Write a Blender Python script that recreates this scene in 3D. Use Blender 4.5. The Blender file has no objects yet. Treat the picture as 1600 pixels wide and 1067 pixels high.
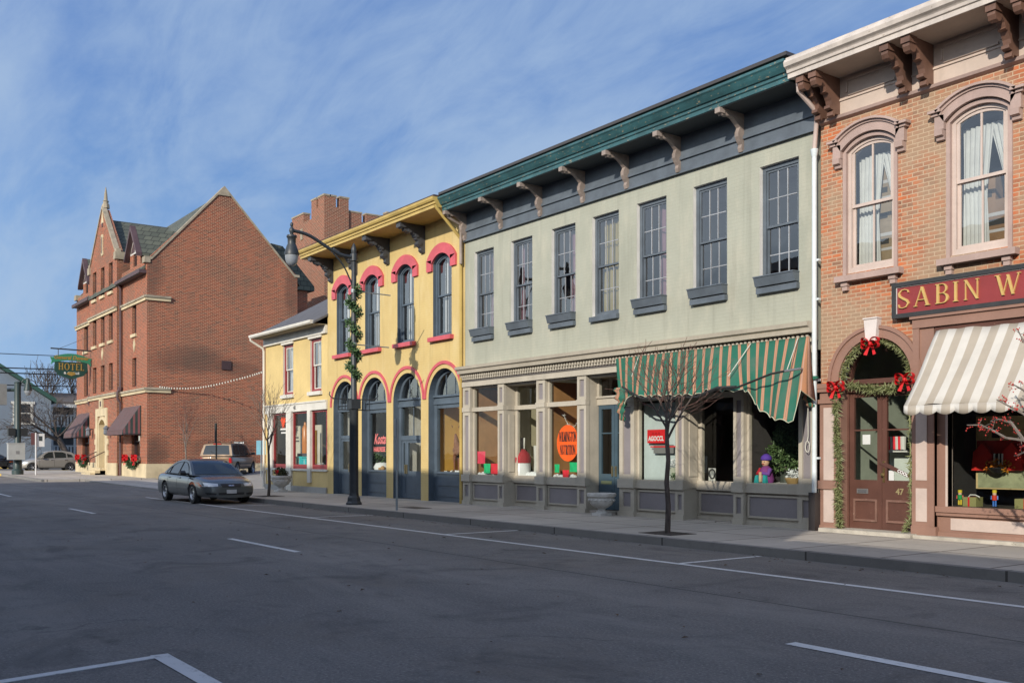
import bpy, bmesh, math, random
from mathutils import Vector, Matrix
R = math.radians
rnd = random.Random(7)
SC = bpy.context.scene
COL = SC.collection

# ------------------------------------------------------------------ camera, light
cam_d = bpy.data.cameras.new('camera')
cam = bpy.data.objects.new('camera', cam_d); COL.objects.link(cam)
cam_d.sensor_width = 36.0
cam_d.lens = 36.0 * 1548 / 1600
cam_d.shift_y = (709 - 533.5) / 1600
cam_d.clip_start = 0.1; cam_d.clip_end = 5000
_F = Vector((-0.8115, 0.5845, 0)).normalized()
cam.matrix_world = Matrix.Translation((0, 0, 1.6)) @ _F.to_track_quat('-Z', 'Y').to_matrix().to_4x4()
SC.camera = cam

SUN = Vector((0.47, -0.88, 0.42)).normalized()      # towards the sun
sun_d = bpy.data.lights.new('sun', 'SUN'); sun_d.energy = 3.9; sun_d.angle = R(0.53); sun_d.color = (1.0, 0.91, 0.78)
sun = bpy.data.objects.new('sun', sun_d); COL.objects.link(sun)
sun.rotation_euler = (-SUN).to_track_quat('-Z', 'Y').to_euler(); sun.location = (20, -40, 40)

world = bpy.data.worlds.new('World'); SC.world = world; world.use_nodes = True
def build_world():
    nt = world.node_tree; N = nt.nodes; L = nt.links
    bg = N['Background']; bg.inputs['Strength'].default_value = 0.15
    sky = N.new('ShaderNodeTexSky'); sky.sky_type = 'NISHITA'; sky.sun_disc = False
    sky.sun_elevation = math.asin(SUN.z); sky.sun_rotation = math.atan2(SUN.x, SUN.y)
    sky.air_density = 1.0; sky.dust_density = 0.3; sky.ozone_density = 2.2; sky.altitude = 200
    tc = N.new('ShaderNodeTexCoord')
    # cirrus: two stretched noises on the direction projected to a high plane
    sep = N.new('ShaderNodeSeparateXYZ'); L.new(tc.outputs['Generated'], sep.inputs[0])
    zz = N.new('ShaderNodeMath'); zz.operation = 'ADD'; zz.inputs[1].default_value = 0.28; L.new(sep.outputs['Z'], zz.inputs[0])
    dx = N.new('ShaderNodeMath'); dx.operation = 'DIVIDE'; L.new(sep.outputs['X'], dx.inputs[0]); L.new(zz.outputs[0], dx.inputs[1])
    dy = N.new('ShaderNodeMath'); dy.operation = 'DIVIDE'; L.new(sep.outputs['Y'], dy.inputs[0]); L.new(zz.outputs[0], dy.inputs[1])
    com = N.new('ShaderNodeCombineXYZ'); L.new(dx.outputs[0], com.inputs[0]); L.new(dy.outputs[0], com.inputs[1])
    def noise(rot, sx, sy, scale, detail, rough, dist, off):
        mp = N.new('ShaderNodeMapping'); mp.inputs['Rotation'].default_value = (0, 0, R(rot)); mp.inputs['Scale'].default_value = (sx, sy, 1)
        mp.inputs['Location'].default_value = off
        L.new(com.outputs[0], mp.inputs[0])
        n = N.new('ShaderNodeTexNoise'); n.inputs['Scale'].default_value = scale; n.inputs['Detail'].default_value = detail
        n.inputs['Roughness'].default_value = rough; n.inputs['Distortion'].default_value = dist
        L.new(mp.outputs[0], n.inputs['Vector']); return n
    n1 = noise(-35, 0.6, 1.35, 1.15, 8, 0.58, 0.5, (9.1, 6.3, 0))
    n2 = noise(-20, 0.9, 2.2, 3.0, 10, 0.64, 1.0, (0.4, 3.1, 0))
    mul = N.new('ShaderNodeMath'); mul.operation = 'MULTIPLY_ADD'; L.new(n2.outputs['Fac'], mul.inputs[0]); mul.inputs[1].default_value = 0.30
    L.new(n1.outputs['Fac'], mul.inputs[2])
    rmp = N.new('ShaderNodeMapRange'); rmp.inputs['From Min'].default_value = 0.50; rmp.inputs['From Max'].default_value = 0.82
    rmp.interpolation_type = 'SMOOTHSTEP'
    rmp.inputs['To Max'].default_value = 0.76; L.new(mul.outputs[0], rmp.inputs['Value'])
    # sky colour graded a little, thin cirrus mixed over it
    grad = N.new('ShaderNodeValToRGB'); L.new(sep.outputs['Z'], grad.inputs[0]); e = grad.color_ramp.elements      # the clear northern half of the sky
    e[0].position = 0.0; e[0].color = (1.75, 2.75, 4.1, 1); e[1].position = 0.62; e[1].color = (0.42, 1.00, 2.75, 1)
    for p_, c_ in ((0.16, (1.12, 2.18, 4.0, 1)), (0.34, (0.62, 1.42, 3.35, 1))):
        q_ = e.new(p_); q_.color = c_
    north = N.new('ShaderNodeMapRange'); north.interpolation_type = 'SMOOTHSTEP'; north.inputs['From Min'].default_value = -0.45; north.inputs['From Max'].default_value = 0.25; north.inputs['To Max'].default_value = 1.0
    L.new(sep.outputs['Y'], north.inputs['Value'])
    hs = N.new('ShaderNodeMix'); hs.data_type = 'RGBA'; L.new(north.outputs[0], hs.inputs['Factor']); south_fill = N.new('ShaderNodeMix'); south_fill.data_type = 'RGBA'; south_fill.blend_type = 'ADD'; south_fill.inputs['Factor'].default_value = 1.0      # even glow added over the southern sky to lift the shade
    L.new(sky.outputs[0], south_fill.inputs[6]); south_fill.inputs[7].default_value = (3.6, 3.4, 3.1, 1); L.new(south_fill.outputs[2], hs.inputs[6]); L.new(grad.outputs[0], hs.inputs[7])
    mx = N.new('ShaderNodeMix'); mx.data_type = 'RGBA'
    L.new(rmp.outputs[0], mx.inputs['Factor']); L.new(hs.outputs[2], mx.inputs[6]); mx.inputs[7].default_value = (2.35, 3.15, 4.3, 1)
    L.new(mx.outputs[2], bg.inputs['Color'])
build_world()
vs = SC.view_settings; vs.view_transform = 'Standard'; vs.look = 'None'; vs.exposure = 0.20; vs.gamma = 1.0; vs.use_curve_mapping = False
SC.cycles.caustics_reflective = False; SC.cycles.caustics_refractive = False
SC.cycles.max_bounces = 8; SC.cycles.diffuse_bounces = 3; SC.cycles.glossy_bounces = 4; SC.cycles.transparent_max_bounces = 16

# ------------------------------------------------------------------ survey of the photograph (metres)
def _ray(px):
    d = (px - 800) / 1548
    return (-0.8115 + 0.5845 * d, 0.5845 + 0.8115 * d)
def fx(px, Y=16.0):                 # x on the plane y = Y
    r = _ray(px); return Y / r[1] * r[0]
def fz(px, py, Y=16.0):             # z on the plane y = Y
    r = _ray(px); return 1.6 + (709 - py) / 1548 * Y / r[1]
def gy(px, X):                      # y on the plane x = X
    r = _ray(px); return X / r[0] * r[1]
def gzx(px, py, X):
    r = _ray(px); return 1.6 + (709 - py) / 1548 * X / r[0]
def gnd(px, py, z=0.0):
    r = _ray(px); t = 1548 * (1.6 - z) / (py - 709); return (t * r[0], t * r[1])
def gz(x):                          # the street rises gently beyond the shops
    return max(0.0, min(0.26, (-40 - x) * 0.0065))

# ------------------------------------------------------------------ objects
ORIG = {}
def tag(o, label=None, cat=None, group=None, kind=None):
    if label: o['label'] = label
    if cat: o['category'] = cat
    if group: o['group'] = group
    if kind: o['kind'] = kind
    return o
def thing(name, label, cat, loc=(0, 0, 0), group=None):
    o = bpy.data.objects.new(name, None); COL.objects.link(o); o.location = loc; o.empty_display_size = 0.3
    ORIG[o.name] = Vector(loc)
    return tag(o, label, cat, group)
def adopt(o, parent, origin):
    if parent is not None:
        o.parent = parent; o.location = origin - ORIG[parent.name]
    else:
        o.location = origin
    ORIG[o.name] = origin
    return o
def circ_arc(cx, zs, hw, rise, n=14):
    if abs(rise - hw) < 1e-6:
        return [(cx - hw * math.cos(math.pi * i / n), zs + hw * math.sin(math.pi * i / n)) for i in range(n + 1)]
    Rr = (hw * hw + rise * rise) / (2 * rise); zc = zs + rise - Rr; a = math.asin(min(1, hw / Rr))
    if rise > hw: a = math.pi - a
    return [(cx + Rr * math.sin(-a + 2 * a * i / n), zc + Rr * math.cos(-a + 2 * a * i / n)) for i in range(n + 1)]

class MB:
    def __init__(s): s.v = []; s.f = []; s.m = []; s.mats = []
    def mi(s, m):
        if m not in s.mats: s.mats.append(m)
        return s.mats.index(m)
    def add(s, vs, fs, m):
        b = len(s.v); s.v += [tuple(p) for p in vs]; k = s.mi(m)
        for f in fs: s.f.append(tuple(b + i for i in f)); s.m.append(k)
    def box(s, x0, x1, y0, y1, z0, z1, m):
        x0, x1 = min(x0, x1), max(x0, x1); y0, y1 = min(y0, y1), max(y0, y1); z0, z1 = min(z0, z1), max(z0, z1)
        s.add([(x0,y0,z0),(x1,y0,z0),(x1,y1,z0),(x0,y1,z0),(x0,y0,z1),(x1,y0,z1),(x1,y1,z1),(x0,y1,z1)],
              [(0,3,2,1),(4,5,6,7),(0,1,5,4),(1,2,6,5),(2,3,7,6),(3,0,4,7)], m); return s
    def quad(s, a, b, c, d, m): s.add([a, b, c, d], [(0, 1, 2, 3)], m); return s
    def prism(s, pts, ax, a, b, m):
        def P(p, t):
            return {'x': (t, p[0], p[1]), 'y': (p[0], t, p[1]), 'z': (p[0], p[1], t)}[ax]
        n = len(pts)
        s.add([P(p, a) for p in pts] + [P(p, b) for p in pts],
              [tuple(range(n)), tuple(range(2 * n - 1, n - 1, -1))] + [(i, i + n, (i + 1) % n + n, (i + 1) % n) for i in range(n)], m); return s
    def tube(s, pts, r, m, n=8, cap=True, closed=False):
        pts = [Vector(p) for p in pts]; k = len(pts)
        rr = r if isinstance(r, (list, tuple)) else [r] * k
        vs = []; up = None
        for i, p in enumerate(pts):
            if closed: d = pts[(i + 1) % k] - pts[i - 1]
            else: d = pts[min(i + 1, k - 1)] - pts[max(i - 1, 0)]
            if d.length < 1e-9: d = Vector((0, 0, 1))
            d.normalize()
            if up is None: up = Vector((0, 0, 1)) if abs(d.z) < 0.9 else Vector((1, 0, 0))
            u = d.cross(up)
            if u.length < 1e-4: u = d.orthogonal()
            u.normalize(); w = u.cross(d).normalized(); up = w
            for j in range(n):
                a = 2 * math.pi * j / n
                vs.append(p + (u * math.cos(a) + w * math.sin(a)) * rr[i])
        fs = []
        for i in range(k if closed else k - 1):
            i2 = (i + 1) % k
            for j in range(n): fs.append((i * n + j, i * n + (j + 1) % n, i2 * n + (j + 1) % n, i2 * n + j))
        if cap and not closed: fs += [tuple(range(n - 1, -1, -1)), tuple((k - 1) * n + j for j in range(n))]
        s.add(vs, fs, m); return s
    def lathe(s, prof, c, m, n=16, axis='z', caps=True):
        vs = []
        for (r, h) in prof:
            for j in range(n):
                a = 2 * math.pi * j / n; q = (r * math.cos(a), r * math.sin(a))
                vs.append({'z': (c[0] + q[0], c[1] + q[1], c[2] + h), 'y': (c[0] + q[0], c[1] + h, c[2] + q[1]), 'x': (c[0] + h, c[1] + q[0], c[2] + q[1])}[axis])
        k = len(prof); fs = []
        for i in range(k - 1):
            for j in range(n): fs.append((i * n + j, i * n + (j + 1) % n, (i + 1) * n + (j + 1) % n, (i + 1) * n + j))
        if caps and prof[0][0] > 1e-4: fs.append(tuple(range(n - 1, -1, -1)))
        if caps and prof[-1][0] > 1e-4: fs.append(tuple((k - 1) * n + j for j in range(n)))
        s.add(vs, fs, m); return s
    def grid(s, rows, m):
        h = len(rows); w = len(rows[0]); vs = [p for r in rows for p in r]
        s.add(vs, [(i * w + j, i * w + j + 1, (i + 1) * w + j + 1, (i + 1) * w + j) for i in range(h - 1) for j in range(w - 1)], m); return s
    def band(s, inner, outer, y0, y1, m, ax='y'):        # solid strip between two polylines, extruded
        n = len(inner)
        for i in range(n - 1):
            s.prism([inner[i], inner[i + 1], outer[i + 1], outer[i]], ax, y0, y1, m)
        return s
    def archframe(s, x0, x1, z0, z1, rise, w, y0, y1, m, sill=True, n=14):
        cx = (x0 + x1) / 2; hw = (x1 - x0) / 2
        if rise <= 0:
            s.box(x0, x0 + w, y0, y1, z0, z1, m); s.box(x1 - w, x1, y0, y1, z0, z1, m); s.box(x0 + w, x1 - w, y0, y1, z1 - w, z1, m)
        else:
            zs = z1 - rise
            s.box(x0, x0 + w, y0, y1, z0, zs, m); s.box(x1 - w, x1, y0, y1, z0, zs, m)
            o = circ_arc(cx, zs, hw, rise, n); i_ = circ_arc(cx, zs, hw - w, max(rise - w, 0.02), n)
            s.band(i_, o, y0, y1, m)
        if sill: s.box(x0 + w, x1 - w, y0, y1, z0, z0 + w, m)
        return s
    def wall(s, x0, x1, z0, z1, yf, yb, holes, m, mr=None, ends=True):
        """slab in the xz plane with openings (x0,x1,z0,z1,rise)"""
        mr = mr or m
        xs = sorted(set([x0, x1] + [h[0] for h in holes] + [h[1] for h in holes])); zs = sorted(set([z0, z1] + [h[2] for h in holes] + [h[3] for h in holes]))
        for a, b in zip(xs[:-1], xs[1:]):
            run = None
            for c, d in list(zip(zs[:-1], zs[1:])) + [(None, None)]:
                solid = c is not None and not any(h[0] - 1e-6 <= a and b <= h[1] + 1e-6 and h[2] - 1e-6 <= c and d <= h[3] + 1e-6 for h in holes)
                if solid: run = (run[0], d) if run else (c, d)
                if (not solid) and run:
                    for y in (yf, yb): s.quad((a, y, run[0]), (b, y, run[0]), (b, y, run[1]), (a, y, run[1]), m)
                    run = None
        for h in holes:
            a, b, c, d = h[:4]; rise = h[4] if len(h) > 4 else 0; t = d - rise
            s.quad((a, yf, c), (a, yb, c), (a, yb, t), (a, yf, t), mr); s.quad((b, yf, c), (b, yb, c), (b, yb, t), (b, yf, t), mr)
            if c > z0 + 1e-6: s.quad((a, yf, c), (b, yf, c), (b, yb, c), (a, yb, c), mr)
            if rise <= 0: s.quad((a, yf, d), (b, yf, d), (b, yb, d), (a, yb, d), mr)
            else:
                arc = circ_arc((a + b) / 2, t, (b - a) / 2, rise, 20)
                for p, q in zip(arc[:-1], arc[1:]): s.quad((p[0], yf, p[1]), (q[0], yf, q[1]), (q[0], yb, q[1]), (p[0], yb, p[1]), mr)
                for y in (yf, yb):
                    for p, q in zip(arc[:-1], arc[1:]):
                        s.quad((p[0], y, p[1]), (q[0], y, q[1]), (q[0], y, d), (p[0], y, d), m)
        if ends:
            for x in (x0, x1): s.quad((x, yf, z0), (x, yb, z0), (x, yb, z1), (x, yf, z1), m)
            s.quad((x0, yf, z1), (x1, yf, z1), (x1, yb, z1), (x0, yb, z1), m)
        return s
    def build(s, name, parent=None, smooth=None, bevel=0, origin=None, recalc=True):
        me = bpy.data.meshes.new(name)
        vs = [Vector(v) for v in s.v]
        if origin is None:
            lo = Vector([min(v[i] for v in vs) for i in range(3)]); hi = Vector([max(v[i] for v in vs) for i in range(3)])
            origin = (lo + hi) / 2
            if parent is None: origin.z = lo.z
        origin = Vector(origin)
        me.from_pydata([v - origin for v in vs], [], s.f)
        for m in s.mats: me.materials.append(m)
        me.polygons.foreach_set('material_index', s.m)
        if recalc:
            bm = bmesh.new(); bm.from_mesh(me); bmesh.ops.recalc_face_normals(bm, faces=bm.faces); bm.to_mesh(me); bm.free()
        if smooth is not None:
            me.polygons.foreach_set('use_smooth', [True] * len(me.polygons))
            if smooth < 179: me.set_sharp_from_angle(angle=R(smooth))
        me.update()
        o = bpy.data.objects.new(name, me); COL.objects.link(o)
        if bevel:
            b = o.modifiers.new('bevel', 'BEVEL'); b.width = bevel; b.segments = 2; b.limit_method = 'ANGLE'; b.angle_limit = R(40)
        return adopt(o, parent, origin)
def structure(mb, name, **k):
    return tag(mb.build(name, **k), kind='structure')
def text_mesh(txt, size, m, mat4, depth=0.004, shear=0.0, sx=1.0, bold=0.0, align='CENTER', spacing=1.0):
    """built-in lettering as mesh data placed by a matrix; returns (verts, faces)"""
    cu = bpy.data.curves.new('lettering', 'FONT'); cu.body = txt; cu.size = size; cu.extrude = depth; cu.shear = shear; cu.offset = bold
    cu.align_x = align; cu.align_y = 'CENTER'; cu.resolution_u = 3; cu.space_character = spacing
    to = bpy.data.objects.new('lettering', cu); COL.objects.link(to)
    bpy.context.view_layer.update()
    me = bpy.data.meshes.new_from_object(to.evaluated_get(bpy.context.evaluated_depsgraph_get()))
    vs = [mat4 @ Vector((v.co.x * sx, v.co.y, v.co.z)) for v in me.vertices]; fs = [tuple(p.vertices) for p in me.polygons]
    bpy.data.objects.remove(to); bpy.data.curves.remove(cu); bpy.data.meshes.remove(me)
    return vs, fs
def facing(p, nrm):                 # matrix: text reads left to right for someone looking against nrm
    n = Vector(nrm).normalized(); up = Vector((0, 0, 1)); x = up.cross(n).normalized()
    return Matrix(((x.x, up.x, n.x, p[0]), (x.y, up.y, n.y, p[1]), (x.z, up.z, n.z, p[2]), (0, 0, 0, 1)))

# ------------------------------------------------------------------ materials
MATS = {}
class NT:
    def __init__(s, name):
        s.mat = bpy.data.materials.new(name); s.mat.use_nodes = True; s.t = s.mat.node_tree; s.N = s.t.nodes; s.L = s.t.links
        s.b = s.N['Principled BSDF']
    def n(s, typ, **k):
        o = s.N.new(typ)
        for a, v in k.items():
            if a.startswith('_'): setattr(o, a[1:], v)
            else: o.inputs[a.replace('__', ' ')].default_value = v
        return o
    def link(s, a, b): s.L.new(a, b)
    def mix(s, fac, a, b, blend='MIX'):
        m = s.N.new('ShaderNodeMix'); m.data_type = 'RGBA'; m.blend_type = blend
        for sock, val in ((m.inputs['Factor'], fac), (m.inputs[6], a), (m.inputs[7], b)):
            if hasattr(val, 'is_linked') or hasattr(val, 'links'): s.L.new(val, sock)
            else: sock.default_value = val if not isinstance(val, (tuple, list)) else (*val[:3], 1)
        return m.outputs[2]
    def math(s, op, a, b=0.0, c=0.0):
        m = s.N.new('ShaderNodeMath'); m.operation = op
        for i, val in enumerate((a, b, c)):
            if hasattr(val, 'links'): s.L.new(val, m.inputs[i])
            else: m.inputs[i].default_value = val
        return m.outputs[0]
    def ramp(s, v, a, b, lo=0.0, hi=1.0):
        m = s.N.new('ShaderNodeMapRange'); s.L.new(v, m.inputs['Value'])
        for k, x in (('From Min', a), ('From Max', b), ('To Min', lo), ('To Max', hi)): m.inputs[k].default_value = x
        return m.outputs[0]
    def noise(s, vec, scale, detail=4, rough=0.55, dist=0.0):
        n = s.n('ShaderNodeTexNoise', Scale=scale, Detail=detail, Roughness=rough, Distortion=dist)
        if vec is not None: s.L.new(vec, n.inputs['Vector'])
        return n.outputs['Fac']
    def pos(s): return s.N.new('ShaderNodeNewGeometry').outputs['Position']
    def obj(s): return s.N.new('ShaderNodeTexCoord').outputs['Object']
    def scaled(s, vec, sc, loc=(0, 0, 0), rot=(0, 0, 0)):
        m = s.N.new('ShaderNodeMapping'); m.inputs['Scale'].default_value = sc; m.inputs['Location'].default_value = loc; m.inputs['Rotation'].default_value = rot
        s.L.new(vec, m.inputs[0]); return m.outputs[0]
    def bump(s, h, strength=0.3, dist=0.01):
        b = s.N.new('ShaderNodeBump'); b.inputs['Strength'].default_value = strength; b.inputs['Distance'].default_value = dist
        s.L.new(h, b.inputs['Height']); s.L.new(b.outputs[0], s.b.inputs['Normal']); return b
    def wallvec(s):                 # (along the wall, height) for walls that face x or y
        g = s.N.new('ShaderNodeNewGeometry'); p = s.n('ShaderNodeSeparateXYZ'); q = s.n('ShaderNodeSeparateXYZ')
        s.L.new(g.outputs['Position'], p.inputs[0]); s.L.new(g.outputs['True Normal'], q.inputs[0])
        k = s.math('GREATER_THAN', s.math('ABSOLUTE', q.outputs['X']), 0.6)
        u = s.math('ADD', s.math('MULTIPLY', p.outputs['Y'], k), s.math('MULTIPLY', p.outputs['X'], s.math('SUBTRACT', 1.0, k)))
        c = s.n('ShaderNodeCombineXYZ'); s.L.new(u, c.inputs[0]); s.L.new(p.outputs['Z'], c.inputs[1]); return c.outputs[0]

def paint(name, col, rough=0.55, var=0.10, scale=1.2, wear=0.0, wearcol=(0.4, 0.36, 0.3), metal=0.0, grain=0.15, local=False, streak=0.0):
    """coated or plain surface with real weathering: blotches, fine grain, optional flaked spots"""
    if name in MATS: return MATS[name]
    t = NT(name); v = t.obj() if local else t.pos()
    n1 = t.noise(v, scale, 6, 0.6); n2 = t.noise(v, scale * 14, 3, 0.6)
    d = tuple(c * (1 - 2.2 * var) for c in col); l = tuple(min(1, c * (1 + 1.6 * var)) for c in col)
    c = t.mix(t.ramp(n1, 0.3, 0.7), d, l)
    c = t.mix(t.ramp(n2, 0.35, 0.75, 0, grain), c, tuple(x * 0.55 for x in col))
    if streak:
        n4 = t.noise(t.scaled(v, (3.0, 3.0, 0.18)), 1.6, 5, 0.6)
        c = t.mix(t.ramp(n4, 0.5, 0.8, 0, streak), c, tuple(x * 0.45 + 0.01 for x in col))
    if wear:
        n3 = t.noise(t.scaled(v, (1, 1, 2.5)), 9.0, 6, 0.7)
        c = t.mix(t.ramp(n3, 0.66 - wear * 0.2, 0.69 - wear * 0.2), c, wearcol)
    t.link(c, t.b.inputs['Base Color']); t.b.inputs['Roughness'].default_value = rough; t.b.inputs['Metallic'].default_value = metal
    t.bump(n2, 0.12, 0.01)
    MATS[name] = t.mat; return t.mat
def plain(name, col, rough=0.5, metal=0.0, local=True, **k): return paint(name, col, rough, 0.05, 3.0, 0, metal=metal, grain=0.06, local=local, **k)

def brick(name, c1, c2, mortar, bw=0.215, bh=0.075, ms=0.010, blotch=0.5, dark=(0.05, 0.03, 0.025), bump=0.5, dirt=0.25, pale=None, soot=None):
    t = NT(name); v = t.wallvec()
    b = t.n('ShaderNodeTexBrick', Scale=1.0); b.inputs['Brick Width'].default_value = bw; b.inputs['Row Height'].default_value = bh
    b.inputs['Mortar Size'].default_value = ms; b.inputs['Mortar Smooth'].default_value = 0.15; b.inputs['Bias'].default_value = -0.1
    b.inputs['Color1'].default_value = (*c1, 1); b.inputs['Color2'].default_value = (*c2, 1); b.inputs['Mortar'].default_value = (*mortar, 1)
    w = t.n('ShaderNodeVectorMath', _operation='ADD'); wn = t.n('ShaderNodeTexNoise', Scale=1.5, Detail=2.0); t.link(v, wn.inputs['Vector'])
    sc = t.n('ShaderNodeVectorMath', _operation='SCALE'); sc.inputs['Scale'].default_value = 0.012; t.link(wn.outputs['Color'], sc.inputs[0])
    t.link(v, w.inputs[0]); t.link(sc.outputs[0], w.inputs[1]); t.link(w.outputs[0], b.inputs['Vector'])
    # per-brick tone
    fl = t.scaled(v, (1 / bw, 1 / bh, 1)); wn2 = t.n('ShaderNodeTexWhiteNoise', _noise_dimensions='2D'); sn = t.n('ShaderNodeVectorMath', _operation='FLOOR'); t.link(fl, sn.inputs[0]); t.link(sn.outputs[0], wn2.inputs['Vector'])
    c = t.mix(t.ramp(wn2.outputs['Value'], 0.72, 1.0, 0, 0.7), b.outputs['Color'], dark)
    big = t.noise(v, 0.45, 6, 0.6); c = t.mix(t.ramp(big, 0.48, 0.68, 0, dirt), c, dark)
    if pale:
        pn = t.noise(v, 0.9, 6, 0.65); c = t.mix(t.ramp(pn, 0.40, 0.58, 0, 0.85), c, pale)
        pn2 = t.noise(v, 6.0, 4, 0.7); c = t.mix(t.ramp(pn2, 0.55, 0.75, 0, 0.5), c, tuple(min(1, x * 1.35) for x in pale))
    cm = t.mix(b.outputs['Fac'], c, mortar)
    if soot:                                # old soot stains with shapes of their own: (along, height, half sizes, strength)
        s2 = t.n('ShaderNodeSeparateXYZ'); t.link(v, s2.inputs[0]); wob = t.noise(v, 0.8, 5, 0.6)
        for (u0, z0_, ru, rz, k) in soot:
            du = t.math('POWER', t.math('MULTIPLY', t.math('SUBTRACT', s2.outputs['X'], u0), 1 / ru), 2.0); dz = t.math('POWER', t.math('MULTIPLY', t.math('SUBTRACT', s2.outputs['Y'], z0_), 1 / rz), 2.0)
            d = t.math('ADD', t.math('ADD', du, dz), t.math('MULTIPLY_ADD', wob, 1.6, -0.8)); cm = t.mix(t.ramp(d, 0.2, 1.2, k, 0.0), cm, (0.055, 0.038, 0.03))
    t.link(cm, t.b.inputs['Base Color']); t.b.inputs['Roughness'].default_value = 0.85
    h = t.math('MULTIPLY_ADD', b.outputs['Fac'], -1.0, t.math('MULTIPLY', t.noise(v, 40, 3), 0.4))
    t.bump(h, bump, 0.008)
    MATS[name] = t.mat; return t.mat
def painted_brick(name, col, dark, patch, bump=0.22):
    t = NT(name); v = t.wallvec()
    b = t.n('ShaderNodeTexBrick', Scale=1.0); b.inputs['Brick Width'].default_value = 0.215; b.inputs['Row Height'].default_value = 0.075; b.inputs['Mortar Size'].default_value = 0.010; b.inputs['Mortar Smooth'].default_value = 0.6
    t.link(v, b.inputs['Vector'])
    n1 = t.noise(v, 0.7, 7, 0.62); n2 = t.noise(t.scaled(v, (1.6, 0.5, 1)), 1.3, 6, 0.65); n3 = t.noise(v, 7.0, 5, 0.7)
    c = t.mix(t.ramp(n1, 0.35, 0.7), col, dark); c = t.mix(t.ramp(n2, 0.50, 0.74, 0, 0.7), c, patch); n5 = t.noise(t.scaled(v, (2.6, 0.16, 1)), 1.5, 6, 0.65); c = t.mix(t.ramp(n5, 0.52, 0.74, 0, 0.5), c, tuple(x * 0.66 for x in dark))
    c = t.mix(t.ramp(n3, 0.70, 0.73, 0, 0.6), c, tuple(x * 0.45 for x in dark))
    c = t.mix(t.math('MULTIPLY', b.outputs['Fac'], 0.10), c, tuple(x * 0.6 for x in dark))
    t.link(c, t.b.inputs['Base Color']); t.b.inputs['Roughness'].default_value = 0.7
    h = t.math('MULTIPLY_ADD', b.outputs['Fac'], -1.0, t.math('MULTIPLY', n3, 0.9)); t.bump(h, bump, 0.006)
    MATS[name] = t.mat; return t.mat
def glass(name, tint=(0.82, 0.86, 0.85), refl=1.0, wav=0.02):
    t = NT(name); t.N.remove(t.b); out = t.N['Material Output']
    tr = t.n('ShaderNodeBsdfTransparent'); tr.inputs[0].default_value = (*tint, 1)
    gl = t.n('ShaderNodeBsdfGlossy'); gl.inputs['Roughness'].default_value = 0.01; gl.inputs[0].default_value = (1, 1, 1, 1)
    lw = t.n('ShaderNodeLayerWeight'); lw.inputs['Blend'].default_value = 0.30
    fr = t.math('MULTIPLY_ADD', lw.outputs['Fresnel'], 0.95 * refl, 0.03 * refl)
    bp = t.n('ShaderNodeBump'); bp.inputs['Strength'].default_value = wav; bp.inputs['Distance'].default_value = 0.3
    n = t.noise(t.pos(), 1.6, 2, 0.5); t.link(n, bp.inputs['Height']); t.link(bp.outputs[0], gl.inputs['Normal'])
    mx = t.n('ShaderNodeMixShader'); t.link(fr, mx.inputs[0]); t.link(tr.outputs[0], mx.inputs[1]); t.link(gl.outputs[0], mx.inputs[2]); t.link(mx.outputs[0], out.inputs['Surface'])
    MATS[name] = t.mat; return t.mat
def stripes(name, cols, period, axis='x', rough=0.8, offset=0.0, local=False, noise=0.10):
    """woven cloth stripes; cols = [(fraction, colour)...]; axis picks the running coordinate"""
    t = NT(name); v = t.obj() if local else t.pos(); s = t.n('ShaderNodeSeparateXYZ'); t.link(v, s.inputs[0])
    u = t.math('FRACT', t.math('MULTIPLY_ADD', s.outputs[axis.upper()], 1 / period, offset + 100.0))
    cr = t.n('ShaderNodeValToRGB'); cr.color_ramp.interpolation = 'CONSTANT'; e = cr.color_ramp.elements
    e[0].position = 0; e[0].color = (*cols[0][1], 1); acc = cols[0][0]; e.remove(e[1])
    for f, c in cols[1:]:
        x = e.new(acc); x.color = (*c, 1); acc += f
    t.link(u, cr.inputs[0])
    n1 = t.noise(v, 3.0, 5); n2 = t.noise(v, 60, 2)
    c = t.mix(t.ramp(n1, 0.4, 0.75, 0, noise * 3), cr.outputs[0], (0.12, 0.11, 0.10)); t.link(c, t.b.inputs['Base Color']); t.b.inputs['Roughness'].default_value = rough
    t.bump(n2, 0.15, 0.01); MATS[name] = t.mat; return t.mat
def leafmat(name, a, b, rough=0.55):
    t = NT(name); oi = t.N.new('ShaderNodeNewGeometry').outputs['Random Per Island']
    c = t.mix(oi, a, b); t.link(c, t.b.inputs['Base Color']); t.b.inputs['Roughness'].default_value = rough
    MATS[name] = t.mat; return t.mat
def emitter(name, col, st):
    t = NT(name); t.b.inputs['Base Color'].default_value = (*col, 1); t.b.inputs['Emission Color'].default_value = (*col, 1); t.b.inputs['Emission Strength'].default_value = st
    MATS[name] = t.mat; return t.mat
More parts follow.
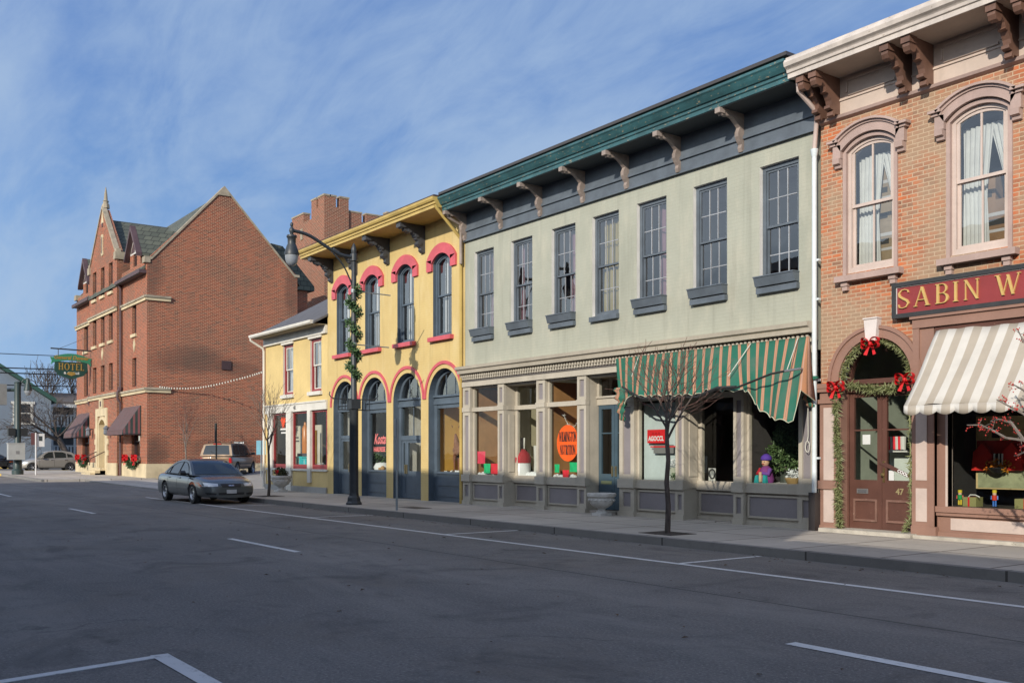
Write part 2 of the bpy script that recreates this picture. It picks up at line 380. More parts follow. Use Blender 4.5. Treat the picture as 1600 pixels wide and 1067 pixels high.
# ------------------------------------------------------------------ setting: ground, road, pavements
def asphalt():
    t = NT('asphalt'); v = t.pos()
    n1 = t.noise(v, 0.22, 6, 0.6); n2 = t.noise(v, 1.4, 6, 0.65); n3 = t.noise(v, 55, 3, 0.7); n4 = t.noise(t.scaled(v, (0.05, 1.1, 1)), 1.0, 4, 0.55)
    c = t.mix(t.ramp(n1, 0.35, 0.68), (0.130, 0.121, 0.112), (0.195, 0.180, 0.164))
    c = t.mix(t.ramp(n4, 0.46, 0.68, 0, 0.55), c, (0.098, 0.094, 0.092))          # tyre-worn tracks along the lanes
    c = t.mix(t.ramp(n2, 0.50, 0.74, 0, 0.5), c, (0.100, 0.094, 0.089))
    c = t.mix(t.ramp(t.noise(v, 38, 4, 0.75), 0.50, 0.68, 0, 0.9), c, (0.31, 0.29, 0.27)); n6 = t.noise(v, 24, 4, 0.75); c = t.mix(t.ramp(n6, 0.54, 0.68, 0, 0.8), c, (0.06, 0.058, 0.057))
    n7 = t.noise(v, 0.38, 6, 0.68); c = t.mix(t.ramp(n7, 0.52, 0.70, 0, 0.6), c, (0.165, 0.138, 0.110)); n8 = t.noise(v, 0.75, 7, 0.72, 1.0); c = t.mix(t.ramp(n8, 0.52, 0.66, 0, 0.7), c, (0.074, 0.070, 0.068)); n9 = t.noise(t.scaled(v, (0.12, 0.5, 1)), 1.0, 6, 0.7, 0.6); c = t.mix(t.ramp(n9, 0.52, 0.66, 0, 0.5), c, (0.26, 0.24, 0.215)); n5 = t.noise(t.scaled(v, (0.55, 1.2, 1)), 1.7, 4, 0.5); c = t.mix(t.ramp(n5, 0.68, 0.76, 0, 0.45), c, (0.028, 0.027, 0.027))   # oil spots
    vo = t.n('ShaderNodeTexVoronoi', _feature='DISTANCE_TO_EDGE', Scale=0.16); w = t.n('ShaderNodeVectorMath', _operation='ADD')
    wn = t.n('ShaderNodeTexNoise', Scale=1.0, Detail=6.0); t.link(v, wn.inputs['Vector']); t.link(v, w.inputs[0]); t.link(wn.outputs['Color'], w.inputs[1]); t.link(w.outputs[0], vo.inputs['Vector'])
    crack = t.math('MULTIPLY', t.ramp(vo.outputs['Distance'], 0.0, 0.003, 0.5, 0.0), t.ramp(t.noise(v, 0.35, 3), 0.5, 0.6)); c = t.mix(crack, c, (0.02, 0.02, 0.02))
    sp = t.n('ShaderNodeSeparateXYZ'); t.link(v, sp.inputs[0])
    wob = t.math('MULTIPLY_ADD', t.noise(v, 0.9, 4), 0.12, 8.42)                   # long construction seam between lanes
    seam = t.ramp(t.math('ABSOLUTE', t.math('SUBTRACT', sp.outputs['Y'], wob)), 0.0, 0.035, 0.9, 0.0); c = t.mix(seam, c, (0.024, 0.024, 0.025))
    t.link(c, t.b.inputs['Base Color']); t.b.inputs['Roughness'].default_value = 0.82
    t.bump(t.noise(v, 30, 4, 0.75), 0.8, 0.02); MATS['asphalt'] = t.mat; return t.mat
def concrete(name, col, jx, jy, joint=0.02):
    t = NT(name); v = t.pos()
    n1 = t.noise(v, 0.5, 6, 0.6); n2 = t.noise(v, 3.5, 6, 0.65); n3 = t.noise(v, 70, 2)
    c = t.mix(t.ramp(n1, 0.3, 0.7), tuple(x * 0.82 for x in col), tuple(x * 1.12 for x in col))
    c = t.mix(t.ramp(n2, 0.52, 0.75, 0, 0.5), c, tuple(x * 0.62 for x in col)); c = t.mix(t.ramp(n3, 0.5, 0.8, 0, 0.25), c, tuple(x * 1.4 for x in col))
    b = t.n('ShaderNodeTexBrick', Scale=1.0, _offset=0.0); b.inputs['Brick Width'].default_value = jx; b.inputs['Row Height'].default_value = jy; b.inputs['Mortar Size'].default_value = joint; b.inputs['Mortar Smooth'].default_value = 0.3
    b.inputs['Color1'].default_value = (1, 1, 1, 1); b.inputs['Color2'].default_value = (0.80, 0.80, 0.81, 1); b.inputs['Mortar'].default_value = (0.28, 0.27, 0.26, 1)
    t.link(t.scaled(v, (1, 1, 1), (0.35, 0.6, 0)), b.inputs['Vector'])
    c = t.mix(1.0, c, b.outputs['Color'], 'MULTIPLY')
    t.link(c, t.b.inputs['Base Color']); t.b.inputs['Roughness'].default_value = 0.85
    h = t.math('MULTIPLY_ADD', b.outputs['Fac'], -2.0, n3); t.bump(h, 0.4, 0.006); MATS[name] = t.mat; return t.mat
ASPH = asphalt(); WALK = concrete('pavement_concrete', (0.47, 0.43, 0.375), 1.6, 1.62, 0.026); KERBM = concrete('kerb_concrete', (0.22, 0.212, 0.20), 3.05, 9.0)
def linemat(name, col):
    t = NT(name); v = t.pos(); n = t.noise(v, 9, 6, 0.75); n2 = t.noise(v, 1.2, 3)
    c = t.mix(t.ramp(n, 0.55, 0.70, 0, 0.75), col, (0.16, 0.155, 0.15)); c = t.mix(t.ramp(n2, 0.4, 0.8, 0, 0.4), c, tuple(x * 0.6 for x in col))
    t.link(c, t.b.inputs['Base Color']); t.b.inputs['Roughness'].default_value = 0.75; MATS[name] = t.mat; return t.mat
LINE = linemat('road_paint', (0.66, 0.65, 0.63)); YLINE = linemat('kerb_paint_yellow', (0.62, 0.42, 0.08))

def sheet(mb, x0, x1, y0, y1, dz, m, step=4.0):
    n = max(1, int(abs(x1 - x0) / step)); xs = [x0 + (x1 - x0) * i / n for i in range(n + 1)]
    mb.grid([[(x, y, gz(x) + dz) for x in xs] for y in (y0, y1)], m); return mb
soil = paint('ground_soil', (0.12, 0.11, 0.075), 0.95, 0.2, 0.3)
g = MB(); g.quad((-2200, -2000, -0.12), (1800, -2000, -0.12), (1800, 2500, -0.12), (-2200, 2500, -0.12), soil); structure(g, 'ground')
g = MB(); sheet(g, -330, 60, -60, 60, 0.0, ASPH, 3.0); structure(g, 'road')

def slab(mb, x0, x1, y0, y1, m, h=0.13, step=3.0):          # raised pavement following the street's rise
    n = max(1, int(abs(x1 - x0) / step)); xs = [x0 + (x1 - x0) * i / n for i in range(n + 1)]
    mb.grid([[(x, y0, gz(x) - 0.05) for x in xs], [(x, y0, gz(x) + h) for x in xs], [(x, y1, gz(x) + h) for x in xs], [(x, y1, gz(x) - 0.05) for x in xs]], m)
    for x in (x0, x1): mb.quad((x, y0, gz(x) - 0.05), (x, y1, gz(x) - 0.05), (x, y1, gz(x) + h), (x, y0, gz(x) + h), m)
    return mb
KY = 12.28
g = MB(); slab(g, -40.2, 40, KY + 0.16, 16.4, WALK); structure(g, 'pavement')
g = MB(); slab(g, -57.2, -40.2, KY + 0.5, 16.4, WALK, 0.05); structure(g, 'driveway_apron')
g = MB(); slab(g, -79, -57.2, 10.6, 16.4, WALK); structure(g, 'pavement')
g = MB(); slab(g, -40.2, 40, KY, KY + 0.16, KERBM, 0.134, 3.0); structure(g, 'kerb')
g = MB(); slab(g, -57.2, -40.2, KY + 0.34, KY + 0.5, KERBM, 0.054); structure(g, 'kerb')
g = MB(); slab(g, -79, -57.2, 10.45, 10.6, KERBM, 0.134); structure(g, 'kerb')
g = MB(); slab(g, -79.2, -79, 10.45, 16.4, YLINE, 0.136); structure(g, 'kerb')
g = MB(); slab(g, -70, -79, 10.43, 10.45, YLINE, 0.136); structure(g, 'kerb')
g = MB(); slab(g, -104, -100.5, 6.5, 60, WALK, 0.10); structure(g, 'pavement')
g = MB(); slab(g, -100.5, -100.3, 6.5, 60, YLINE, 0.14); structure(g, 'kerb')
g = MB(); lotm = concrete('parking_lot_concrete', (0.34, 0.32, 0.29), 4.0, 4.0); g.grid([[(x, yy, gz(x) + zz) for x in (-57.45, -52, -46, -40.0)] for yy, zz in ((16.4, .03), (16.401, .05), (20, .36), (24, .55), (40, .6))], lotm); structure(g, 'parking_lot')
g = MB(); slab(g, -60, 60, -3.3, 0.30, WALK); structure(g, 'pavement')
g = MB(); slab(g, -60, 60, 0.30, 0.46, KERBM, 0.134); structure(g, 'kerb')
def line(name, x0, x1, y0, y1):
    g = MB(); sheet(g, x0, x1, y0, y1, 0.005, LINE, 2.0); structure(g, name)
line('parking_line', -37.5, -4.0, 10.33, 10.45)
for x in (-3.85, -10.3, -16.75, -23.2, -29.65): line('parking_line', x - 0.05, x + 0.05, 10.453, 12.2)
for x0, x1 in ((-5.42, -2.2), (-18.3, -15.15), (-31.1, -28.1), (-44, -41)): line('lane_dash', x0, x1, 6.38 if x0 < -25 else 6.55 if x0 < -10 else 6.73, 6.50 if x0 < -25 else 6.67 if x0 < -10 else 6.87)
line('parking_line', -8.05, -1.0, 2.26, 2.40)
g = MB(); g.prism([(-8.05, 2.40), (-7.95, 2.40), (-7.68, 1.1), (-7.5, 0.5), (-7.6, 0.5), (-7.78, 1.1)], 'z', 0.001, 0.006, LINE); structure(g, 'parking_line')
# iron covers and tree pits in the pavement
pit = paint('tree_pit_soil', (0.045, 0.035, 0.028), 0.95, 0.2, 6.0)
for x, y, s in ((-13.21, 13.06, 0.42), (-32.93, 13.28, 0.5)):
    g = MB(); g.box(x - s, x + s, y - s * 0.8, y + s * 0.8, 0.10, 0.137, pit); structure(g, 'tree_pit')
g = MB(); g.box(-24.0, -23.0, 13.4, 13.9, 0.10, 0.136, paint('iron_cover', (0.04, 0.04, 0.042), 0.6)); structure(g, 'utility_cover')
# ------------------------------------------------------------------ lettering with thick and thin strokes
GW = {'A': .78, 'B': .62, 'E': .56, 'G': .74, 'H': .74, 'I': .26, 'L': .54, 'M': .9, 'N': .74, 'O': .78, 'R': .66, 'S': .5, 'T': .64, 'U': .72, 'W': 1.12, ' ': .45}
def glyph(ch, T=.15, t=.05, s=.06, w=None):
    w = w or GW[ch]; Q = []
    def seg(x0, y0, x1, y1, k): Q.append([(x0 - k / 2, y0), (x0 + k / 2, y0), (x1 + k / 2, y1), (x1 - k / 2, y1)])
    def bar(x0, x1, y, k=None): k = k or t; Q.append([(x0, y - k / 2), (x1, y - k / 2), (x1, y + k / 2), (x0, y + k / 2)])
    def serif(x, y, k): bar(x - k / 2 - s, x + k / 2 + s, y + (t / 2 if y < .5 else -t / 2))
    def stem(x, k, a=0, b=1, sa=True, sb=True):
        seg(x, a, x, b, k)
        if sa: serif(x, a, k)
        if sb: serif(x, b, k)
    def bowl(cx, cy, rx, ry, a0, a1, Tk, tk, n=12):
        o = []; i = []
        for j in range(n + 1):
            a = R(a0 + (a1 - a0) * j / n); o.append((cx + rx * math.cos(a), cy + ry * math.sin(a))); i.append((cx + (rx - Tk) * math.cos(a), cy + (ry - tk) * math.sin(a)))
        for j in range(n): Q.append([i[j], i[j + 1], o[j + 1], o[j]])
    m = w / 2; e = T / 2 + s; f = t / 2 + s
    if ch == 'I': stem(m, T)
    elif ch == 'L': stem(e, T); bar(e, w, t / 2); seg(w - t / 2, 0, w - t / 2, .2, t)
    elif ch == 'T': stem(m, T, sb=False); bar(0, w, 1 - t / 2); seg(t / 2, .8, t / 2, 1, t); seg(w - t / 2, .8, w - t / 2, 1, t)
    elif ch == 'E': stem(e, T); bar(e, w, t / 2); bar(e, w, 1 - t / 2); bar(e, w * .75, .52); seg(w - t / 2, 0, w - t / 2, .18, t); seg(w - t / 2, .82, w - t / 2, 1, t)
    elif ch == 'H': stem(e, T); stem(w - e, T); bar(e, w - e, .52)
    elif ch == 'N': stem(f, t, sb=True); stem(w - f, t, sa=False); seg(f, 1, w - f, 0, T)
    elif ch == 'M': stem(f, t); stem(w - e, T); seg(f, 1, m, 0.05, T); seg(w - e, 1, m, 0.05, t)
    elif ch == 'A': seg(f, 0, m, 1, t); seg(w - e, 0, m, 1, T); bar(f + (m - f) * .35, w - e - (m - f) * .35, .33); serif(f, 0, t); serif(w - e, 0, T)
    elif ch == 'W':
        a = e; b = w - f; seg(a, 1, w * .32, 0, T); seg(w * .32, 0, w * .52, .95, t); seg(w * .5, .97, w * .70, 0, T); seg(w * .70, 0, b, 1, t); serif(a, 1, T); serif(b, 1, t)
    elif ch == 'U': stem(e, T, .3, 1, False); stem(w - f, t, .3, 1, False); bowl(m, .32, m - s, .32, 180, 360, T * .8, t)
    elif ch == 'O': bowl(m, .5, m, .52, 0, 360, T, t, 24)
    elif ch == 'G': bowl(m, .5, m, .52, 45, 320, T, t, 20); seg(w - T * .5, .1, w - T * .5, .45, T * .9); bar(w - T * 1.6, w + s * .3, .45)
    elif ch == 'B': stem(e, T); bowl(w * .52, .755, w * .36, .245, -90, 90, T * .8, t); bowl(w * .54, .265, w * .44, .265, -90, 90, T, t); bar(e, w * .54, 1 - t / 2); bar(e, w * .54, .52); bar(e, w * .55, t / 2)
    elif ch == 'R': stem(e, T); bowl(w * .52, .74, w * .38, .26, -90, 90, T * .9, t); bar(e, w * .53, 1 - t / 2); bar(e, w * .53, .48 + t / 2); seg(w - e * .8, 0, w * .5, .5, T); serif(w - e * .6, 0, T * .6)
    elif ch == 'S':
        P = [(w * .92, .80), (w * .86, .93), (w * .62, .985), (w * .32, .96), (w * .10, .80), (w * .16, .64), (w * .45, .52), (w * .78, .40), (w * .93, .24), (w * .72, .06), (w * .40, .015), (w * .12, .07), (w * .06, .22)]
        K = [t, t * 1.1, t, t * 1.3, T * .75, T * .9, T, T, T * .8, t * 1.3, t, t * 1.1, t]
        o = []; i = []
        for j, p in enumerate(P):
            a = P[max(j - 1, 0)]; b = P[min(j + 1, len(P) - 1)]; d = Vector((b[0] - a[0], b[1] - a[1])).normalized(); nn = (-d.y, d.x)
            o.append((p[0] + nn[0] * K[j] / 2, p[1] + nn[1] * K[j] / 2)); i.append((p[0] - nn[0] * K[j] / 2, p[1] - nn[1] * K[j] / 2))
        for j in range(len(P) - 1): Q.append([i[j], i[j + 1], o[j + 1], o[j]])
    return Q
def letters(mb, items, mat4, m, depth=0.02, **k):
    """items: (char, left, right, bottom, top) in sign coordinates; mat4 maps (x, y, out) to the world"""
    q = 0
    for ch, l, r, b, tp in items:
        if ch == ' ': continue
        w = GW[ch]
        for poly in glyph(ch, **k):
            q += 1; dd = depth + (q % 23) * 0.0003
            pts = [(l + p[0] / w * (r - l), b + p[1] * (tp - b)) for p in poly]
            n = len(pts)
            mb.add([mat4 @ Vector((p[0], p[1], 0)) for p in pts] + [mat4 @ Vector((p[0], p[1], dd)) for p in pts],
                   [tuple(range(n)), tuple(range(2 * n - 1, n - 1, -1))] + [(i, i + n, (i + 1) % n + n, (i + 1) % n) for i in range(n)], m)
def word(txt, cx, b, h, width=None, gap=.12):
    tot = sum(GW[c] for c in txt) + gap * (len(txt) - 1); sc = (width / tot) if width else h; x = cx - tot * sc / 2; out = []
    for c in txt: out.append((c, x, x + GW[c] * sc, b, b + h)); x += (GW[c] + gap) * sc
    return out

# ------------------------------------------------------------------ shared building pieces
GL_UP = glass('upper_window_glass', (0.80, 0.82, 0.84), 2.0, 0.008); GL_SHOP = glass('shop_window_glass', (0.88, 0.91, 0.89), 0.55, 0.012)
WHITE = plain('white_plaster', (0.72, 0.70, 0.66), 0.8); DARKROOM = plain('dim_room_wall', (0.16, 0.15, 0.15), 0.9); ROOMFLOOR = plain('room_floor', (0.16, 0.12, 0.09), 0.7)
def pane(parent, pts, y, m, name='pane'):
    if sum(a[0] * b[1] - b[0] * a[1] for a, b in zip(pts, pts[1:] + pts[:1])) < 0: pts = pts[::-1]      # glass faces the street
    mb = MB(); mb.add([(p[0], y, p[1]) for p in pts], [tuple(range(len(pts)))], m); return mb.build(name, parent, recalc=False)
def pane_outline(x0, x1, z0, z1, rise=0, n=12):
    if rise <= 0: return [(x0, z0), (x1, z0), (x1, z1), (x0, z1)]
    return [(x1, z0)] + [(x0, z0)] + circ_arc((x0 + x1) / 2, z1 - rise, (x1 - x0) / 2, rise, n)
def sash_window(parent, x0, x1, z0, z1, y, m, rise=0, fw=0.07, sw=0.05, nx=1, nz=1, sash=None, gl=None, deep=0.12, top_nx=None, mw=0.022, bar=None):
    """frame, two sliding sashes, glazing bars; panes are children of the window"""
    sash = sash or m; gl = gl or GL_UP; bar = bar or sash; mb = MB()
    mb.archframe(x0, x1, z0, z1, rise, fw, y, y + deep, m)
    ix0, ix1, iz0, iz1 = x0 + fw, x1 - fw, z0 + fw, z1 - fw; zm = (z0 + z1) / 2; ir = max(rise - fw, 0) if rise else 0
    ya = y + 0.025; yb = y + 0.06; yc = y + 0.062; yd = y + 0.097
    mb.archframe(ix0, ix1, zm - 0.02, iz1, ir, sw, ya, yb, sash, sill=True)
    mb.archframe(ix0, ix1, iz0, zm + 0.02, 0, sw, yc, yd, sash, sill=True)
    for (a, b, yy, rr, nn) in ((zm + sw - 0.02, iz1 - sw, ya, ir, top_nx or nx), (iz0 + sw, zm + 0.02 - sw, yc, 0, nx)):
        for i in range(1, nn):
            xx = ix0 + sw + (ix1 - ix0 - 2 * sw) * i / nn; mb.box(xx - mw / 2, xx + mw / 2, yy + 0.006, yy + 0.03, a, b, bar)
        for i in range(1, nz):
            zz = a + (b - a) * i / nz; mb.box(ix0 + sw, ix1 - sw, yy + 0.008, yy + 0.028, zz - mw / 2, zz + mw / 2, bar)
    w = mb.build('window', parent)
    pane(w, pane_outline(ix0 + sw - .01, ix1 - sw + .01, zm, iz1 - sw + .01, max(ir - sw, 0)), ya + 0.018, gl)
    pane(w, pane_outline(ix0 + sw - .01, ix1 - sw + .01, iz0 + sw - .01, zm, 0), yc + 0.018, gl)
    return w
def room(parent, x0, x1, y0, y1, z0, z1, wall=None, floor=None, ceil=None, name='interior'):
    wall = wall or DARKROOM; floor = floor or ROOMFLOOR; ceil = ceil or wall; mb = MB()
    mb.quad((x0, y0, z0), (x1, y0, z0), (x1, y1, z0), (x0, y1, z0), floor); mb.quad((x0, y0, z1), (x1, y0, z1), (x1, y1, z1), (x0, y1, z1), ceil)
    mb.quad((x0, y1, z0), (x1, y1, z0), (x1, y1, z1), (x0, y1, z1), wall)
    for x in (x0, x1): mb.quad((x, y0, z0), (x, y1, z0), (x, y1, z1), (x, y0, z1), wall)
    return mb.build(name, parent)
def shell(parent, x0, x1, y0, y1, z0, z1, m, name='outer_walls', roofm=None, t=0.2):
    mb = MB(); mb.box(x0, x0 + t, y0, y1, z0, z1, m); mb.box(x1 - t, x1, y0, y1, z0, z1, m); mb.box(x0 + t, x1 - t, y1 - t, y1, z0, z1, m)
    o = mb.build(name, parent)
    r = MB(); r.box(x0 + t, x1 - t, y0, y1 - t, z1 - 0.25, z1 - 0.06, roofm or m); r.build('roof', parent)
    return o
def curtain(parent, x0, x1, y, z0, z1, m, folds=7, top_w=1.0, mid_w=1.0, bot_w=1.0, side=0, amp=0.025, pinch=0.5):
    """gathered cloth; widths shrink towards one side to hang tied back"""
    rows = []; n = folds * 6
    for k in range(13):
        f = k / 12; z = z1 + (z0 - z1) * f
        w = top_w + (mid_w - top_w) * (f / pinch) if f < pinch else mid_w + (bot_w - mid_w) * ((f - pinch) / (1 - pinch))
        row = []
        for i in range(n + 1):
            u = i / n
            x = (x0 + (x1 - x0) * w * u) if side == 0 else (x1 - (x1 - x0) * w * (1 - u))
            row.append((x, y + amp * math.sin(u * folds * 2 * math.pi + 0.7 * math.sin(f * 5 + u * 3)), z))
        rows.append(row)
    mb = MB(); mb.grid(rows, m); return mb.build('curtain', parent, smooth=180)

# ------------------------------------------------------------------ the grey painted shop block
def grey_block():
    x0, x1 = -24.58, -12.10; wallm = painted_brick('sage_painted_brick', (0.375, 0.385, 0.318), (0.32, 0.33, 0.27), (0.46, 0.445, 0.36))
    beige = paint('beige_trim_paint', (0.46, 0.42, 0.345), 0.5, 0.07, 1.5, streak=0.18); field = paint('mauve_panel_paint', (0.235, 0.215, 0.225), 0.5, 0.06)
    slate = paint('slate_blue_paint', (0.105, 0.128, 0.155), 0.5, 0.12, 2.0, streak=0.15); sash = paint('pale_sash_paint', (0.34, 0.36, 0.39), 0.5, 0.1)
    teal = paint('flaking_teal_paint', (0.034, 0.108, 0.122), 0.5, 0.2, 1.6, wear=0.24, wearcol=(0.34, 0.27, 0.17), streak=0.35)
    taupe = paint('taupe_bracket_paint', (0.30, 0.245, 0.215), 0.6, 0.14, 3.0); dark = plain('roof_edge_metal', (0.05, 0.045, 0.045), 0.5)
    b = thing('shop_building', 'long grey-green painted brick shop block with teal cornice and seven tall upstairs windows', 'building', ((x0 + x1) / 2, 16, 0.13))
    wins = [(-24.08, 1), (-22.26, 1), (-20.44, 1), (-18.80, 0), (-17.19, 1), (-15.38, 1), (-13.52, 1)]
    mb = MB(); mb.wall(x0, x1, 3.62, 8.72, 16.0, 16.35, [(a, a + .98, 4.98, 7.47) for a, _ in wins], wallm, WHITE); mb.build('wall', b)
    shell(b, x0, x1, 16.35, 28, 0.1, 9.02, wallm, roofm=dark)
    curt = plain('ochre_curtain', (0.35, 0.29, 0.11), 0.9); plum = plain('plum_curtain', (0.26, 0.15, 0.19), 0.9)
    for k, (a, box) in enumerate(wins):
        w = sash_window(b, a + .002, a + .978, 4.982, 7.468, 16.09, slate, fw=0.085, sw=0.045, nx=3, nz=2, sash=slate, bar=sash, mw=0.02, deep=0.13)
        mb = MB(); mb.box(a - .02, a + 1.0, 15.9, 16.088, 4.86, 4.978, slate); mb.build('sill', w)
        if box:                                              # empty flower trough standing on the sill
            mb = MB(); mb.prism([(15.86, 5.0), (16.05, 5.0), (16.05, 5.2), (15.80, 5.2)], 'x', a - .01, a + .99, slate)
            mb.prism([(15.79, 5.18), (15.80, 5.204), (16.05, 5.204), (16.05, 5.18)], 'x', a - .02, a + 1.0, slate)
            mb.build('window_box', w)
        if k == 3: curtain(w, a + .14, a + .84, 16.28, 5.1, 7.35, curt, 5)
        elif k in (0, 2, 4): curtain(w, a + .50, a + .9, 16.28, 5.1, 7.35, plum, 3)
        elif k == 1: curtain(w, a + .12, a + .3, 16.28, 5.1, 7.35, plum, 2)
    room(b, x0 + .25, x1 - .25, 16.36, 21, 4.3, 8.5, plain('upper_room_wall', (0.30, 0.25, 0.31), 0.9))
    # frieze, brackets, cornice
    mb = MB(); mb.box(x0, x1 - .02, 15.955, 15.998, 7.86, 8.66, slate); mb.box(x0, x1 - .02, 15.91, 15.955, 8.13, 8.19, slate); mb.box(x0, x1 - .02, 15.92, 15.955, 7.84, 7.90, slate)
    mb.box(x0, x1 - .02, 15.93, 15.955, 8.19, 8.22, slate); mb.build('frieze', b)
    prof = [(0.0, 8.66), (.70, 8.66), (.71, 8.57), (.66, 8.51), (.60, 8.54), (.52, 8.52), (.42, 8.545), (.33, 8.52), (.22, 8.44), (.13, 8.36), (.15, 8.31), (.18, 8.25), (.175, 8.17), (.12, 8.08), (.07, 8.02), (.09, 7.95), (.06, 7.87), (0.0, 7.87)]
    for px in (704, 781.5, 843, 909.6, 978, 1058.6, 1157):
        xc = fx(px, 15.9); xc = max(xc, x0 + .09); mb = MB(); pr = [(15.954 - d, z) for d, z in prof]
        mb.prism(pr, 'x', xc - .05, xc + .05, taupe); mb.box(xc - .068, xc + .068, 15.2, 15.36, 8.55, 8.655, taupe); mb.build('bracket', b)
    pr = [(16.2, 8.67), (15.24, 8.67), (15.24, 8.75), (15.21, 8.77), (15.21, 8.83), (15.17, 8.84), (15.13, 8.90), (15.09, 8.97), (15.06, 9.0), (15.06, 9.05), (16.2, 9.12)]
    mb = MB(); mb.prism(pr, 'x', x0 - .06, -12.16, teal); mb.build('cornice', b); mb = MB(); mb.box(x0 + .0, -12.17, 15.26, 15.99, 8.655, 8.669, plain('dark_soffit_sheet', (.03, .04, .048), .7)); mb.build('soffit', b)  # dark sheet added, its tone countering bounced light under the cornice
    mb = MB(); mb.box(x0 - .05, -12.13, 15.10, 16.1, 9.12, 9.19, dark); mb.build('roof_edge', b)
    # shopfront: ledge with dentils, header, posts, bays
    mb = MB(); pr = [(15.998, 3.80), (15.90, 3.80), (15.90, 3.93), (15.74, 3.94), (15.72, 4.03), (15.66, 4.06), (15.64, 4.14), (15.998, 4.19)]; mb.prism(pr, 'x', x0 - .04, x1 + .02, beige)
    mb.box(x0, x1, 15.88, 15.998, 3.56, 3.70, beige)
    xx = x0 + .02
    while xx < x1 - .06: mb.box(xx, xx + .055, 15.82, 15.895, 3.835, 3.90, beige); mb.box(xx + .055, xx + .11, 15.85, 15.895, 3.765, 3.83, beige); xx += .11
    mb.box(x0, x1, 15.893, 15.899, 3.71, 3.925, plain('dentil_painted_shade', (0.10, 0.09, 0.085), 0.7)); mb.build('shopfront_cornice', b)  # dark strip painted as the shade between the dentils
    posts = [(727, 737.8), (781.6, 790.3), (842, 854.5), (906, 919), (972, 994), (1060, 1071.6), (1150.5, 1165), (1252.5, 1276)]
    P = [(max(fx(a), x0), min(fx(c), x1)) for a, c in posts]
    for a, c in P:
        mb = MB()
        mb.box(a, c, 15.955, 16.02, 0.13, 3.56, field)
        st = max(.05, (c - a) * .22)
        for u, v_ in ((a - .012, a + st), (c - st, c + .012)): mb.box(u, v_, 15.92, 16.025, 0.24, 3.56, beige)
        for u, v_ in ((0.24, .36), (.70, .80), (1.0, 1.12), (2.72, 2.83), (2.96, 3.04), (3.46, 3.56)): mb.box(a + st, c - st, 15.922, 15.98, u, v_, beige)
        mb.box(a - .02, c + .02, 15.89, 16.03, .13, .24, beige); mb.box(a - .03, c + .03, 15.87, 16.03, .80, 1.0, beige); mb.box(a - .02, c + .02, 15.895, 16.03, 2.83, 2.96, beige)
        mb.build('shopfront_post', b)
    tan = paint('varnished_tan_wood', (0.42, 0.22, 0.095), 0.5, 0.12, 1.5, streak=0.2); cream = plain('cream_board', (0.52, 0.47, 0.33), 0.8); bluegrey = plain('blue_grey_board', (0.52, 0.60, 0.61), 0.8)
    blk = plain('charcoal_backdrop', (0.055, 0.05, 0.05), 0.9)
    def bay(i, yr, back, depth, lowpanel=True, tr=True, glaze=None):
        a, c = P[i][1], P[i + 1][0]
        if yr > 16.05:                                           # recess cheeks and ceiling
            mb = MB()
            for u, v_ in ((a - .015, a + .002), (c - .002, c + .015)):
                mb.box(u, v_, 16.03, yr + .1, .13, 3.56, beige)
            mb.box(a, c, 16.02, yr + .1, 3.50, 3.558, beige); mb.box(a, c, 16.03, yr + .05, 0.10, 0.15, WALK)
            for z_ in (.84, 2.83): mb.box(a + .002, a + .03, 16.03, yr, z_, z_ + .11, beige)
            mb.box(a + .003, a + .022, 16.10, yr - .05, 1.1, 2.7, beige); mb.build('recess_lining', b)
        y = yr + (.0 if yr > 16.05 else .0)
        mb = MB()
        mb.box(a, c, y - .02, y + .10, 3.50, 3.56, beige); mb.box(a, c, y - .045, y + .10, 2.83, 2.95, beige)
        fr = .07 if i not in (1, 5) else .10
        for z0_, z1_ in ((1.0, 2.83), (2.95, 3.50)): mb.box(a, a + fr, y - .0, y + .09, z0_, z1_, beige); mb.box(c - fr, c, y - .0, y + .09, z0_, z1_, beige)
        mb.box(a, c, y - .05, y + .12, .86, 1.0, beige); mb.box(a, c, y - .08, y - .05, .80, .93, beige)
        fr_o = mb.build('window', b)
        if tr: pane(fr_o, pane_outline(a + fr - .01, c - fr + .01, 2.94, 3.51), y + .04, GL_SHOP)
        pane(fr_o, pane_outline(a + fr - .01, c - fr + .01, .99, 2.84), y + .045, glaze or GL_SHOP)
        mb = MB()                                                # stall riser with a sunk panel
        mb.box(a, c, y + .0, y + .10, .13, .86, beige); mb.box(a + .10, c - .10, y - .012, y + .01, .32, .72, field)
        for u, v_, p, q in ((a + .10, c - .10, .72, .76), (a + .10, c - .10, .28, .32), (a + .06, a + .10, .28, .76), (c - .10, c - .06, .28, .76)): mb.box(u, v_, y - .04, y + .01, p, q, beige)
        mb.box(a, c, y - .05, y + .0, .13, .22, beige); mb.build('stall_riser', b)
        if back:                                                 # lined display space behind the glass
            mb = MB(); ya, yb = y + .11, y + .11 + depth
            mb.quad((a, ya, 1.0), (c, ya, 1.0), (c, yb, 1.0), (a, yb, 1.0), WHITE); mb.quad((a, yb, 1.0), (c, yb, 1.0), (c, yb, 2.9), (a, yb, 2.9), back)
            for x_ in (a + .02 - (.27 if i == 1 else 0), c - .02): mb.quad((x_, ya, 1.0), (x_, yb, 1.0), (x_, yb, 3.5), (x_, ya, 3.5), back)
            if i == 1: mb.quad((a - .25, yb, 1.0), (a, yb, 1.0), (a, yb, 2.9), (a - .25, yb, 2.9), back); mb.quad((a - .25, ya, 1.0), (a, ya, 1.0), (a, yb, 1.0), (a - .25, yb, 1.0), WHITE)
            mb.build('display_space', b)
        return a, c
    bay(0, 16.03, tan, 1.3); bay(1, 16.33, cream, 1.7); bay(2, 16.03, tan, 1.2)
    bay(4, 16.03, None, .2); bay(5, 16.40, None, 1.2); bay(6, 16.03, blk, 1.5)
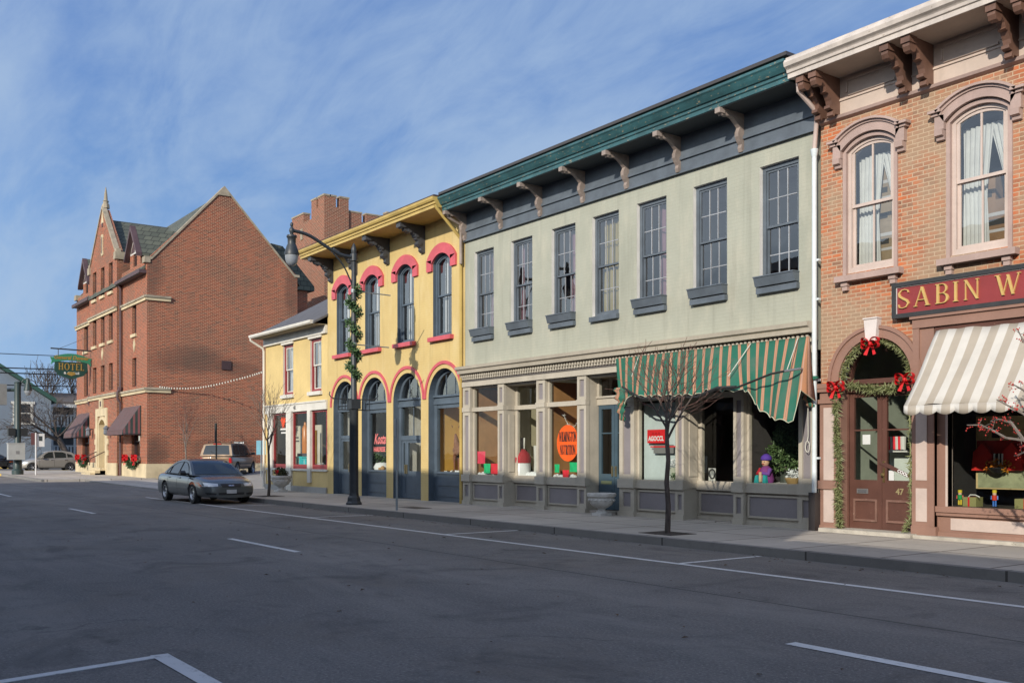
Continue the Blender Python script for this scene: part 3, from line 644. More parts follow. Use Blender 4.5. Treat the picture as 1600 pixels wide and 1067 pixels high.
    # entrance with double doors between the third and fourth bays
    a, c = P[3][1], P[4][0]; y = 16.30; dd = paint('petrol_blue_door_paint', (0.055, 0.095, 0.125), 0.45, 0.1)
    mb = MB()
    for u, v_ in ((a - .015, a + .002), (c - .002, c + .015)): mb.box(u, v_, 16.03, y + .1, .13, 3.56, beige)
    mb.box(a, c, 16.02, y + .1, 3.50, 3.558, beige); mb.box(a, c, 16.03, y + .05, .10, .20, WALK); mb.build('recess_lining', b)
    mb = MB(); zt = 2.82; mb.box(a, c, y, y + .1, zt, zt + .20, beige); mb.box(a, c, y - .04, y + .1, zt + .17, zt + .22, beige); mb.box(a, a + .06, y, y + .1, zt + .2, 3.5, beige); mb.box(c - .06, c, y, y + .1, zt + .2, 3.5, beige); tr_ = mb.build('transom_frame', b)
    pane(tr_, pane_outline(a + .05, c - .05, zt + .21, 3.5), y + .05, GL_SHOP)
    mid = (a + c) / 2
    for u, v_ in ((a + .03, mid - .005), (mid + .005, c - .03)):
        mb = MB(); mb.archframe(u, v_, 1.0, zt, 0, .105, y + .02, y + .075, dd); mb.box(u, v_, y + .02, y + .075, .22, 1.0, dd)
        mb.box(u + .1, v_ - .1, y + .01, y + .03, .85, .93, plain('pale_letter_plate', (0.18, 0.21, 0.12), 0.4)); mb.box(u + .1, v_ - .1, y + .025, y + .07, 2.10, 2.13, dd)
        mb.box(u + .09, v_ - .09, y + .005, y + .02, .34, .72, dd); d = mb.build('door', b)
        pane(d, pane_outline(u + .1, v_ - .1, 1.09, zt - .1), y + .05, GL_SHOP)
        mb = MB(); hx = v_ - .06 if u < mid - .1 else u + .06; mb.box(hx - .018, hx + .018, y - .02, y + .02, 1.05, 1.30, plain('worn_brass', (0.5, 0.42, 0.25), 0.35, 0.9)); mb.build('handle', d)
    # rooms behind
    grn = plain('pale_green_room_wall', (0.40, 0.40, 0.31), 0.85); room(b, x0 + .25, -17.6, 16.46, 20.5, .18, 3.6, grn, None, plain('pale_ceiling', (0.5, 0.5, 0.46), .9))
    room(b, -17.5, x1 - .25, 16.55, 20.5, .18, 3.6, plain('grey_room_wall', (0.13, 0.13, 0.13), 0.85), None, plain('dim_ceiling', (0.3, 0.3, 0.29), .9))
    a, c = P[4][1], P[5][0]; mb = MB(); mb.box(a + .06, c - .30, 16.2, 16.23, 1.0, 2.78, bluegrey); mb.build('display_backboard', b)
    # pipes at the two ends
    wp = plain('white_pipe_paint', (0.62, 0.68, 0.70), 0.4); pk = plain('pinkish_pipe_paint', (0.50, 0.40, 0.36), 0.5); blkp = plain('black_pipe_boot', (0.035, 0.03, 0.03), 0.5)
    mb = MB(); xw = -12.06; mb.tube([(xw, 15.85, 7.32), (xw, 15.85, 0.86)], .048, wp, 10); mb.lathe([(.05, -.12), (.075, 0.0), (.08, .03)], (xw, 15.85, 7.42), wp, 10)
    for z_ in (5.3, 4.55, 3.0, 1.5): mb.box(xw - .03, xw + .09, 15.86, 15.93, z_, z_ + .04, wp)
    d = mb.build('downpipe', b, smooth=40); mb = MB(); mb.box(xw - .075, xw + .075, 15.77, 15.93, .13, .86, blkp); mb.build('pipe_boot', d)
    mb = MB(); mb.tube([(-12.02, 15.32, 8.62), (-12.02, 15.32, 8.45), (-11.96, 15.75, 8.15), (-11.98, 15.82, 8.02), (xw, 15.85, 7.42)], .045, pk, 10); mb.build('downpipe', b, smooth=40)
    mb = MB(); mb.tube([(x0 + .06, 15.30, 8.62), (x0 + .06, 15.36, 8.50), (x0 + .0, 15.80, 8.36), (x0 - .02, 15.86, 8.2), (x0 - .03, 15.87, 7.2)], .045, taupe, 10); mb.build('downpipe', b, smooth=40)
    return b, P
GREY, GP = grey_block()

# ------------------------------------------------------------------ yellow arcaded building
def yellow_building():
    x0, x1 = -33.96, -24.60; wallm = painted_brick('yellow_painted_brick', (0.61, 0.465, 0.195), (0.54, 0.40, 0.165), (0.64, 0.52, 0.27), 0.3)
    pink = paint('rose_red_trim_paint', (0.56, 0.095, 0.12), 0.5, 0.08, 2.5); blue = paint('slate_blue_joinery', (0.085, 0.115, 0.15), 0.45, 0.1, 2.0)
    yel = paint('yellow_trim_paint', (0.50, 0.36, 0.11), 0.5, 0.1, 1.6, streak=0.2); iron = paint('charcoal_bracket_paint', (0.055, 0.06, 0.07), 0.6, 0.1); shade = plain('white_blind', (0.7, 0.7, 0.66), .8)
    b = thing('arcaded_building', 'mustard yellow two-storey building with pink window hoods and four ground-floor arches', 'building', ((x0 + x1) / 2, 16, .13))
    cu = [-32.66, -30.42, -28.13, -25.87]; ca = [-32.58, -30.32, -28.05, -25.79]; rr = .90; zs = 3.32
    holes = [(c - .54, c + .54, 5.2, 7.74, .26) for c in cu] + [(c - rr, c + rr, .13, zs + rr, rr) for c in ca]
    mb = MB(); mb.wall(x0, x1, .13, 8.8, 16.0, 16.4, holes, wallm, blue); mb.build('wall', b)
    shell(b, x0, x1, 16.4, 27, .1, 8.95, wallm, roofm=plain('tar_roof', (0.06, 0.055, 0.05), .9))
    for c in cu:
        w = sash_window(b, c - .538, c + .538, 5.202, 7.738, 16.10, blue, rise=.26, fw=.08, sw=.05, nx=2, nz=1, sash=blue, deep=.14)
        mb = MB(); mb.box(c - .66, c + .66, 15.86, 16.098, 5.07, 5.198, pink); mb.build('sill', w)
        mb = MB(); i_ = circ_arc(c, 7.48, .545, .265, 14); o = circ_arc(c, 7.60, .84, .45, 14); mb.band(i_, o, 15.93, 16.02, pink)
        for s in (-1, 1): mb.box(c + s * .545, c + s * .84, 15.93, 16.02, 7.26, 7.60 if s < 0 else 7.601, pink)
        mb.build('window_hood', w)
        mb = MB(); mb.box(c - .30, c - .13, 16.30, 16.31, 5.3, 7.5, shade); mb.build('blind_edge', w)
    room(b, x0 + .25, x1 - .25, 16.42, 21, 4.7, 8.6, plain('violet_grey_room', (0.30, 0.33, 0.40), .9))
    # pink arch mouldings
    for k, c in enumerate(ca):
        mb = MB(); mb.band(circ_arc(c, zs, 1.03, 1.03, 22), circ_arc(c, zs, 1.13, 1.13, 22), 15.965, 16.01, pink); mb.build('arch_moulding', b)
    # eaves: gutter, fascia, soffit
    mb = MB(); pr = [(16.1, 8.77), (15.02, 8.77), (15.02, 8.86), (14.98, 8.87), (14.98, 8.93), (14.93, 8.95), (14.90, 9.0), (14.89, 9.06), (16.1, 9.06)]; mb.prism(pr, 'x', x0 - .25, x1 - .02, yel); mb.build('cornice', b)
    mb = MB(); mb.box(x0 - .2, x1 - .03, 14.94, 16.6, 9.065, 9.12, plain('roof_felt_edge', (0.06, 0.04, 0.035), .8)); mb.build('roof_edge', b)
    prof = [(0, 8.765), (.88, 8.765), (.90, 8.66), (.84, 8.58), (.76, 8.60), (.72, 8.53), (.62, 8.50), (.56, 8.55), (.47, 8.52), (.40, 8.44), (.36, 8.47), (.30, 8.40), (.32, 8.32), (.24, 8.27), (.20, 8.18), (.22, 8.12), (.14, 8.06), (.15, 7.98), (.08, 7.92), (0, 7.92)]
    for px in (517.5, 555, 605, 660):
        xc = fx(px, 15.95); mb = MB(); pr = [(15.998 - d, z) for d, z in prof]; mb.prism(pr, 'x', xc - .09, xc + .09, iron)
        mb.box(xc - .13, xc + .13, 15.08, 15.3, 8.62, 8.764, iron)
        for d, z in ((.30, 8.45), (.55, 8.57), (.20, 8.22)): mb.lathe([(.001, -.12), (.07, -.12), (.07, .12), (.001, .12)], (xc, 15.998 - d, z - .02), iron, 10, 'x')
        mb.build('bracket', b)
    mb = MB(); mb.tube([(x1 - .05, 15.0, 8.84), (x1 - .05, 15.06, 8.74), (x1 - .05, 15.9, 7.95), (x1 - .1, 15.93, 7.8), (x1 - .1, 15.93, .13)], .05, yel, 8); mb.build('downpipe', b, smooth=40)
    # joinery inside the arches
    gold = plain('gold_display_wall', (0.58, 0.34, 0.07), .8); whiteb = plain('white_display_wall', (0.62, 0.60, 0.55), .8)
    for k, c in enumerate(ca):
        a, d = c - rr, c + rr; y = 16.22; mb = MB()
        o = circ_arc(c, zs + .0, rr, rr, 18); i_ = circ_arc(c, zs + .02, rr - .13, rr - .13, 18); mb.band(i_, o, y, y + .12, blue)
        mb.box(a, d, y, y + .12, 3.24, 3.36, blue); mb.box(a, d, y - .06, y + .12, 3.36, 3.42, blue); mb.box(a, d, y - .03, y + .12, 3.14, 3.24, blue)
        for s in (-.26, .26): mb.box(c + s - .012, c + s + .012, y + .03, y + .06, 3.42, zs + math.sqrt((rr - .13) ** 2 - s * s), blue)
        mb.box(a, a + .15, y, y + .12, .13, 3.14, blue); mb.box(d - .15, d, y, y + .12, .13, 3.14, blue)
        if k in (1, 3):
            mb.box(a + .15, d - .15, y, y + .12, .13, 1.05, blue); mb.box(a + .15, d - .15, y - .05, y, .98, 1.05, blue); mb.box(a + .15, d - .15, y + .02, y + .1, 3.02, 3.14, blue)
            for z_ in (.28, .62): mb.box(a + .2, d - .2, y - .02, y, z_, z_ + .26, blue)
            fr = mb.build('window', b); pane(fr, pane_outline(a + .14, d - .14, 1.04, 3.03), y + .06, GL_SHOP)
        else:
            mb.box(a + .15, d - .15, y, y + .12, 2.05 if k == 2 else 2.15, 2.2 if k == 2 else 2.27, blue); mb.box(c - .012, c + .012, y + .03, y + .06, 2.2, 3.14, blue)
            fr = mb.build('window', b); pane(fr, pane_outline(a + .14, d - .14, 2.2, 3.14), y + .06, GL_SHOP)
            zt = 2.05 if k == 2 else 2.15; edges = [(a + .15, a + .45), (a + .46, d - .16)] if k == 2 else [(a + .15, c - .003), (c + .003, d - .15)]
            for j, (u, v_) in enumerate(edges):
                mb = MB(); yy = y + .03; mb.archframe(u, v_, .95, zt, 0, .09, yy, yy + .06, blue); mb.box(u, v_, yy, yy + .06, .15, .95, blue); mb.box(u + .08, v_ - .08, yy - .015, yy, .3, .8, blue)
                do = mb.build('door', b); pane(do, pane_outline(u + .08, v_ - .08, 1.03, zt - .08), yy + .03, GL_SHOP)
                mb = MB(); hx = v_ - .05 if j == 0 else u + .05; mb.box(hx - .015, hx + .015, yy - .05, yy - .01, .95, 1.25, plain('handle_brass', (0.45, 0.36, 0.2), .35, .9)); mb.build('handle', do)
        pane(fr, [(p[0], p[1]) for p in circ_arc(c, 3.40, rr - .12, rr - .15, 16)], y + .045, GL_UP)
        mb = MB(); ya, yb = y + .14, y + 1.25                      # display linings
        bk = {0: whiteb, 1: None, 2: whiteb, 3: gold}[k]
        if bk:
            mb.quad((a, yb, .15), (d, yb, .15), (d, yb, 3.2), (a, yb, 3.2), bk)
            for x_ in (a + .02, d - .02): mb.quad((x_, ya, .15), (x_, yb, .15), (x_, yb, 3.2), (x_, ya, 3.2), bk)
        mb.quad((a, ya, 1.0 if k in (1, 3) else .16), (d, ya, 1.0 if k in (1, 3) else .16), (d, yb, 1.0 if k in (1, 3) else .16), (a, yb, 1.0 if k in (1, 3) else .16), WHITE if k in (1, 3) else ROOMFLOOR); mb.build('display_space', b)
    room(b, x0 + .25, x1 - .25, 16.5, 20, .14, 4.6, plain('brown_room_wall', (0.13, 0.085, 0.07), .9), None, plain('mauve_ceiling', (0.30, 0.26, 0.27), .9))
    return b, ca
YEL, YCA = yellow_building()

# ------------------------------------------------------------------ small pale yellow shop
def small_shop():
    x0, x1 = -40.0, -33.97; wallm = paint('cream_yellow_render', (0.66, 0.50, 0.215), .7, .06, .8, streak=0.15); wht = paint('off_white_trim', (0.66, 0.64, 0.58), .55, .06, 2, streak=0.15)
    red = paint('oxblood_frame_paint', (0.26, 0.03, 0.035), .45, .08)
    b = thing('shop_building', 'small pale yellow shop with red window frames, white gutter and grey pitched roof', 'building', ((x0 + x1) / 2, 16, .13))
    wins = [(fx(442.5), fx(458.2)), (fx(484.8), fx(502.2))]
    mb = MB(); sf = (-39.64, -34.0, 1.02, 3.30)
    mb.wall(x0, x1, .13, 6.42, 16.0, 16.3, [(a, c, 3.98, 6.0) for a, c in wins] + [sf], wallm, wht); mb.build('wall', b)
    shell(b, x0, x1, 16.3, 24, .1, 6.4, wallm, roofm=wallm)
    for a, c in wins:
        w = sash_window(b, a + .002, c - .002, 3.982, 5.998, 16.07, red, fw=.10, sw=.05, nx=2 if a > -37 else 1, top_nx=2, sash=wht, deep=.12)
        mb = MB(); mb.box(a - .08, c + .08, 15.93, 16.02, 6.002, 6.22, wht); mb.build('lintel', w); mb = MB(); mb.box(a - .10, c + .10, 15.9, 16.06, 3.84, 3.978, wht); mb.build('sill', w)
        curtain(w, a + .2, a + .45, 16.26, 4.1, 5.9, plain('net_curtain', (.6, .58, .55), .9), 2)
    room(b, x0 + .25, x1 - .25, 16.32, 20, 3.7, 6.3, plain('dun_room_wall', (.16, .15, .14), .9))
    rf = paint('grey_roof_shingle', (0.105, 0.105, 0.115), .85, .15, 4.0); mb = MB(); sl = .55; ye, ze = 15.42, 6.50; yr = 19.9
    zr = ze + sl * (yr - ye)
    mb.prism([(ye, ze), (yr, zr), (24.3, zr - sl * (24.3 - yr)), (24.3, zr - sl * (24.3 - yr) - .1), (yr, zr - .12), (ye, ze - .08)], 'x', x0 - .12, x1 + .06, rf); mb.prism([(16.1, 6.4), (yr, zr - .13), (23.9, 6.4)], 'x', x0 + .01, x0 + .2, wallm); mb.build('roof', b)
    mb = MB(); mb.box(x0 - .02, x1, 15.9, 16.0 - .002, 6.1, 6.40, wht); mb.box(x0 - .05, x1, 15.45, 16.0, 6.40, 6.43, plain('soffit_brown', (0.22, 0.19, 0.13), .7)); mb.build('frieze', b)
    mb = MB(); mb.prism([(15.30, 6.55), (15.31, 6.46), (15.35, 6.42), (15.43, 6.42), (15.45, 6.55)], 'x', x0 - .14, x1 - .04, wht); g = mb.build('gutter', b)
    mb = MB(); xw = x0 - .03; mb.tube([(xw - .05, 15.37, 6.44), (xw - .05, 15.37, 6.34), (xw, 15.88, 6.05), (xw, 15.93, 5.9), (xw, 15.93, .2)], .05, wht, 8); mb.build('downpipe', b, smooth=40)
    # shopfront: white beam, posts, three red-framed panes
    mb = MB(); mb.box(x0 + .12, x1, 15.93, 15.998, 3.27, 3.56, wht); mb.box(x0 + .10, x1, 15.90, 15.998, 3.56, 3.62, wht); mb.build('shopfront_beam', b)
    mb = MB(); letters_m = plain('black_numeral', (.03, .03, .03), .5)
    v, f = text_mesh('41', .22, letters_m, facing((fx(463), 15.928, 3.42), (0, -1, 0)), .006, bold=.008); mb.add(v, f, letters_m); mb.build('house_number', b)
    for px0, px1, yy in ((420, 426.5, 15.94), (449.5, 457, 15.92), (482.5, 487, 15.92)):
        mb = MB(); mb.box(fx(px0), fx(px1), yy, 16.12, .5 if px0 != 449.5 else .13, 3.27, wht); mb.build('shopfront_post', b)
    mb = MB(); mb.box(x0 + .1, x1, 15.95, 16.0 - .002, .94, 1.02, wht); mb.box(x0 + .05, x1 - .02, 15.93, 15.998, .13, .34, plain('grey_plinth', (.34, .34, .33), .7)); mb.build('shopfront_sill', b)
    lin = plain('pale_display_board', (.60, .56, .47), .8)
    for px0, px1 in ((426.5, 449.5), (457, 482.5), (487, 510)):
        a, c = fx(px0), fx(px1); mb = MB(); mb.archframe(a, c, 1.022, 3.268, 0, .075, 16.03, 16.11, red); mb.box(a + .075, c - .075, 16.03, 16.11, 1.09, 1.19, red); w = mb.build('window', b)
        pane(w, pane_outline(a + .07, c - .07, 1.1, 3.2), 16.07, GL_SHOP)
    mb = MB(); mb.quad((x0 + .3, 16.32, 1.02), (x1, 16.32, 1.02), (x1, 17.3, 1.02), (x0 + .3, 17.3, 1.02), WHITE)
    for u, v_ in ((fx(427), fx(451)), (fx(459), fx(474))): mb.box(u, v_, 16.75, 16.8, 1.02, 2.75, lin)
    mb.build('display_space', b)
    room(b, x0 + .25, x1 - .25, 16.32, 20, .2, 3.6, plain('warm_brown_room', (.16, .11, .07), .9))
    return b
SMALL = small_shop()
# ------------------------------------------------------------------ brick shop at the right
def sabin():
    x0, x1 = -12.02, -2.6
    bm = brick('orange_brick', (0.52, 0.145, 0.050), (0.28, 0.12, 0.07), (0.47, 0.35, 0.24), 0.21, 0.073, 0.0085, dark=(0.13, 0.085, 0.06), bump=0.6, dirt=0.35, pale=(0.335, 0.235, 0.155))
    mau = paint('dusty_pink_stone_paint', (0.41, 0.30, 0.265), .6, .07, 2.0, streak=.15); pinkw = paint('pale_pink_paint', (0.55, 0.45, 0.40), .5, .05, 2.0, streak=.12)
    frieze = paint('pinkish_cream_frieze_paint', (0.54, 0.44, 0.375), .6, .06, 1.0, streak=.2); brn = paint('chocolate_bracket_paint', (0.16, 0.085, 0.06), .55, .14, 3.0, streak=.2)
    cop = paint('brown_shopfront_paint', (0.285, 0.165, 0.125), .5, .06, 1.5, streak=.12); door = paint('dark_brown_door_paint', (0.115, 0.053, 0.04), .4, .1, 2.0, wear=.05, wearcol=(.3, .2, .14)); gut = paint('weathered_gutter_paint', (0.56, 0.50, 0.45), .5, .1, 2.0, streak=.35, wear=.05, wearcol=(.25, .19, .13))
    soff = paint('beige_soffit_board', (0.46, 0.38, 0.31), .7, .08, 1.0); stone = paint('pale_doorstep_stone', (0.45, 0.42, 0.36), .8, .14, 3.0, wear=.1, wearcol=(.2, .18, .15))
    b = thing('shop_building', 'orange brick shop with pink arched window hoods, brown bracketed eaves and arched doorway', 'building', ((x0 + x1) / 2, 16, .13))
    cw = [-10.935, -8.865, -6.795, -4.725]; hw = .535; cd = -10.84; dr = .745; dzs = 2.97
    sfx0, sfx1 = -9.93, -3.2
    holes = [(c - hw, c + hw, 4.98, 7.47, .24) for c in cw] + [(cd - dr, cd + dr, .13, dzs + dr, dr)] + [(sfx0 + .02, sfx1 - .02, .13, 4.0)]
    mb = MB(); mb.wall(x0, x1, .13, 8.7, 16.0, 16.35, holes, bm, WHITE); mb.build('wall', b); shell(b, x0, x1, 16.35, 28, .1, 9.0, bm)
    lace = plain('pale_mint_curtain', (0.74, 0.76, 0.71), .9)
    for k, c in enumerate(cw):
        w = sash_window(b, c - hw + .004, c + hw - .004, 4.984, 7.466, 16.04, pinkw, rise=.24, fw=.10, sw=.055, nx=2, nz=1, sash=pinkw, deep=.14, mw=.035)
        mb = MB(); mb.archframe(c - hw - .035, c + hw + .035, 4.93, 7.50, .255, .07, 15.965, 16.038, mau, sill=False); mb.build('outer_frame', w)
        mb = MB(); mb.box(c - .68, c + .68, 15.84, 16.03, 4.82, 4.928, mau)
        for s in (-.5, .5): mb.box(c + s - .07, c + s + .07, 15.90, 15.998, 4.74, 4.82, mau); mb.box(c + s - .055, c + s + .055, 15.92, 15.998, 4.66, 4.74, mau)
        mb.build('sill', w)
        mb = MB(); mb.band(circ_arc(c, 7.28, .575, .235, 14), circ_arc(c, 7.40, .66, .27, 14), 15.90, 15.998, mau); mb.band(circ_arc(c, 7.40, .66, .27, 14), circ_arc(c, 7.45, .68, .26, 14), 15.87, 15.998, mau); mb.band(circ_arc(c, 7.45, .68, .26, 14), circ_arc(c, 7.495, .70, .255, 14), 15.82, 15.998, mau)
        for s in (-1, 1):
            a, d = sorted((c + s * .575, c + s * .745)); mb.box(a, d, 15.90, 15.997, 7.16, 7.402, mau)
            a, d = sorted((c + s * .60, c + s * .79)); mb.box(a, d, 15.87, 15.996, 7.402, 7.452, mau); a, d = sorted((c + s * .60, c + s * .83)); mb.box(a, d, 15.82, 15.995, 7.452, 7.497, mau)
            a, d = sorted((c + s * .585, c + s * .73)); mb.prism([(15.997, 6.98), (15.94, 6.99), (15.93, 7.04), (15.87, 7.06), (15.86, 7.16), (15.997, 7.16)], 'x', a, d, mau)
        mb.build('window_hood', w)
        cu_l = curtain(w, c - .46, c + .08, 16.33, 5.05, 7.18 + .0, lace, 6, 1.0, .78, .85, 0, .02, .55); curtain(w, c + .0, c + .46, 16.33, 5.05, 7.18, lace, 5, 1.0, .28, .30, 1, .02, .6)
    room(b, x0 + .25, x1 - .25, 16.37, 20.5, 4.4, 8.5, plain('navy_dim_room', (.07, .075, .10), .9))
    # frieze with sunk panels, moulding, brackets in pairs, soffit and gutter
    mb = MB(); mb.box(x0, x1, 15.955, 15.998, 7.98, 8.68, frieze); mb.prism([(15.998, 7.90), (15.92, 7.93), (15.90, 7.98), (15.998, 7.98)], 'x', x0, x1, mau); mb.box(x0, x1, 15.93, 15.955, 8.24, 8.27, frieze)
    pairs = [(-11.98 + .08, -11.62), (-10.13, -9.72), (-8.24, -7.84), (-6.36, -5.96), (-4.5, -4.1)]
    for (a, c), (d, e) in zip(pairs[:-1], pairs[1:]):
        u, v_ = c + .2, d - .2
        for q in ((u + .06, v_ - .06, 8.30, 8.34), (u + .06, v_ - .06, 8.58, 8.62), (u, u + .04, 8.36, 8.56), (v_ - .04, v_, 8.36, 8.56)): mb.box(q[0], q[1], 15.925, 15.955, q[2], q[3], frieze)
    mb.build('frieze', b)
    prof = [(0, 8.675), (.70, 8.675), (.70, 8.60), (.72, 8.59), (.73, 8.50), (.69, 8.43), (.62, 8.41), (.555, 8.43), (.52, 8.50), (.44, 8.44), (.41, 8.37), (.44, 8.34), (.35, 8.33), (.27, 8.22), (.25, 8.15), (.31, 8.12), (.31, 8.07), (.25, 8.05), (.20, 8.05), (.22, 8.01), (.23, 7.95), (.17, 7.93), (.15, 7.985), (0, 7.985)]
    for pr in pairs:
        for xc in pr:
            mb = MB(); p = [(15.954 - d, z) for d, z in prof]; mb.prism(p, 'x', xc - .065, xc + .065, brn); mb.box(xc - .085, xc + .085, 15.20, 15.42, 8.56, 8.676, brn); mb.build('bracket', b)
    mb = MB(); mb.box(x0, x1, 15.17, 15.955, 8.677, 8.70, soff); mb.build('soffit', b)
    mb = MB(); pr = [(15.4, 8.70), (15.16, 8.672), (15.16, 8.76), (15.13, 8.77), (15.12, 8.82), (15.10, 8.84), (15.05, 8.87), (15.03, 8.94), (15.06, 9.0), (15.10, 9.02), (15.10, 9.05), (16.2, 9.12), (16.2, 8.70)]; mb.prism(pr, 'x', x0 - .12, x1, gut); mb.build('cornice', b)
    # arched doorway
    mb = MB(); s_ = circ_arc(cd, dzs, dr + .012, dr + .012, 24); mb.band(s_, circ_arc(cd, dzs, dr + .17, dr + .17, 24), 15.955, 16.02, cop); mb.band(circ_arc(cd, dzs, dr + .17, dr + .17, 24), circ_arc(cd, dzs, dr + .235, dr + .235, 24), 15.925, 16.015, cop); mb.build('door_arch', b)
    mb = MB(); mb.prism([(cd - .10, 3.66), (cd + .10, 3.66), (cd + .14, 4.06), (cd - .14, 4.06)], 'y', 15.86, 16.0, plain('pale_keystone', (.66, .60, .57), .6)); mb.box(cd - .15, cd + .15, 15.84, 15.99, 4.06, 4.085, MATS['pale_keystone']); mb.build('keystone', b)
    def pier(a, c, zt, lab='door_pier'):
        mb = MB(); mb.box(a, c, 15.94, 16.06, .13, zt, cop)
        for p, q in ((.30, .92), (1.10, zt - .42)): mb.box(a + .09, c - .09, 15.93, 15.94, p, q, pinkw)
        for p, q in ((.13, .24), (.93, 1.09), (zt - .34, zt - .26), (zt - .06, zt)): mb.box(a - .02, c + .03, 15.90, 16.05, p, q, cop)
        mb.box(a - .05, c + .05, 15.87, 16.05, zt - .05, zt + .04, cop); mb.box(a - .035, c + .035, 15.885, 16.05, zt - .12, zt - .05, cop); mb.build(lab, b)
    pier(x0 + .02, cd - dr - .005, 2.90); pier(cd + dr + .005, -9.94 - .01 + .0, 2.90) if cd + dr + .2 < -9.95 else None
    y = 16.20; mb = MB(); o = circ_arc(cd, dzs, dr - .005, dr - .005, 24); i_ = circ_arc(cd, dzs + .02, dr - .09, dr - .09, 24); mb.band(i_, o, y, y + .1, door); mb.box(cd - dr, cd + dr, y - .03, y + .1, 2.83, 2.90, door); mb.box(cd - dr, cd + dr, y - .08, y + .1, 2.90, 2.99, door); mb.box(cd - dr, cd + dr, y - .05, y + .08, 2.76, 2.83, door)
    mb.box(cd - dr, cd - dr + .05, y, y + .1, .2, 2.83, door); mb.box(cd + dr - .05, cd + dr, y, y + .1, .2, 2.83, door)
    for u, v_ in ((cd - dr - .0, cd - dr + .012), (cd + dr - .012, cd + dr)): mb.box(u, v_, 16.0, y + .1, .2, 2.95, cop)
    fr = mb.build('fanlight_frame', b); pane(fr, circ_arc(cd, dzs + .02, dr - .08, dr - .08, 20), y + .05, GL_SHOP)
    brass = plain('old_brass', (.45, .33, .14), .35, .9); steel = plain('dull_steel', (.45, .45, .45), .4, .8)
    for j, (u, v_) in enumerate(((cd - dr + .055, cd - .004), (cd + .004, cd + dr - .055))):
        mb = MB(); yy = y + .02; mb.archframe(u, v_, 1.02, 2.755, 0, .095, yy, yy + .055, door); mb.box(u, v_, yy, yy + .055, .20, 1.02, door); mb.box(u + .09, v_ - .09, yy + .01, yy + .05, 2.03, 2.06, door)
        for q in ((u + .09, v_ - .09, .72, .76), (u + .09, v_ - .09, .34, .38), (u + .09, u + .13, .38, .72), (v_ - .13, v_ - .09, .38, .72)): mb.box(q[0], q[1], yy - .022, yy, q[2], q[3], paint('worn_door_moulding', (.20, .11, .085), .5, .15, 5, wear=.2, wearcol=(.4, .3, .24)))
        d = mb.build('door', b); pane(d, pane_outline(u + .085, v_ - .085, 1.10, 2.67), yy + .03, GL_SHOP)
        mb = MB()
        if j == 0: mb.box(u + .16, u + .40, yy - .012, yy, .86, .95, steel); mb.box(u + .19, u + .37, yy - .02, yy - .012, .88, .93, plain('slot_dark', (.1, .1, .11), .4)); mb.build('letter_slot', d)
        else:
            v, f = text_mesh('47', .155, steel, facing((u + .36, yy - .004, .91), (0, -1, 0)), .004, bold=.004); mb.add(v, f, plain('gilt_numeral', (.50, .42, .22), .4, .5)); mb.build('house_number', d)
            mb = MB(); mb.box(u + .02, u + .055, yy - .015, yy, 1.08, 1.34, brass); mb.lathe([(.001, -.06), (.03, -.055), (.035, -.03), (.015, 0)], (u + .037, yy - .01, 1.22), brass, 10, 'y'); mb.lathe([(.001, -.02), (.022, -.02), (.022, 0)], (u + .037, yy, 1.45), brass, 8, 'y'); mb.build('handle', d)
    mb = MB(); mb.box(x0 + .15, -9.95, 15.72, 16.4, .10, .20, stone); mb.box(-9.95, sfx1, 15.80, 16.0, .10, .185, stone); mb.build('doorstep', b)
    # shopfront to the right of the door
    mb = MB(); mb.box(sfx0 - .10, sfx1 + .1, 15.90, 16.05, 3.80, 4.0, cop); mb.box(sfx0 - .13, sfx1 + .13, 15.86, 16.0 - .002, 3.96, 4.04, cop); mb.box(sfx0 + .30, sfx1 - .2, 15.95, 16.25, 3.66, 3.80, door)
    mb.box(sfx0 - .10, sfx0 + .02, 15.915, 16.05, 2.9, 3.80, cop); mb.box(sfx0 + .02, sfx0 + .28, 15.95, 16.05, 2.9, 3.80, cop); mb.build('shopfront_head', b)
    a, c = -10.05, -9.62; mb = MB(); mb.box(a, c, 15.925, 16.06, .185, 2.92, cop)
    for p, q in ((.42, 1.0), (1.14, 2.6)): mb.box(a + .08, a + .29, 15.914, 15.925, p, q, pinkw)
    mb.box(a - .01, c + .03, 15.905, 16.0, .185, .34, cop); mb.box(c - .08, c, 15.90, 16.0, .34, 2.9, cop); mb.build('shopfront_post', b)
    y = 16.03; mb = MB(); mb.box(c, -9.42, y - .03, y + .1, .66, 3.66, cop); mb.box(-9.46, -9.42, y - .04, y + .12, .70, 3.66, pinkw); mb.box(c, sfx1 - .1, y - .09, y + .12, .60, .70, cop); mb.box(c, sfx1 - .1, y - .06, y + .1, .54, .60, cop); mb.box(-6.28, -6.2, y, y + .1, .7, 3.66, cop); mb.box(sfx1 - .2, sfx1 - .02, y, y + .1, .185, 3.66, cop); fr = mb.build('window', b)
    pane(fr, pane_outline(-9.43, -6.26, .69, 3.67), y + .05, GL_SHOP); pane(fr, pane_outline(-6.22, sfx1 - .18, .69, 3.67), y + .05, GL_SHOP)
    mb = MB(); mb.box(c, sfx1 - .1, y - .0, y + .1, .185, .54, cop); mb.box(-9.38, -6.6, y - .014, y, .30, .50, pinkw); mb.box(-6.4, -3.5, y - .014, y, .30, .50, pinkw); mb.box(c, sfx1 - .1, y - .05, y, .185, .26, cop); mb.build('stall_riser', b)
    mb = MB(); mb.quad((c, 16.14, .70), (sfx1, 16.14, .70), (sfx1, 17.2, .70), (c, 17.2, .70), plain('dark_display_floor', (.05, .045, .04), .6)); mb.build('display_space', b)
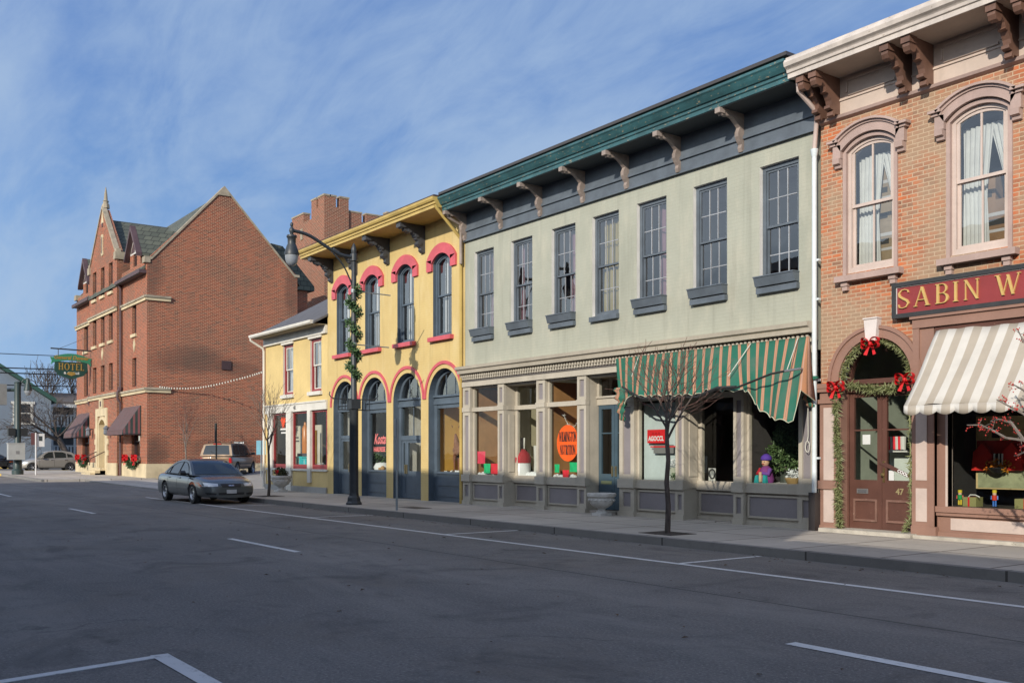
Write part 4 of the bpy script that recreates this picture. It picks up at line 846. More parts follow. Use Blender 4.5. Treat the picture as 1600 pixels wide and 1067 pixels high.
    room(b, x0 + .25, -9.7, 16.42, 19.5, .19, 3.9, plain('mint_shop_wall', (.36, .40, .33), .85), None, plain('cream_ceiling', (.45, .44, .38), .9)); room(b, -9.65, x1 - .25, 16.42, 20, .19, 3.9, plain('black_shop_wall', (.028, .026, .026), .9))
    return b
SABIN = sabin()

# ------------------------------------------------------------------ the brick hotel
def hotel():
    x0, x1 = -75.0, -57.5; y0, y1 = 16.0, 25.05; yr, zr = 20.45, 17.35; ze = 12.55
    bm = brick('red_hotel_brick', (0.305, 0.066, 0.028), (0.18, 0.044, 0.022), (0.44, 0.285, 0.185), 0.24, 0.082, 0.0095, dark=(0.06, 0.032, 0.026), bump=.5, dirt=.62, soot=[(18.6, 7.0, 2.6, .85, .5), (21.5, 6.6, 1.4, .5, .45), (16.4, 1.7, .9, 1.0, .6), (16.2, 12.0, .8, 1.6, .5), (24.7, 11.6, .5, 2.2, .5), (19.3, 2.0, 1.0, .6, .3)])
    st = paint('cream_limestone', (0.56, 0.465, 0.30), .8, .1, 1.2, streak=.25); cope = paint('weathered_coping_stone', (0.34, 0.29, 0.215), .85, .15, 2.0, streak=.4)
    slate_t = NT('slate_roof'); v = slate_t.pos(); bt = slate_t.n('ShaderNodeTexBrick', Scale=1.0); bt.inputs['Brick Width'].default_value = .45; bt.inputs['Row Height'].default_value = .30; bt.inputs['Mortar Size'].default_value = .02
    bt.inputs['Color1'].default_value = (.075, .085, .07, 1); bt.inputs['Color2'].default_value = (.12, .13, .10, 1); bt.inputs['Mortar'].default_value = (.025, .027, .025, 1)
    sp = slate_t.n('ShaderNodeSeparateXYZ'); slate_t.link(v, sp.inputs[0]); cx = slate_t.n('ShaderNodeCombineXYZ'); slate_t.link(slate_t.math('ADD', sp.outputs['X'], sp.outputs['Y']), cx.inputs[0]); slate_t.link(sp.outputs['Z'], cx.inputs[1]); slate_t.link(cx.outputs[0], bt.inputs['Vector'])
    slate_t.link(slate_t.mix(slate_t.ramp(slate_t.noise(v, .5, 5), .4, .7, 0, .4), bt.outputs[0], (.05, .055, .05)), slate_t.b.inputs['Base Color']); slate_t.b.inputs['Roughness'].default_value = .8; sl = slate_t.mat; MATS['slate_roof'] = sl
    fr = plain('dark_brown_joinery', (0.055, 0.030, 0.030), .5); pur = paint('purple_brown_trim', (0.085, 0.05, 0.055), .6, .1); wht = plain('white_gable_trim', (.6, .58, .55), .6)
    b = thing('hotel_building', 'four-storey red brick hotel with steep gables, slate roof and cream stone trim', 'building', ((x0 + x1) / 2, y0, .3))
    xm0, xm1 = -69.95, -62.95; ym = 15.72
    rows = [(5.55, 7.22), (8.62, 10.35)]; rX = (-60.60, -59.72); lX = (-72.75, -71.6); T = [-68.55, -66.43, -64.42]; tw = .48
    dX = (-68.2, -65.0)
    # front: two flanks and a projecting middle bay
    gh = [(-60.75, -58.95, 1.35, 3.3), (-73.25, -71.3, 1.35, 3.3)]
    mb = MB(); mb.wall(xm1, x1 - .004, .2, ze, y0, y0 + .4, [(rX[0], rX[1], a, c) for a, c in rows] + [gh[0]], bm); mb.build('flank_wall', b); mb = MB(); mb.wall(x0 + .004, xm0, .2, ze, y0, y0 + .4, [(lX[0], lX[1], a, c) for a, c in rows] + [gh[1]], bm); mb.build('flank_wall', b)
    mid = [(t - tw, t + tw, a, c) for t in T for a, c in [(5.55, 7.22), (8.62, 10.45), (11.65, 13.45)]]
    mb = MB(); mb.wall(xm0, xm1, .2, 13.85, ym, ym + .4, mid + [(-67.55, -65.55, .2, 4.05, .5)], bm); xc = (xm0 + xm1) / 2
    mb.prism([(xm0, 13.85), (xm1, 13.85), (xc + .12, 17.15), (xc - .12, 17.15)], 'y', ym, ym + .4, bm); mb.box(xm1 - .35, xm1, ym + .4, y0 + 1.2, ze - .6, 13.85, bm); mb.box(xm0, xm0 + .35, ym + .4, y0 + 1.2, ze - .6, 13.85, bm); mb.build('gable_bay', b)
    # end walls with gables, back wall
    for xa, xb in ((x1 - .4, x1), (x0, x0 + .4)):
        mb = MB(); mb.prism([(y0 + .002, .15), (y1, .15), (y1, 12.55), (yr, zr - .1), (y0 + .002, 12.6)], 'x', xa, xb, bm); mb.build('gable_wall', b)
    mb = MB(); mb.box(x0 + .4, x1 - .4, y1 - .4, y1, .15, 12.4, bm); mb.build('back_wall', b)
    # roofs
    s = (zr - ze) / (yr - y0); mb = MB(); mb.prism([(y0 - .35, ze - .35 * s - .2), (yr, zr - .25), (y1 + .3, 12.2), (y1 + .3, 12.05), (yr, zr - .45), (y0 - .35, ze - .35 * s - .38)], 'x', x0 + .3, x1 - .3, sl)
    sg = 3.25 / 3.5; hz = 16.55
    mb.prism([(xm0 + .2, 13.55), (xc, hz), (xm1 - .2, 13.55), (xm1 - .2, 13.4), (xc, hz - .2), (xm0 + .2, 13.4)], 'y', ym + .38, yr, sl); mb.build('roof', b)
    mb = MB(); mb.box(x0 + .4, xm0, y0 - .42, y0 - .0, ze - .72, ze - .52, pur); mb.build('eaves_gutter', b); mb = MB(); mb.box(xm1, x1 - .4 + .3, y0 - .42, y0 - .0, ze - .72, ze - .52, pur); mb.build('eaves_gutter', b)
    # copings, finial
    def coping(mb, pts, xa, xb, th=.16): 
        for p, q in zip(pts[:-1], pts[1:]): mb.prism([p, q, (q[0], q[1] + th), (p[0], p[1] + th)], 'x', xa, xb, cope)
    for xa, xb in ((x1 - .46, x1 + .06), (x0 - .06, x0 + .46)):
        mb = MB(); coping(mb, [(y0 - .15, 12.62), (y0 + .25, 12.62), (yr, zr - .08), (y1 - .2, 12.5), (y1 + .12, 12.5)], xa, xb, .15); mb.prism([(yr - .38, zr - .5), (yr + .36, zr - .5), (yr, zr - .05)], 'x', xb - .04 if xb > x0 + 1 else xa - .01, xb + .012 if xb > x0 + 1 else xa + .01, cope); mb.box(xa, xb, y0 - .16, y0 + .16, 12.42, 12.62, cope); mb.build('gable_coping', b)
    mb = MB()
    for p, q in (((xm0 - .08, 13.9), (xm0 + .25, 13.9)), ((xm0 + .25, 13.9), (xc, 17.2)), ((xc, 17.2), (xm1 - .25, 13.9)), ((xm1 - .25, 13.9), (xm1 + .08, 13.9))): mb.prism([p, q, (q[0], q[1] + .2), (p[0], p[1] + .2)], 'y', ym - .06, ym + .22, cope)
    mb.box(xm0 - .1, xm0 + .35, ym - .12, ym + .5, 13.45, 13.9, cope); mb.box(xm1 - .35, xm1 + .1, ym - .12, ym + .5, 13.45, 13.9, cope); mb.build('gable_coping', b)
    mb = MB(); mb.lathe([(.24, 0), (.22, .25), (.16, .3), (.16, .42), (.20, .46), (.12, .5), (.09, .9), (.02, 1.35)], (xc, ym + .2, 17.25), cope, 8); mb.build('finial', b)
    mb = MB(); mb.prism([(xc - .3, 16.25), (xc + .3, 16.25), (xc, 17.1)], 'y', ym - .03, ym, st); mb.box(xc - .12, xc + .12, ym - .04, ym, 16.05, 16.3, pur)
    mb.box(xc - .16, xc + .16, ym - .05, ym, 14.2, 15.55, st); mb.box(xc - .07, xc + .07, ym - .06, ym, 14.35, 15.4, fr); mb.box(xc - .26, xc + .26, ym - .045, ym, 15.3, 15.5, st); mb.box(xc - .26, xc + .26, ym - .045, ym, 14.25, 14.45, st); mb.build('gable_ornament', b)
    # string courses, plinth, quoins and other stone
    for z, h in ((5.08, .16), (10.30, .16)):
        mb = MB()
        for u, v_, yy in ((x0 - .04, xm0, y0), (xm0 - .03, xm1 + .03, ym), (xm1, x1 + .06, y0)): mb.box(u, v_, yy - .10, yy - .001, z, z + h, st); mb.box(u, v_, yy - .16, yy - .001, z + h, z + h + .12, cope)
        mb.box(x1, x1 + .10, y0 - .1, y0 + 1.3, z, z + h, st); mb.box(x1, x1 + .16, y0 - .16, y0 + 1.3, z + h, z + h + .12, cope)
        mb.build('string_course', b)
    for u, v_, yy in ((x0 - .05, xm0, y0), (xm0 - .05, -67.56, ym), (-65.54, xm1 + .05, ym), (xm1, x1 + .06, y0)):
        mb = MB(); mb.box(u, v_, yy - .07, yy + .02, .1, 1.04, st)
        if u == xm1: mb.box(x1 - .02, x1 + .06, y0 + .02, y1, .1, 1.04, st)
        mb.build('plinth', b)
    # stone doorway
    mb = MB(); mb.archframe(-68.0, -65.1, .3, 4.5, 0, .5, ym - .08, ym + .02, st, sill=False); mb.archframe(-67.57, -65.53, .3, 4.07, .6, .28, ym - .03, ym + .5, st, sill=False)
    for k, z in enumerate((1.5, 2.2, 2.9)):
        mb.box(-68.25, -68.0, ym - .075, ym + .0, z, z + .35, st); mb.box(-65.1, -64.85, ym - .075, ym, z, z + .35, st)
    mb.box(-67.0, -66.1, ym - .1, ym - .001, 4.5, 5.07, st); mb.box(-66.68, -66.42, ym - .12, ym - .1, 4.62, 4.95, pur); mb.build('doorway', b)
    mb = MB(); mb.box(-67.3, -65.8, ym + .4, ym + .45, .4, 3.6, plain('tan_door_paint', (.40, .33, .19), .5)); d = mb.build('door', b)
    mb = MB()
    for k in range(3): mb.box(-67.7, -65.4, ym - .1 - .3 * (3 - k), ym - .1 + .4, .1, .42 + .16 * k - .02, st)
    mb.tube([(-67.6, ym - 1.0, .9), (-67.6, ym - .95, 1.3), (-67.6, ym - .1, 1.75)], .03, fr, 6); mb.tube([(-65.5, ym - 1.0, .9), (-65.5, ym - .95, 1.3), (-65.5, ym - .1, 1.75)], .03, fr, 6); mb.build('doorstep', b)
    for xx in (-68.9, -64.3):
        mb = MB(); mb.box(xx - .05, xx + .05, ym - .3, ym, 3.2, 3.26, fr); mb.lathe([(.05, 0), (.16, .08), (.14, .38), (.2, .42), (.04, .6)], (xx, ym - .3, 2.75), plain('lantern_grey', (.13, .14, .16), .3), 8); mb.build('wall_lantern', b)
    # windows
    def win(x, w, z0, z1, yy, sill=True):
        o = sash_window(b, x - w + .003, x + w - .003, z0 + .003, z1 - .003, yy + .16, fr, fw=.09, sw=.05, nx=1, nz=1, deep=.13)
        if sill: mb = MB(); mb.box(x - w - .1, x + w + .1, yy - .10, yy + .155, z0 - .18, z0 - .002, st); mb.build('sill', o)
    for p, q in (lX, rX):
        for a, c in rows: win((p + q) / 2, (q - p) / 2, a, c, y0, a > 6)
    for h in mid: win((h[0] + h[1]) / 2, tw, h[2], h[3], ym, h[2] > 6)
    for h in gh: win((h[0] + h[1]) / 2, (h[1] - h[0]) / 2, h[2], h[3], y0)
    mb = MB()
    for xx, zz in ((-60.1, 7.95), (-66.43, 7.95), (-64.0, 7.9)):
        yy = y0 if xx > -62 else ym
        if xx != -64.0: mb.prism([(xx - .22, zz), (xx, zz - .4), (xx + .22, zz), (xx, zz + .4)], 'y', yy - .04, yy, st)
    mb.build('stone_lozenge', b)
    mb = MB(); mb.box(x0 + .5, x1 - .5, 16.5, 16.55, .5, 12, DARKROOM); mb.build('interior', b)
    # dormers
    for xd in (-60.15, -72.15):
        w, zb, zt, yd = 1.1, 11.95, 13.35, 16.05; mb = MB()
        mb.box(xd - w, xd - .38, yd, yd + 1.8, zb, zt, bm); mb.box(xd + .38, xd + w, yd, yd + 1.8, zb, zt, bm); mb.box(xd - .38, xd + .38, yd + .2, yd + 1.8, zb, zt, fr)
        mb.prism([(xd - w, zt), (xd + w, zt), (xd, 14.75)], 'y', yd, yd + .1, wht); mb.prism([(xd - w * .8, zt + .1), (xd - .08, zt + .1), (xd - .08, 14.3)], 'y', yd - .02, yd - .001, pur) ; d = mb.build('dormer', b)
        mb = MB(); mb.prism([(xd - w - .25, zt - .15), (xd, 14.95), (xd + w + .25, zt - .15), (xd + w + .25, zt - .32), (xd, 14.72), (xd - w - .25, zt - .32)], 'y', yd + .0, yr - 1.5, sl); mb.build('dormer_roof', d)
        mb = MB(); mb.prism([(xd - w - .27, zt - .14), (xd, 14.97), (xd + w + .27, zt - .14), (xd + w + .27, zt - .36), (xd, 14.68), (xd - w - .27, zt - .36)], 'y', yd - .3, yd + .0, pur); mb.build('bargeboard', d)
        mb = MB(); mb.archframe(xd - .38, xd + .38, zb + .1, zt - .05, 0, .08, yd + .08, yd + .16, fr); o = mb.build('window', d)
        mb = MB(); mb.quad((xd - .32, yd + .12, zb + .15), (xd + .32, yd + .12, zb + .15), (xd + .32, yd + .12, zt - .1), (xd - .32, yd + .12, zt - .1), GL_UP); mb.build('pane', d)
    # downpipes, vent
    for xx in (xm0 - .15, xm1 + .22):
        mb = MB(); mb.tube([(xx, y0 - .3, 11.9), (xx, y0 - .12, 11.6), (xx, y0 - .13, 5.6), (xx, y0 - .3, 5.35), (xx, y0 - .3, 4.95), (xx, y0 - .13, 4.7), (xx, y0 - .13, .3)], .075, pur, 8); mb.lathe([(.075, 0), (.16, .22), (.16, .3)], (xx, y0 - .13, 5.35), pur, 8); mb.build('downpipe', b, smooth=40)
    mb = MB(); mb.box(x1, x1 + .07, 20.27, 20.83, 6.58, 7.1, fr); mb.archframe(20.22, 20.88, 6.53, 7.15, 0, .05, x1, x1 + .1, cope) if False else None; mb.build('vent', b)
    # rear wing in the angle towards the tower
    mb = MB(); mb.box(-66, -60.8, y1, 27.2, .2, 12.3, bm); mb.prism([(24.6, 12.31), (24.6, 15.1), (25.4, 15.0), (27.6, 12.6), (27.6, 12.31)], 'x', -66.2, -60.6, sl); mb.build('rear_wing', b)
    return b
HOTEL = hotel()

def church_tower():
    bm = brick('tower_brick', (0.225, 0.052, 0.026), (0.13, 0.036, 0.02), (0.42, 0.28, 0.19), 0.28, 0.095, .014, dark=(.075, .04, .03), bump=.5, dirt=.4); st = MATS['weathered_coping_stone']
    x0, x1, y0, y1 = -70.3, -64.5, 30.2, 36.0
    b = thing('brick_tower', 'square red brick tower with battlements and a taller corner turret rising behind the hotel', 'tower', ((x0 + x1) / 2, 33, .2))
    mb = MB(); mb.box(x0, x1, y0, y1, 0, 18.35, bm); mb.build('tower_wall', b)
    mb = MB()
    def merlons(a, c, fixed, ax, z0, n=3, h=.85):
        L = (c - a) / (2 * n - 1)
        for k in range(n):
            u, v_ = a + 2 * k * L, a + (2 * k + 1) * L
            bx = (u, v_, fixed, fixed + .5) if ax == 'x' else (fixed - .5, fixed, u, v_)
            mb.box(bx[0], bx[1], bx[2], bx[3], z0, z0 + h, bm); mb.box(bx[0] - .05, bx[1] + .05, bx[2] - .05, bx[3] + .05, z0 + h, z0 + h + .13, st)
    mb.box(x0, x0 + 2.1, y0, y0 + .5, 18.351, 19.25, bm); mb.box(x0 - .04, x0 + 2.14, y0 - .04, y0 + .54, 19.25, 19.37, st); mb.box(x0 + 2.1, x1 - 2.0, y0, y0 + .5, 18.351, 18.62, bm)
    for u, w_, h_ in ((1.76, 1.1, .6), (3.2, 1.35, .6), (4.9, .9, .95)): mb.box(x1 - .5, x1, y0 + u, y0 + u + w_, 18.351, 18.351 + h_, bm); mb.box(x1 - .54, x1 + .04, y0 + u - .03, y0 + u + w_ + .03, 18.351 + h_, 18.351 + h_ + .1, st)
    mb.box(x0 + .01, x1 - 2.1, y0 + .01, y0 + .55, 18.3, 18.37, st); mb.box(x1 - .45, x1 - .02, y0 + 2.0, y1 - .6, 18.33, 18.355, st)
    mb.box(x0, x1 - .6, y1 - .5, y1, 18.352, 19.0, bm); mb.box(x0, x0 + .5, y0 + .6, y1 - .6, 18.352, 18.9, bm); mb.build('battlement', b)
    mb = MB(); mb.box(x1 - 2.0, x1 + .15, y0 - .15, y0 + 1.75, 10, 19.1, bm)
    for u, w_ in ((0, .85), (1.15, 1.0)): mb.box(x1 - 2.0 + u, x1 - 2.0 + u + w_, y0 - .15, y0 + .3, 19.1, 19.8, bm); mb.box(x1 - 2.04 + u, x1 - 1.96 + u + w_, y0 - .19, y0 + .34, 19.8, 19.92, st)
    for u, w_ in ((.46, .45), (1.2, .7)): mb.box(x1 - .3, x1 + .15, y0 - .15 + u, y0 - .15 + u + w_, 19.1, 19.8, bm); mb.box(x1 - .34, x1 + .19, y0 - .19 + u, y0 - .11 + u + w_, 19.8, 19.92, st)
    mb.build('corner_turret', b)
    mb = MB()
    mb.box(x0 + 1.6, x0 + 2.0, y0 - .05, y0, 17.4, 18.2, st)
    mb.box(x0 - .02, x1, y0 - .08, y0, 10.6, 10.8, st); mb.box(x1 - 1.3, x1 - .8, y0 - .16, y0 - .14, 15.2, 16.3, plain('tower_slit_dark', (.03, .025, .025), .8)); mb.build('stone_trim', b)
    return b
church_tower()

# ------------------------------------------------------------------ far side of the cross street
def far_houses():
    clap = paint('grey_blue_clapboard', (0.185, 0.225, 0.275), .7, .05, .5); t = MATS['grey_blue_clapboard']
    grn = plain('dark_green_trim', (.03, .085, .065), .6); wht = plain('white_window_trim', (.62, .60, .54), .6); dk = plain('dark_house_glass', (.03, .035, .04), .15)
    X = -112.0
    ya, yb = gy(-120, X), gy(80, X); zl = gzx(80, 626, X); zr_ = gzx(0, 576, X); za = zr_ + (zr_ - zl) / (gy(80, X) - gy(0, X)) * (gy(0, X) - ya) * .55
    yp = gy(0, X) - 3.0; zp = zr_ + (zr_ - zl) / (gy(80, X) - gy(0, X)) * 3.0
    b = thing('clapboard_house', 'grey-blue gabled house with dark green roof edge at the far left corner', 'house', (X, (ya + yb) / 2, .25))
    mb = MB(); mb.prism([(yp - (yb - yp), .1), (yb, .1), (yb, zl), (yp, zp), (yp - (yb - yp), zl)], 'x', X - 14, X, clap); mb.build('wall', b)
    mb = MB(); e = .5; sl = (zp - zl) / (yb - yp)
    for s in (1, -1): mb.prism([(yp, zp + .05), (yp + s * (yb - yp + e), zl - sl * e + .05), (yp + s * (yb - yp + e), zl - sl * e + .5), (yp, zp + .5)], 'x', X - 14.3, X + .4, grn)
    mb.build('roof', b)
    for px, py0, py1 in ((36, 631, 660),):
        yw = gy(px, X); z0, z1 = gzx(px, py1, X), gzx(px, py0, X); mb = MB(); mb.archframe(yw - .95, yw + .95, z0, z1, 0, .25, X, X + .08, wht) if False else None
        mb.box(X, X + .08, yw - .95, yw - .7, z0, z1, wht); mb.box(X, X + .08, yw + .7, yw + .95, z0, z1, wht); mb.box(X, X + .1, yw - 1.1, yw + 1.1, z1, z1 + .25, wht); mb.box(X, X + .1, yw - 1.1, yw + 1.1, z0 - .2, z0, wht); mb.box(X, X + .03, yw - .7, yw + .7, z0, z1, dk); mb.box(X, X + .06, yw - .7, yw + .7, (z0 + z1) / 2 - .05, (z0 + z1) / 2 + .05, wht); mb.build('window', b)
    X = -124.0; b = thing('porch_house', 'old house with a two-storey white-railed porch behind the bare tree', 'house', (X, gy(100, X), .25)); y0, y1 = gy(78, X), gy(150, X); gr = plain('grey_porch_wall', (.33, .33, .34), .8); rf = plain('brown_grey_roof', (.105, .09, .085), .9)
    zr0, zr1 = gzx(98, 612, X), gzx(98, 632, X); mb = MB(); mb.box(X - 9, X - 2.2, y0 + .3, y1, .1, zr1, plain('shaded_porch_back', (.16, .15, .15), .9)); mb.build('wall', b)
    mb = MB(); mb.prism([(X + .5, zr1), (X + .5, zr1 + .3), (X - 6, zr0 + .2), (X - 9, zr0), (X - 9, zr1)], 'y', y0, y1, rf) ; mb.box(X + .35, X + .55, y0, y1, zr1 - .35, zr1 + .05, plain('porch_fascia', (.5, .5, .49), .7)); mb.build('roof', b)
    z2, z2b = gzx(98, 676, X), gzx(98, 668, X); mb = MB(); mb.box(X - 2.2, X + .3, y0, y1, z2, z2b, grn); mb.build('porch_floor', b); mb = MB(); mb.box(X - 2.2, X + .3, y0, y1, .1, 1.0, rf); mb.build('porch_floor', b)
    mb = MB(); k = y0 + .2
    while k < y1: mb.box(X + .15, X + .27, k, k + .16, 1.0, z2, wht if int(k * 10) % 5 else wht) if False else None; k += 1
    for yy in (y0 + .1, (y0 + y1) / 2, y1 - .2): mb.box(X + .05, X + .25, yy, yy + .22, 1.0, zr1, wht)
    mb.build('porch_post', b)
    for za, zb in ((z2b, z2b + 1.5), (1.0, 2.6)):
        mb = MB(); mb.box(X + .1, X + .2, y0, y1, zb - .15, zb, wht); mb.box(X + .1, X + .2, y0, y1, za + .1, za + .22, wht); k = y0
        while k < y1: mb.box(X + .1, X + .2, k, k + .17, za + .2, zb - .1, wht); k += .36
        mb.build('railing', b)
far_houses()

# ------------------------------------------------------------------ the other side of the street, behind the camera: its roofs shade the road
def opposite():
    bb = brick('opposite_brick', (.26, .10, .065), (.2, .075, .05), (.33, .28, .22), dirt=.3); tr = plain('opposite_trim', (.4, .37, .32), .7)
    specs = [(-30.2, -1.9, 10.15, 'long brick block across the street with a level parapet'), (-46.5, -30.2, 8.75, 'lower brick block across the street beyond the long one'), (-1.9, 30, 8.15, 'brick shop row across the street opposite the arched doorway')]
    for a, c, h, lab in specs:
        b = thing('opposite_building', lab, 'building', ((a + c) / 2, -3.3, .13)); mb = MB(); holes = []; n = int((c - a) // 3.2); pitch = (c - a) / n
        for k in range(n):
            u = a + pitch * (k + .5); holes.append((u - .55, u + .55, 4.8, 7.0, .2)); holes.append((u - 1.2, u + 1.2, .9, 3.4))
        mb.wall(a, c, .1, h, -3.7, -3.3, holes, bb); mb.build('wall', b); mb = MB(); mb.box(a, c, -15, -3.7, .1, h - .02, plain('opposite_core', (.06, .06, .06), .9)); mb.build('core', b)
        mb = MB(); mb.box(a, c, -3.28, -3.0, h - .35, h - .01, tr); mb.box(a, c, -3.29, -3.1, 3.6, 4.0, tr); mb.build('cornice', b)
        mb = MB()
        for q in holes: mb.quad((q[0], -3.6, q[2]), (q[1], -3.6, q[2]), (q[1], -3.6, q[3]), (q[0], -3.6, q[3]), plain('opposite_glass', (.04, .045, .05), .08))
        mb.build('panes', b)
opposite()
# ------------------------------------------------------------------ street furniture
def arcpts(n, f): return [f(i / n) for i in range(n + 1)]
def foliage(mb, pts, n, spread, size, m, rr, wf=.35):
    """leaf-sized faces scattered round a line of points"""
    pts = [Vector(p) for p in pts]
    for _ in range(n):
        k = rr.random() * (len(pts) - 1); i = int(k); p = pts[i].lerp(pts[i + 1], k - i)
        r = spread * (rr.random() ** .6); a = rr.random() * 6.283; b = math.acos(rr.uniform(-1, 1))
        d = Vector((math.sin(b) * math.cos(a), math.sin(b) * math.sin(a), math.cos(b)))
        c = p + d * r; u = (d + Vector((rr.uniform(-.8, .8), rr.uniform(-.8, .8), rr.uniform(-.8, .8)))).normalized(); w = u.orthogonal().normalized()
        w = (w * math.cos(a) + u.cross(w) * math.sin(a)); s = size * rr.uniform(.6, 1.3)
        mb.add([c - w * s * wf, c + u * s * .9, c + w * s * wf, c - u * s * .25], [(0, 1, 2, 3)], m)
IRON = paint('dark_green_black_iron', (0.030, 0.036, 0.042), .45, .12, 4.0); GREENLEAF = leafmat('garland_green', (.035, .085, .03), (.085, .15, .06)); PINE = leafmat('pine_needles', (.13, .15, .055), (.24, .26, .12)); GALV = plain('galvanised_steel', (.30, .34, .36), .45, .6)
REDBOW = paint('red_velvet_bow', (.62, .012, .018), .6, .08, 8.0); FROST = None
def frosted():
    t = NT('frosted_lamp_globe'); t.b.inputs['Base Color'].default_value = (.34, .37, .40, 1); t.b.inputs['Roughness'].default_value = .35; t.b.inputs['Transmission Weight'].default_value = .3; MATS['frosted_lamp_globe'] = t.mat; return t.mat
FROST = frosted()
def street_lamp():
    x, y = -26.05, 13.1; z0 = .13
    t = thing('street_lamp', 'tall black street lamp with one curved arm and hanging globe lantern before the yellow building', 'street lamp', (x, y, z0))
    mb = MB(); mb.lathe([(.11, 2.72), (.12, 2.9), (.09, 2.95), (.075, 6.5), (.065, 7.3), (.075, 7.34), (.08, 7.42), (.05, 7.5), (.03, 7.55), (.0, 7.6)], (x, y, z0), IRON, 14); mb.lathe([(.135, .3), (.13, 4.0 - 1.28), (.14, 2.74), (.11, 2.8)], (x, y, z0), IRON, 14); mb.build('pole', t, smooth=40)
    mb = MB(); mb.lathe([(.24, 0), (.24, .05), (.20, .10), (.19, .2), (.15, .26), (.14, .34)], (x, y, z0), IRON, 8); mb.build('base', t)
    P = [(x, y, 7.30), (x, y - .40, 7.33), (x, y - .80, 7.48), (x, y - 1.2, 7.68), (x, y - 1.5, 7.79), (x, y - 1.92, 7.84)]
    def cr(ps, n=6):
        out = []
        for i in range(len(ps) - 1):
            a = Vector(ps[max(i - 1, 0)]); b = Vector(ps[i]); c = Vector(ps[i + 1]); d = Vector(ps[min(i + 2, len(ps) - 1)])
            for k in range(n):
                u = k / n; out.append(.5 * ((2 * b) + (c - a) * u + (2 * a - 5 * b + 4 * c - d) * u * u + (3 * b - a - 3 * c + d) * u ** 3))
        return out + [Vector(ps[-1])]
    mb = MB(); mb.tube(cr(P), .05, IRON, 8); mb.tube(cr([(x, y, 6.3), (x, y - .1, 6.6), (x, y - .35, 7.05), (x, y - .66, 7.36)]), .025, IRON, 6); mb.lathe([(.07, -.12), (.10, -.1), (.10, .1), (.07, .12)], (x, y, 7.30), IRON, 10); mb.build('arm', t, smooth=50)
    yl = y - 1.92; mb = MB(); mb.lathe([(.02, 8.06), (.045, 8.02), (.045, 7.97), (.025, 7.94), (.06, 7.89), (.075, 7.82), (.05, 7.76), (.045, 7.72), (.135, 7.70), (.145, 7.65), (.115, 7.60), (.112, 7.46), (.14, 7.40), (.18, 7.28), (.205, 7.20), (.205, 7.15), (.18, 7.14)], (x, yl, 0), IRON, 16); h = mb.build('lantern', t, smooth=40)
    mb = MB(); mb.lathe([(.185, 7.15), (.18, 7.04), (.15, 6.93), (.09, 6.86), (.001, 6.835)], (x, yl, 0), FROST, 16); mb.build('globe', h, smooth=60)
    for z, yo in ((6.33, 1.2), (4.78, 1.15)):
        mb = MB(); mb.tube([(x, y, z), (x, y + yo, z - .02)], .018, GALV, 6); mb.lathe([(.09, -.05), (.09, .05)], (x, y, z), GALV, 10); mb.build('banner_rod', t)
    mb = MB(); r = .62                                             # basket bracket: two bars and upright prongs either side
    for s in (-1, 1):
        mb.box(x - .02, x + .02, min(y, y + s * .66), max(y, y + s * .66), 5.2 - 2.03 + .0, 3.20, IRON); mb.box(x - .02, x + .02, min(y, y + s * .5), max(y, y + s * .5), 2.86, 2.89, IRON)
        for d in (.28, .38, .5): mb.box(x - .012, x + .012, y + s * d - .01, y + s * d + .01, 2.88, 3.2 + (.10 if d < .5 else .14), IRON)
        mb.tube([(x, y + s * .62, 3.19), (x, y + s * .72, 3.22), (x, y + s * .78, 3.30), (x, y + s * .76, 3.38)], .015, IRON, 6)
    mb.box(x - .145, x + .145, y - .15, y + .15, 2.90, 3.18, IRON); o = mb.build('basket_bracket', t); 
    return t
street_lamp()
BR_Z = None
def garland_pole():
    rr = random.Random(3); x, y = -26.05, 13.1; mb = MB(); pts = []
    for i in range(120):
        f = i / 119; a = f * 2 * math.pi * 4.2; pts.append((x + .13 * math.cos(a), y + .13 * math.sin(a), 6.42 - 2.6 * f))
    foliage(mb, pts, 2300, .14, .075, GREENLEAF, rr); mb.tube(pts, .02, GREENLEAF, 4)
    o = mb.build('garland', recalc=False); tag(o, 'leafy green garland spiralling down the tall black lamp pole', 'garland')
garland_pole()
def sign_post(px, x, y, ztop, label, name='sign_post', plate=None, rot=0.0, col=None, pole=None, zb=.13):
    t = thing(name, label, 'sign', (x, y, zb)); mb = MB(); mb.tube([(x, y, zb), (x, y, ztop)], .03, pole or GALV, 8); mb.build('post', t)
    if plate:
        w, h, th = plate; u = Vector((math.cos(rot), math.sin(rot), 0)); n = Vector((-u.y, u.x, 0)); c = Vector((x, y, ztop - h / 2)) + n * .04; mb = MB()
        mb.add([c + u * (sx * w / 2) + n * (sy * th) + Vector((0, 0, sz * h / 2)) for sx, sy, sz in ((-1, -1, -1), (1, -1, -1), (1, 1, -1), (-1, 1, -1), (-1, -1, 1), (1, -1, 1), (1, 1, 1), (-1, 1, 1))],
               [(0, 3, 2, 1), (4, 5, 6, 7), (0, 1, 5, 4), (1, 2, 6, 5), (2, 3, 7, 6), (3, 0, 4, 7)], col); mb.build('plate', t)
    return t
grey_plate = plain('grey_sign_back', (.26, .30, .33), .5, .5); white_plate = plain('white_sign_plate', (.66, .67, .66), .45); darkplate = plain('dark_sign_back', (.04, .05, .05), .5)
def edge_on(x, y): return math.atan2(y, x)
sx, sy = gnd(620, 797, .13); sign_post(620, sx, sy, fz(620, 654, sy), 'thin grey steel post with its sign edge-on, before the third arch of the yellow building', plate=(.30, .46, .008), rot=edge_on(sx, sy) + .06, col=grey_plate)
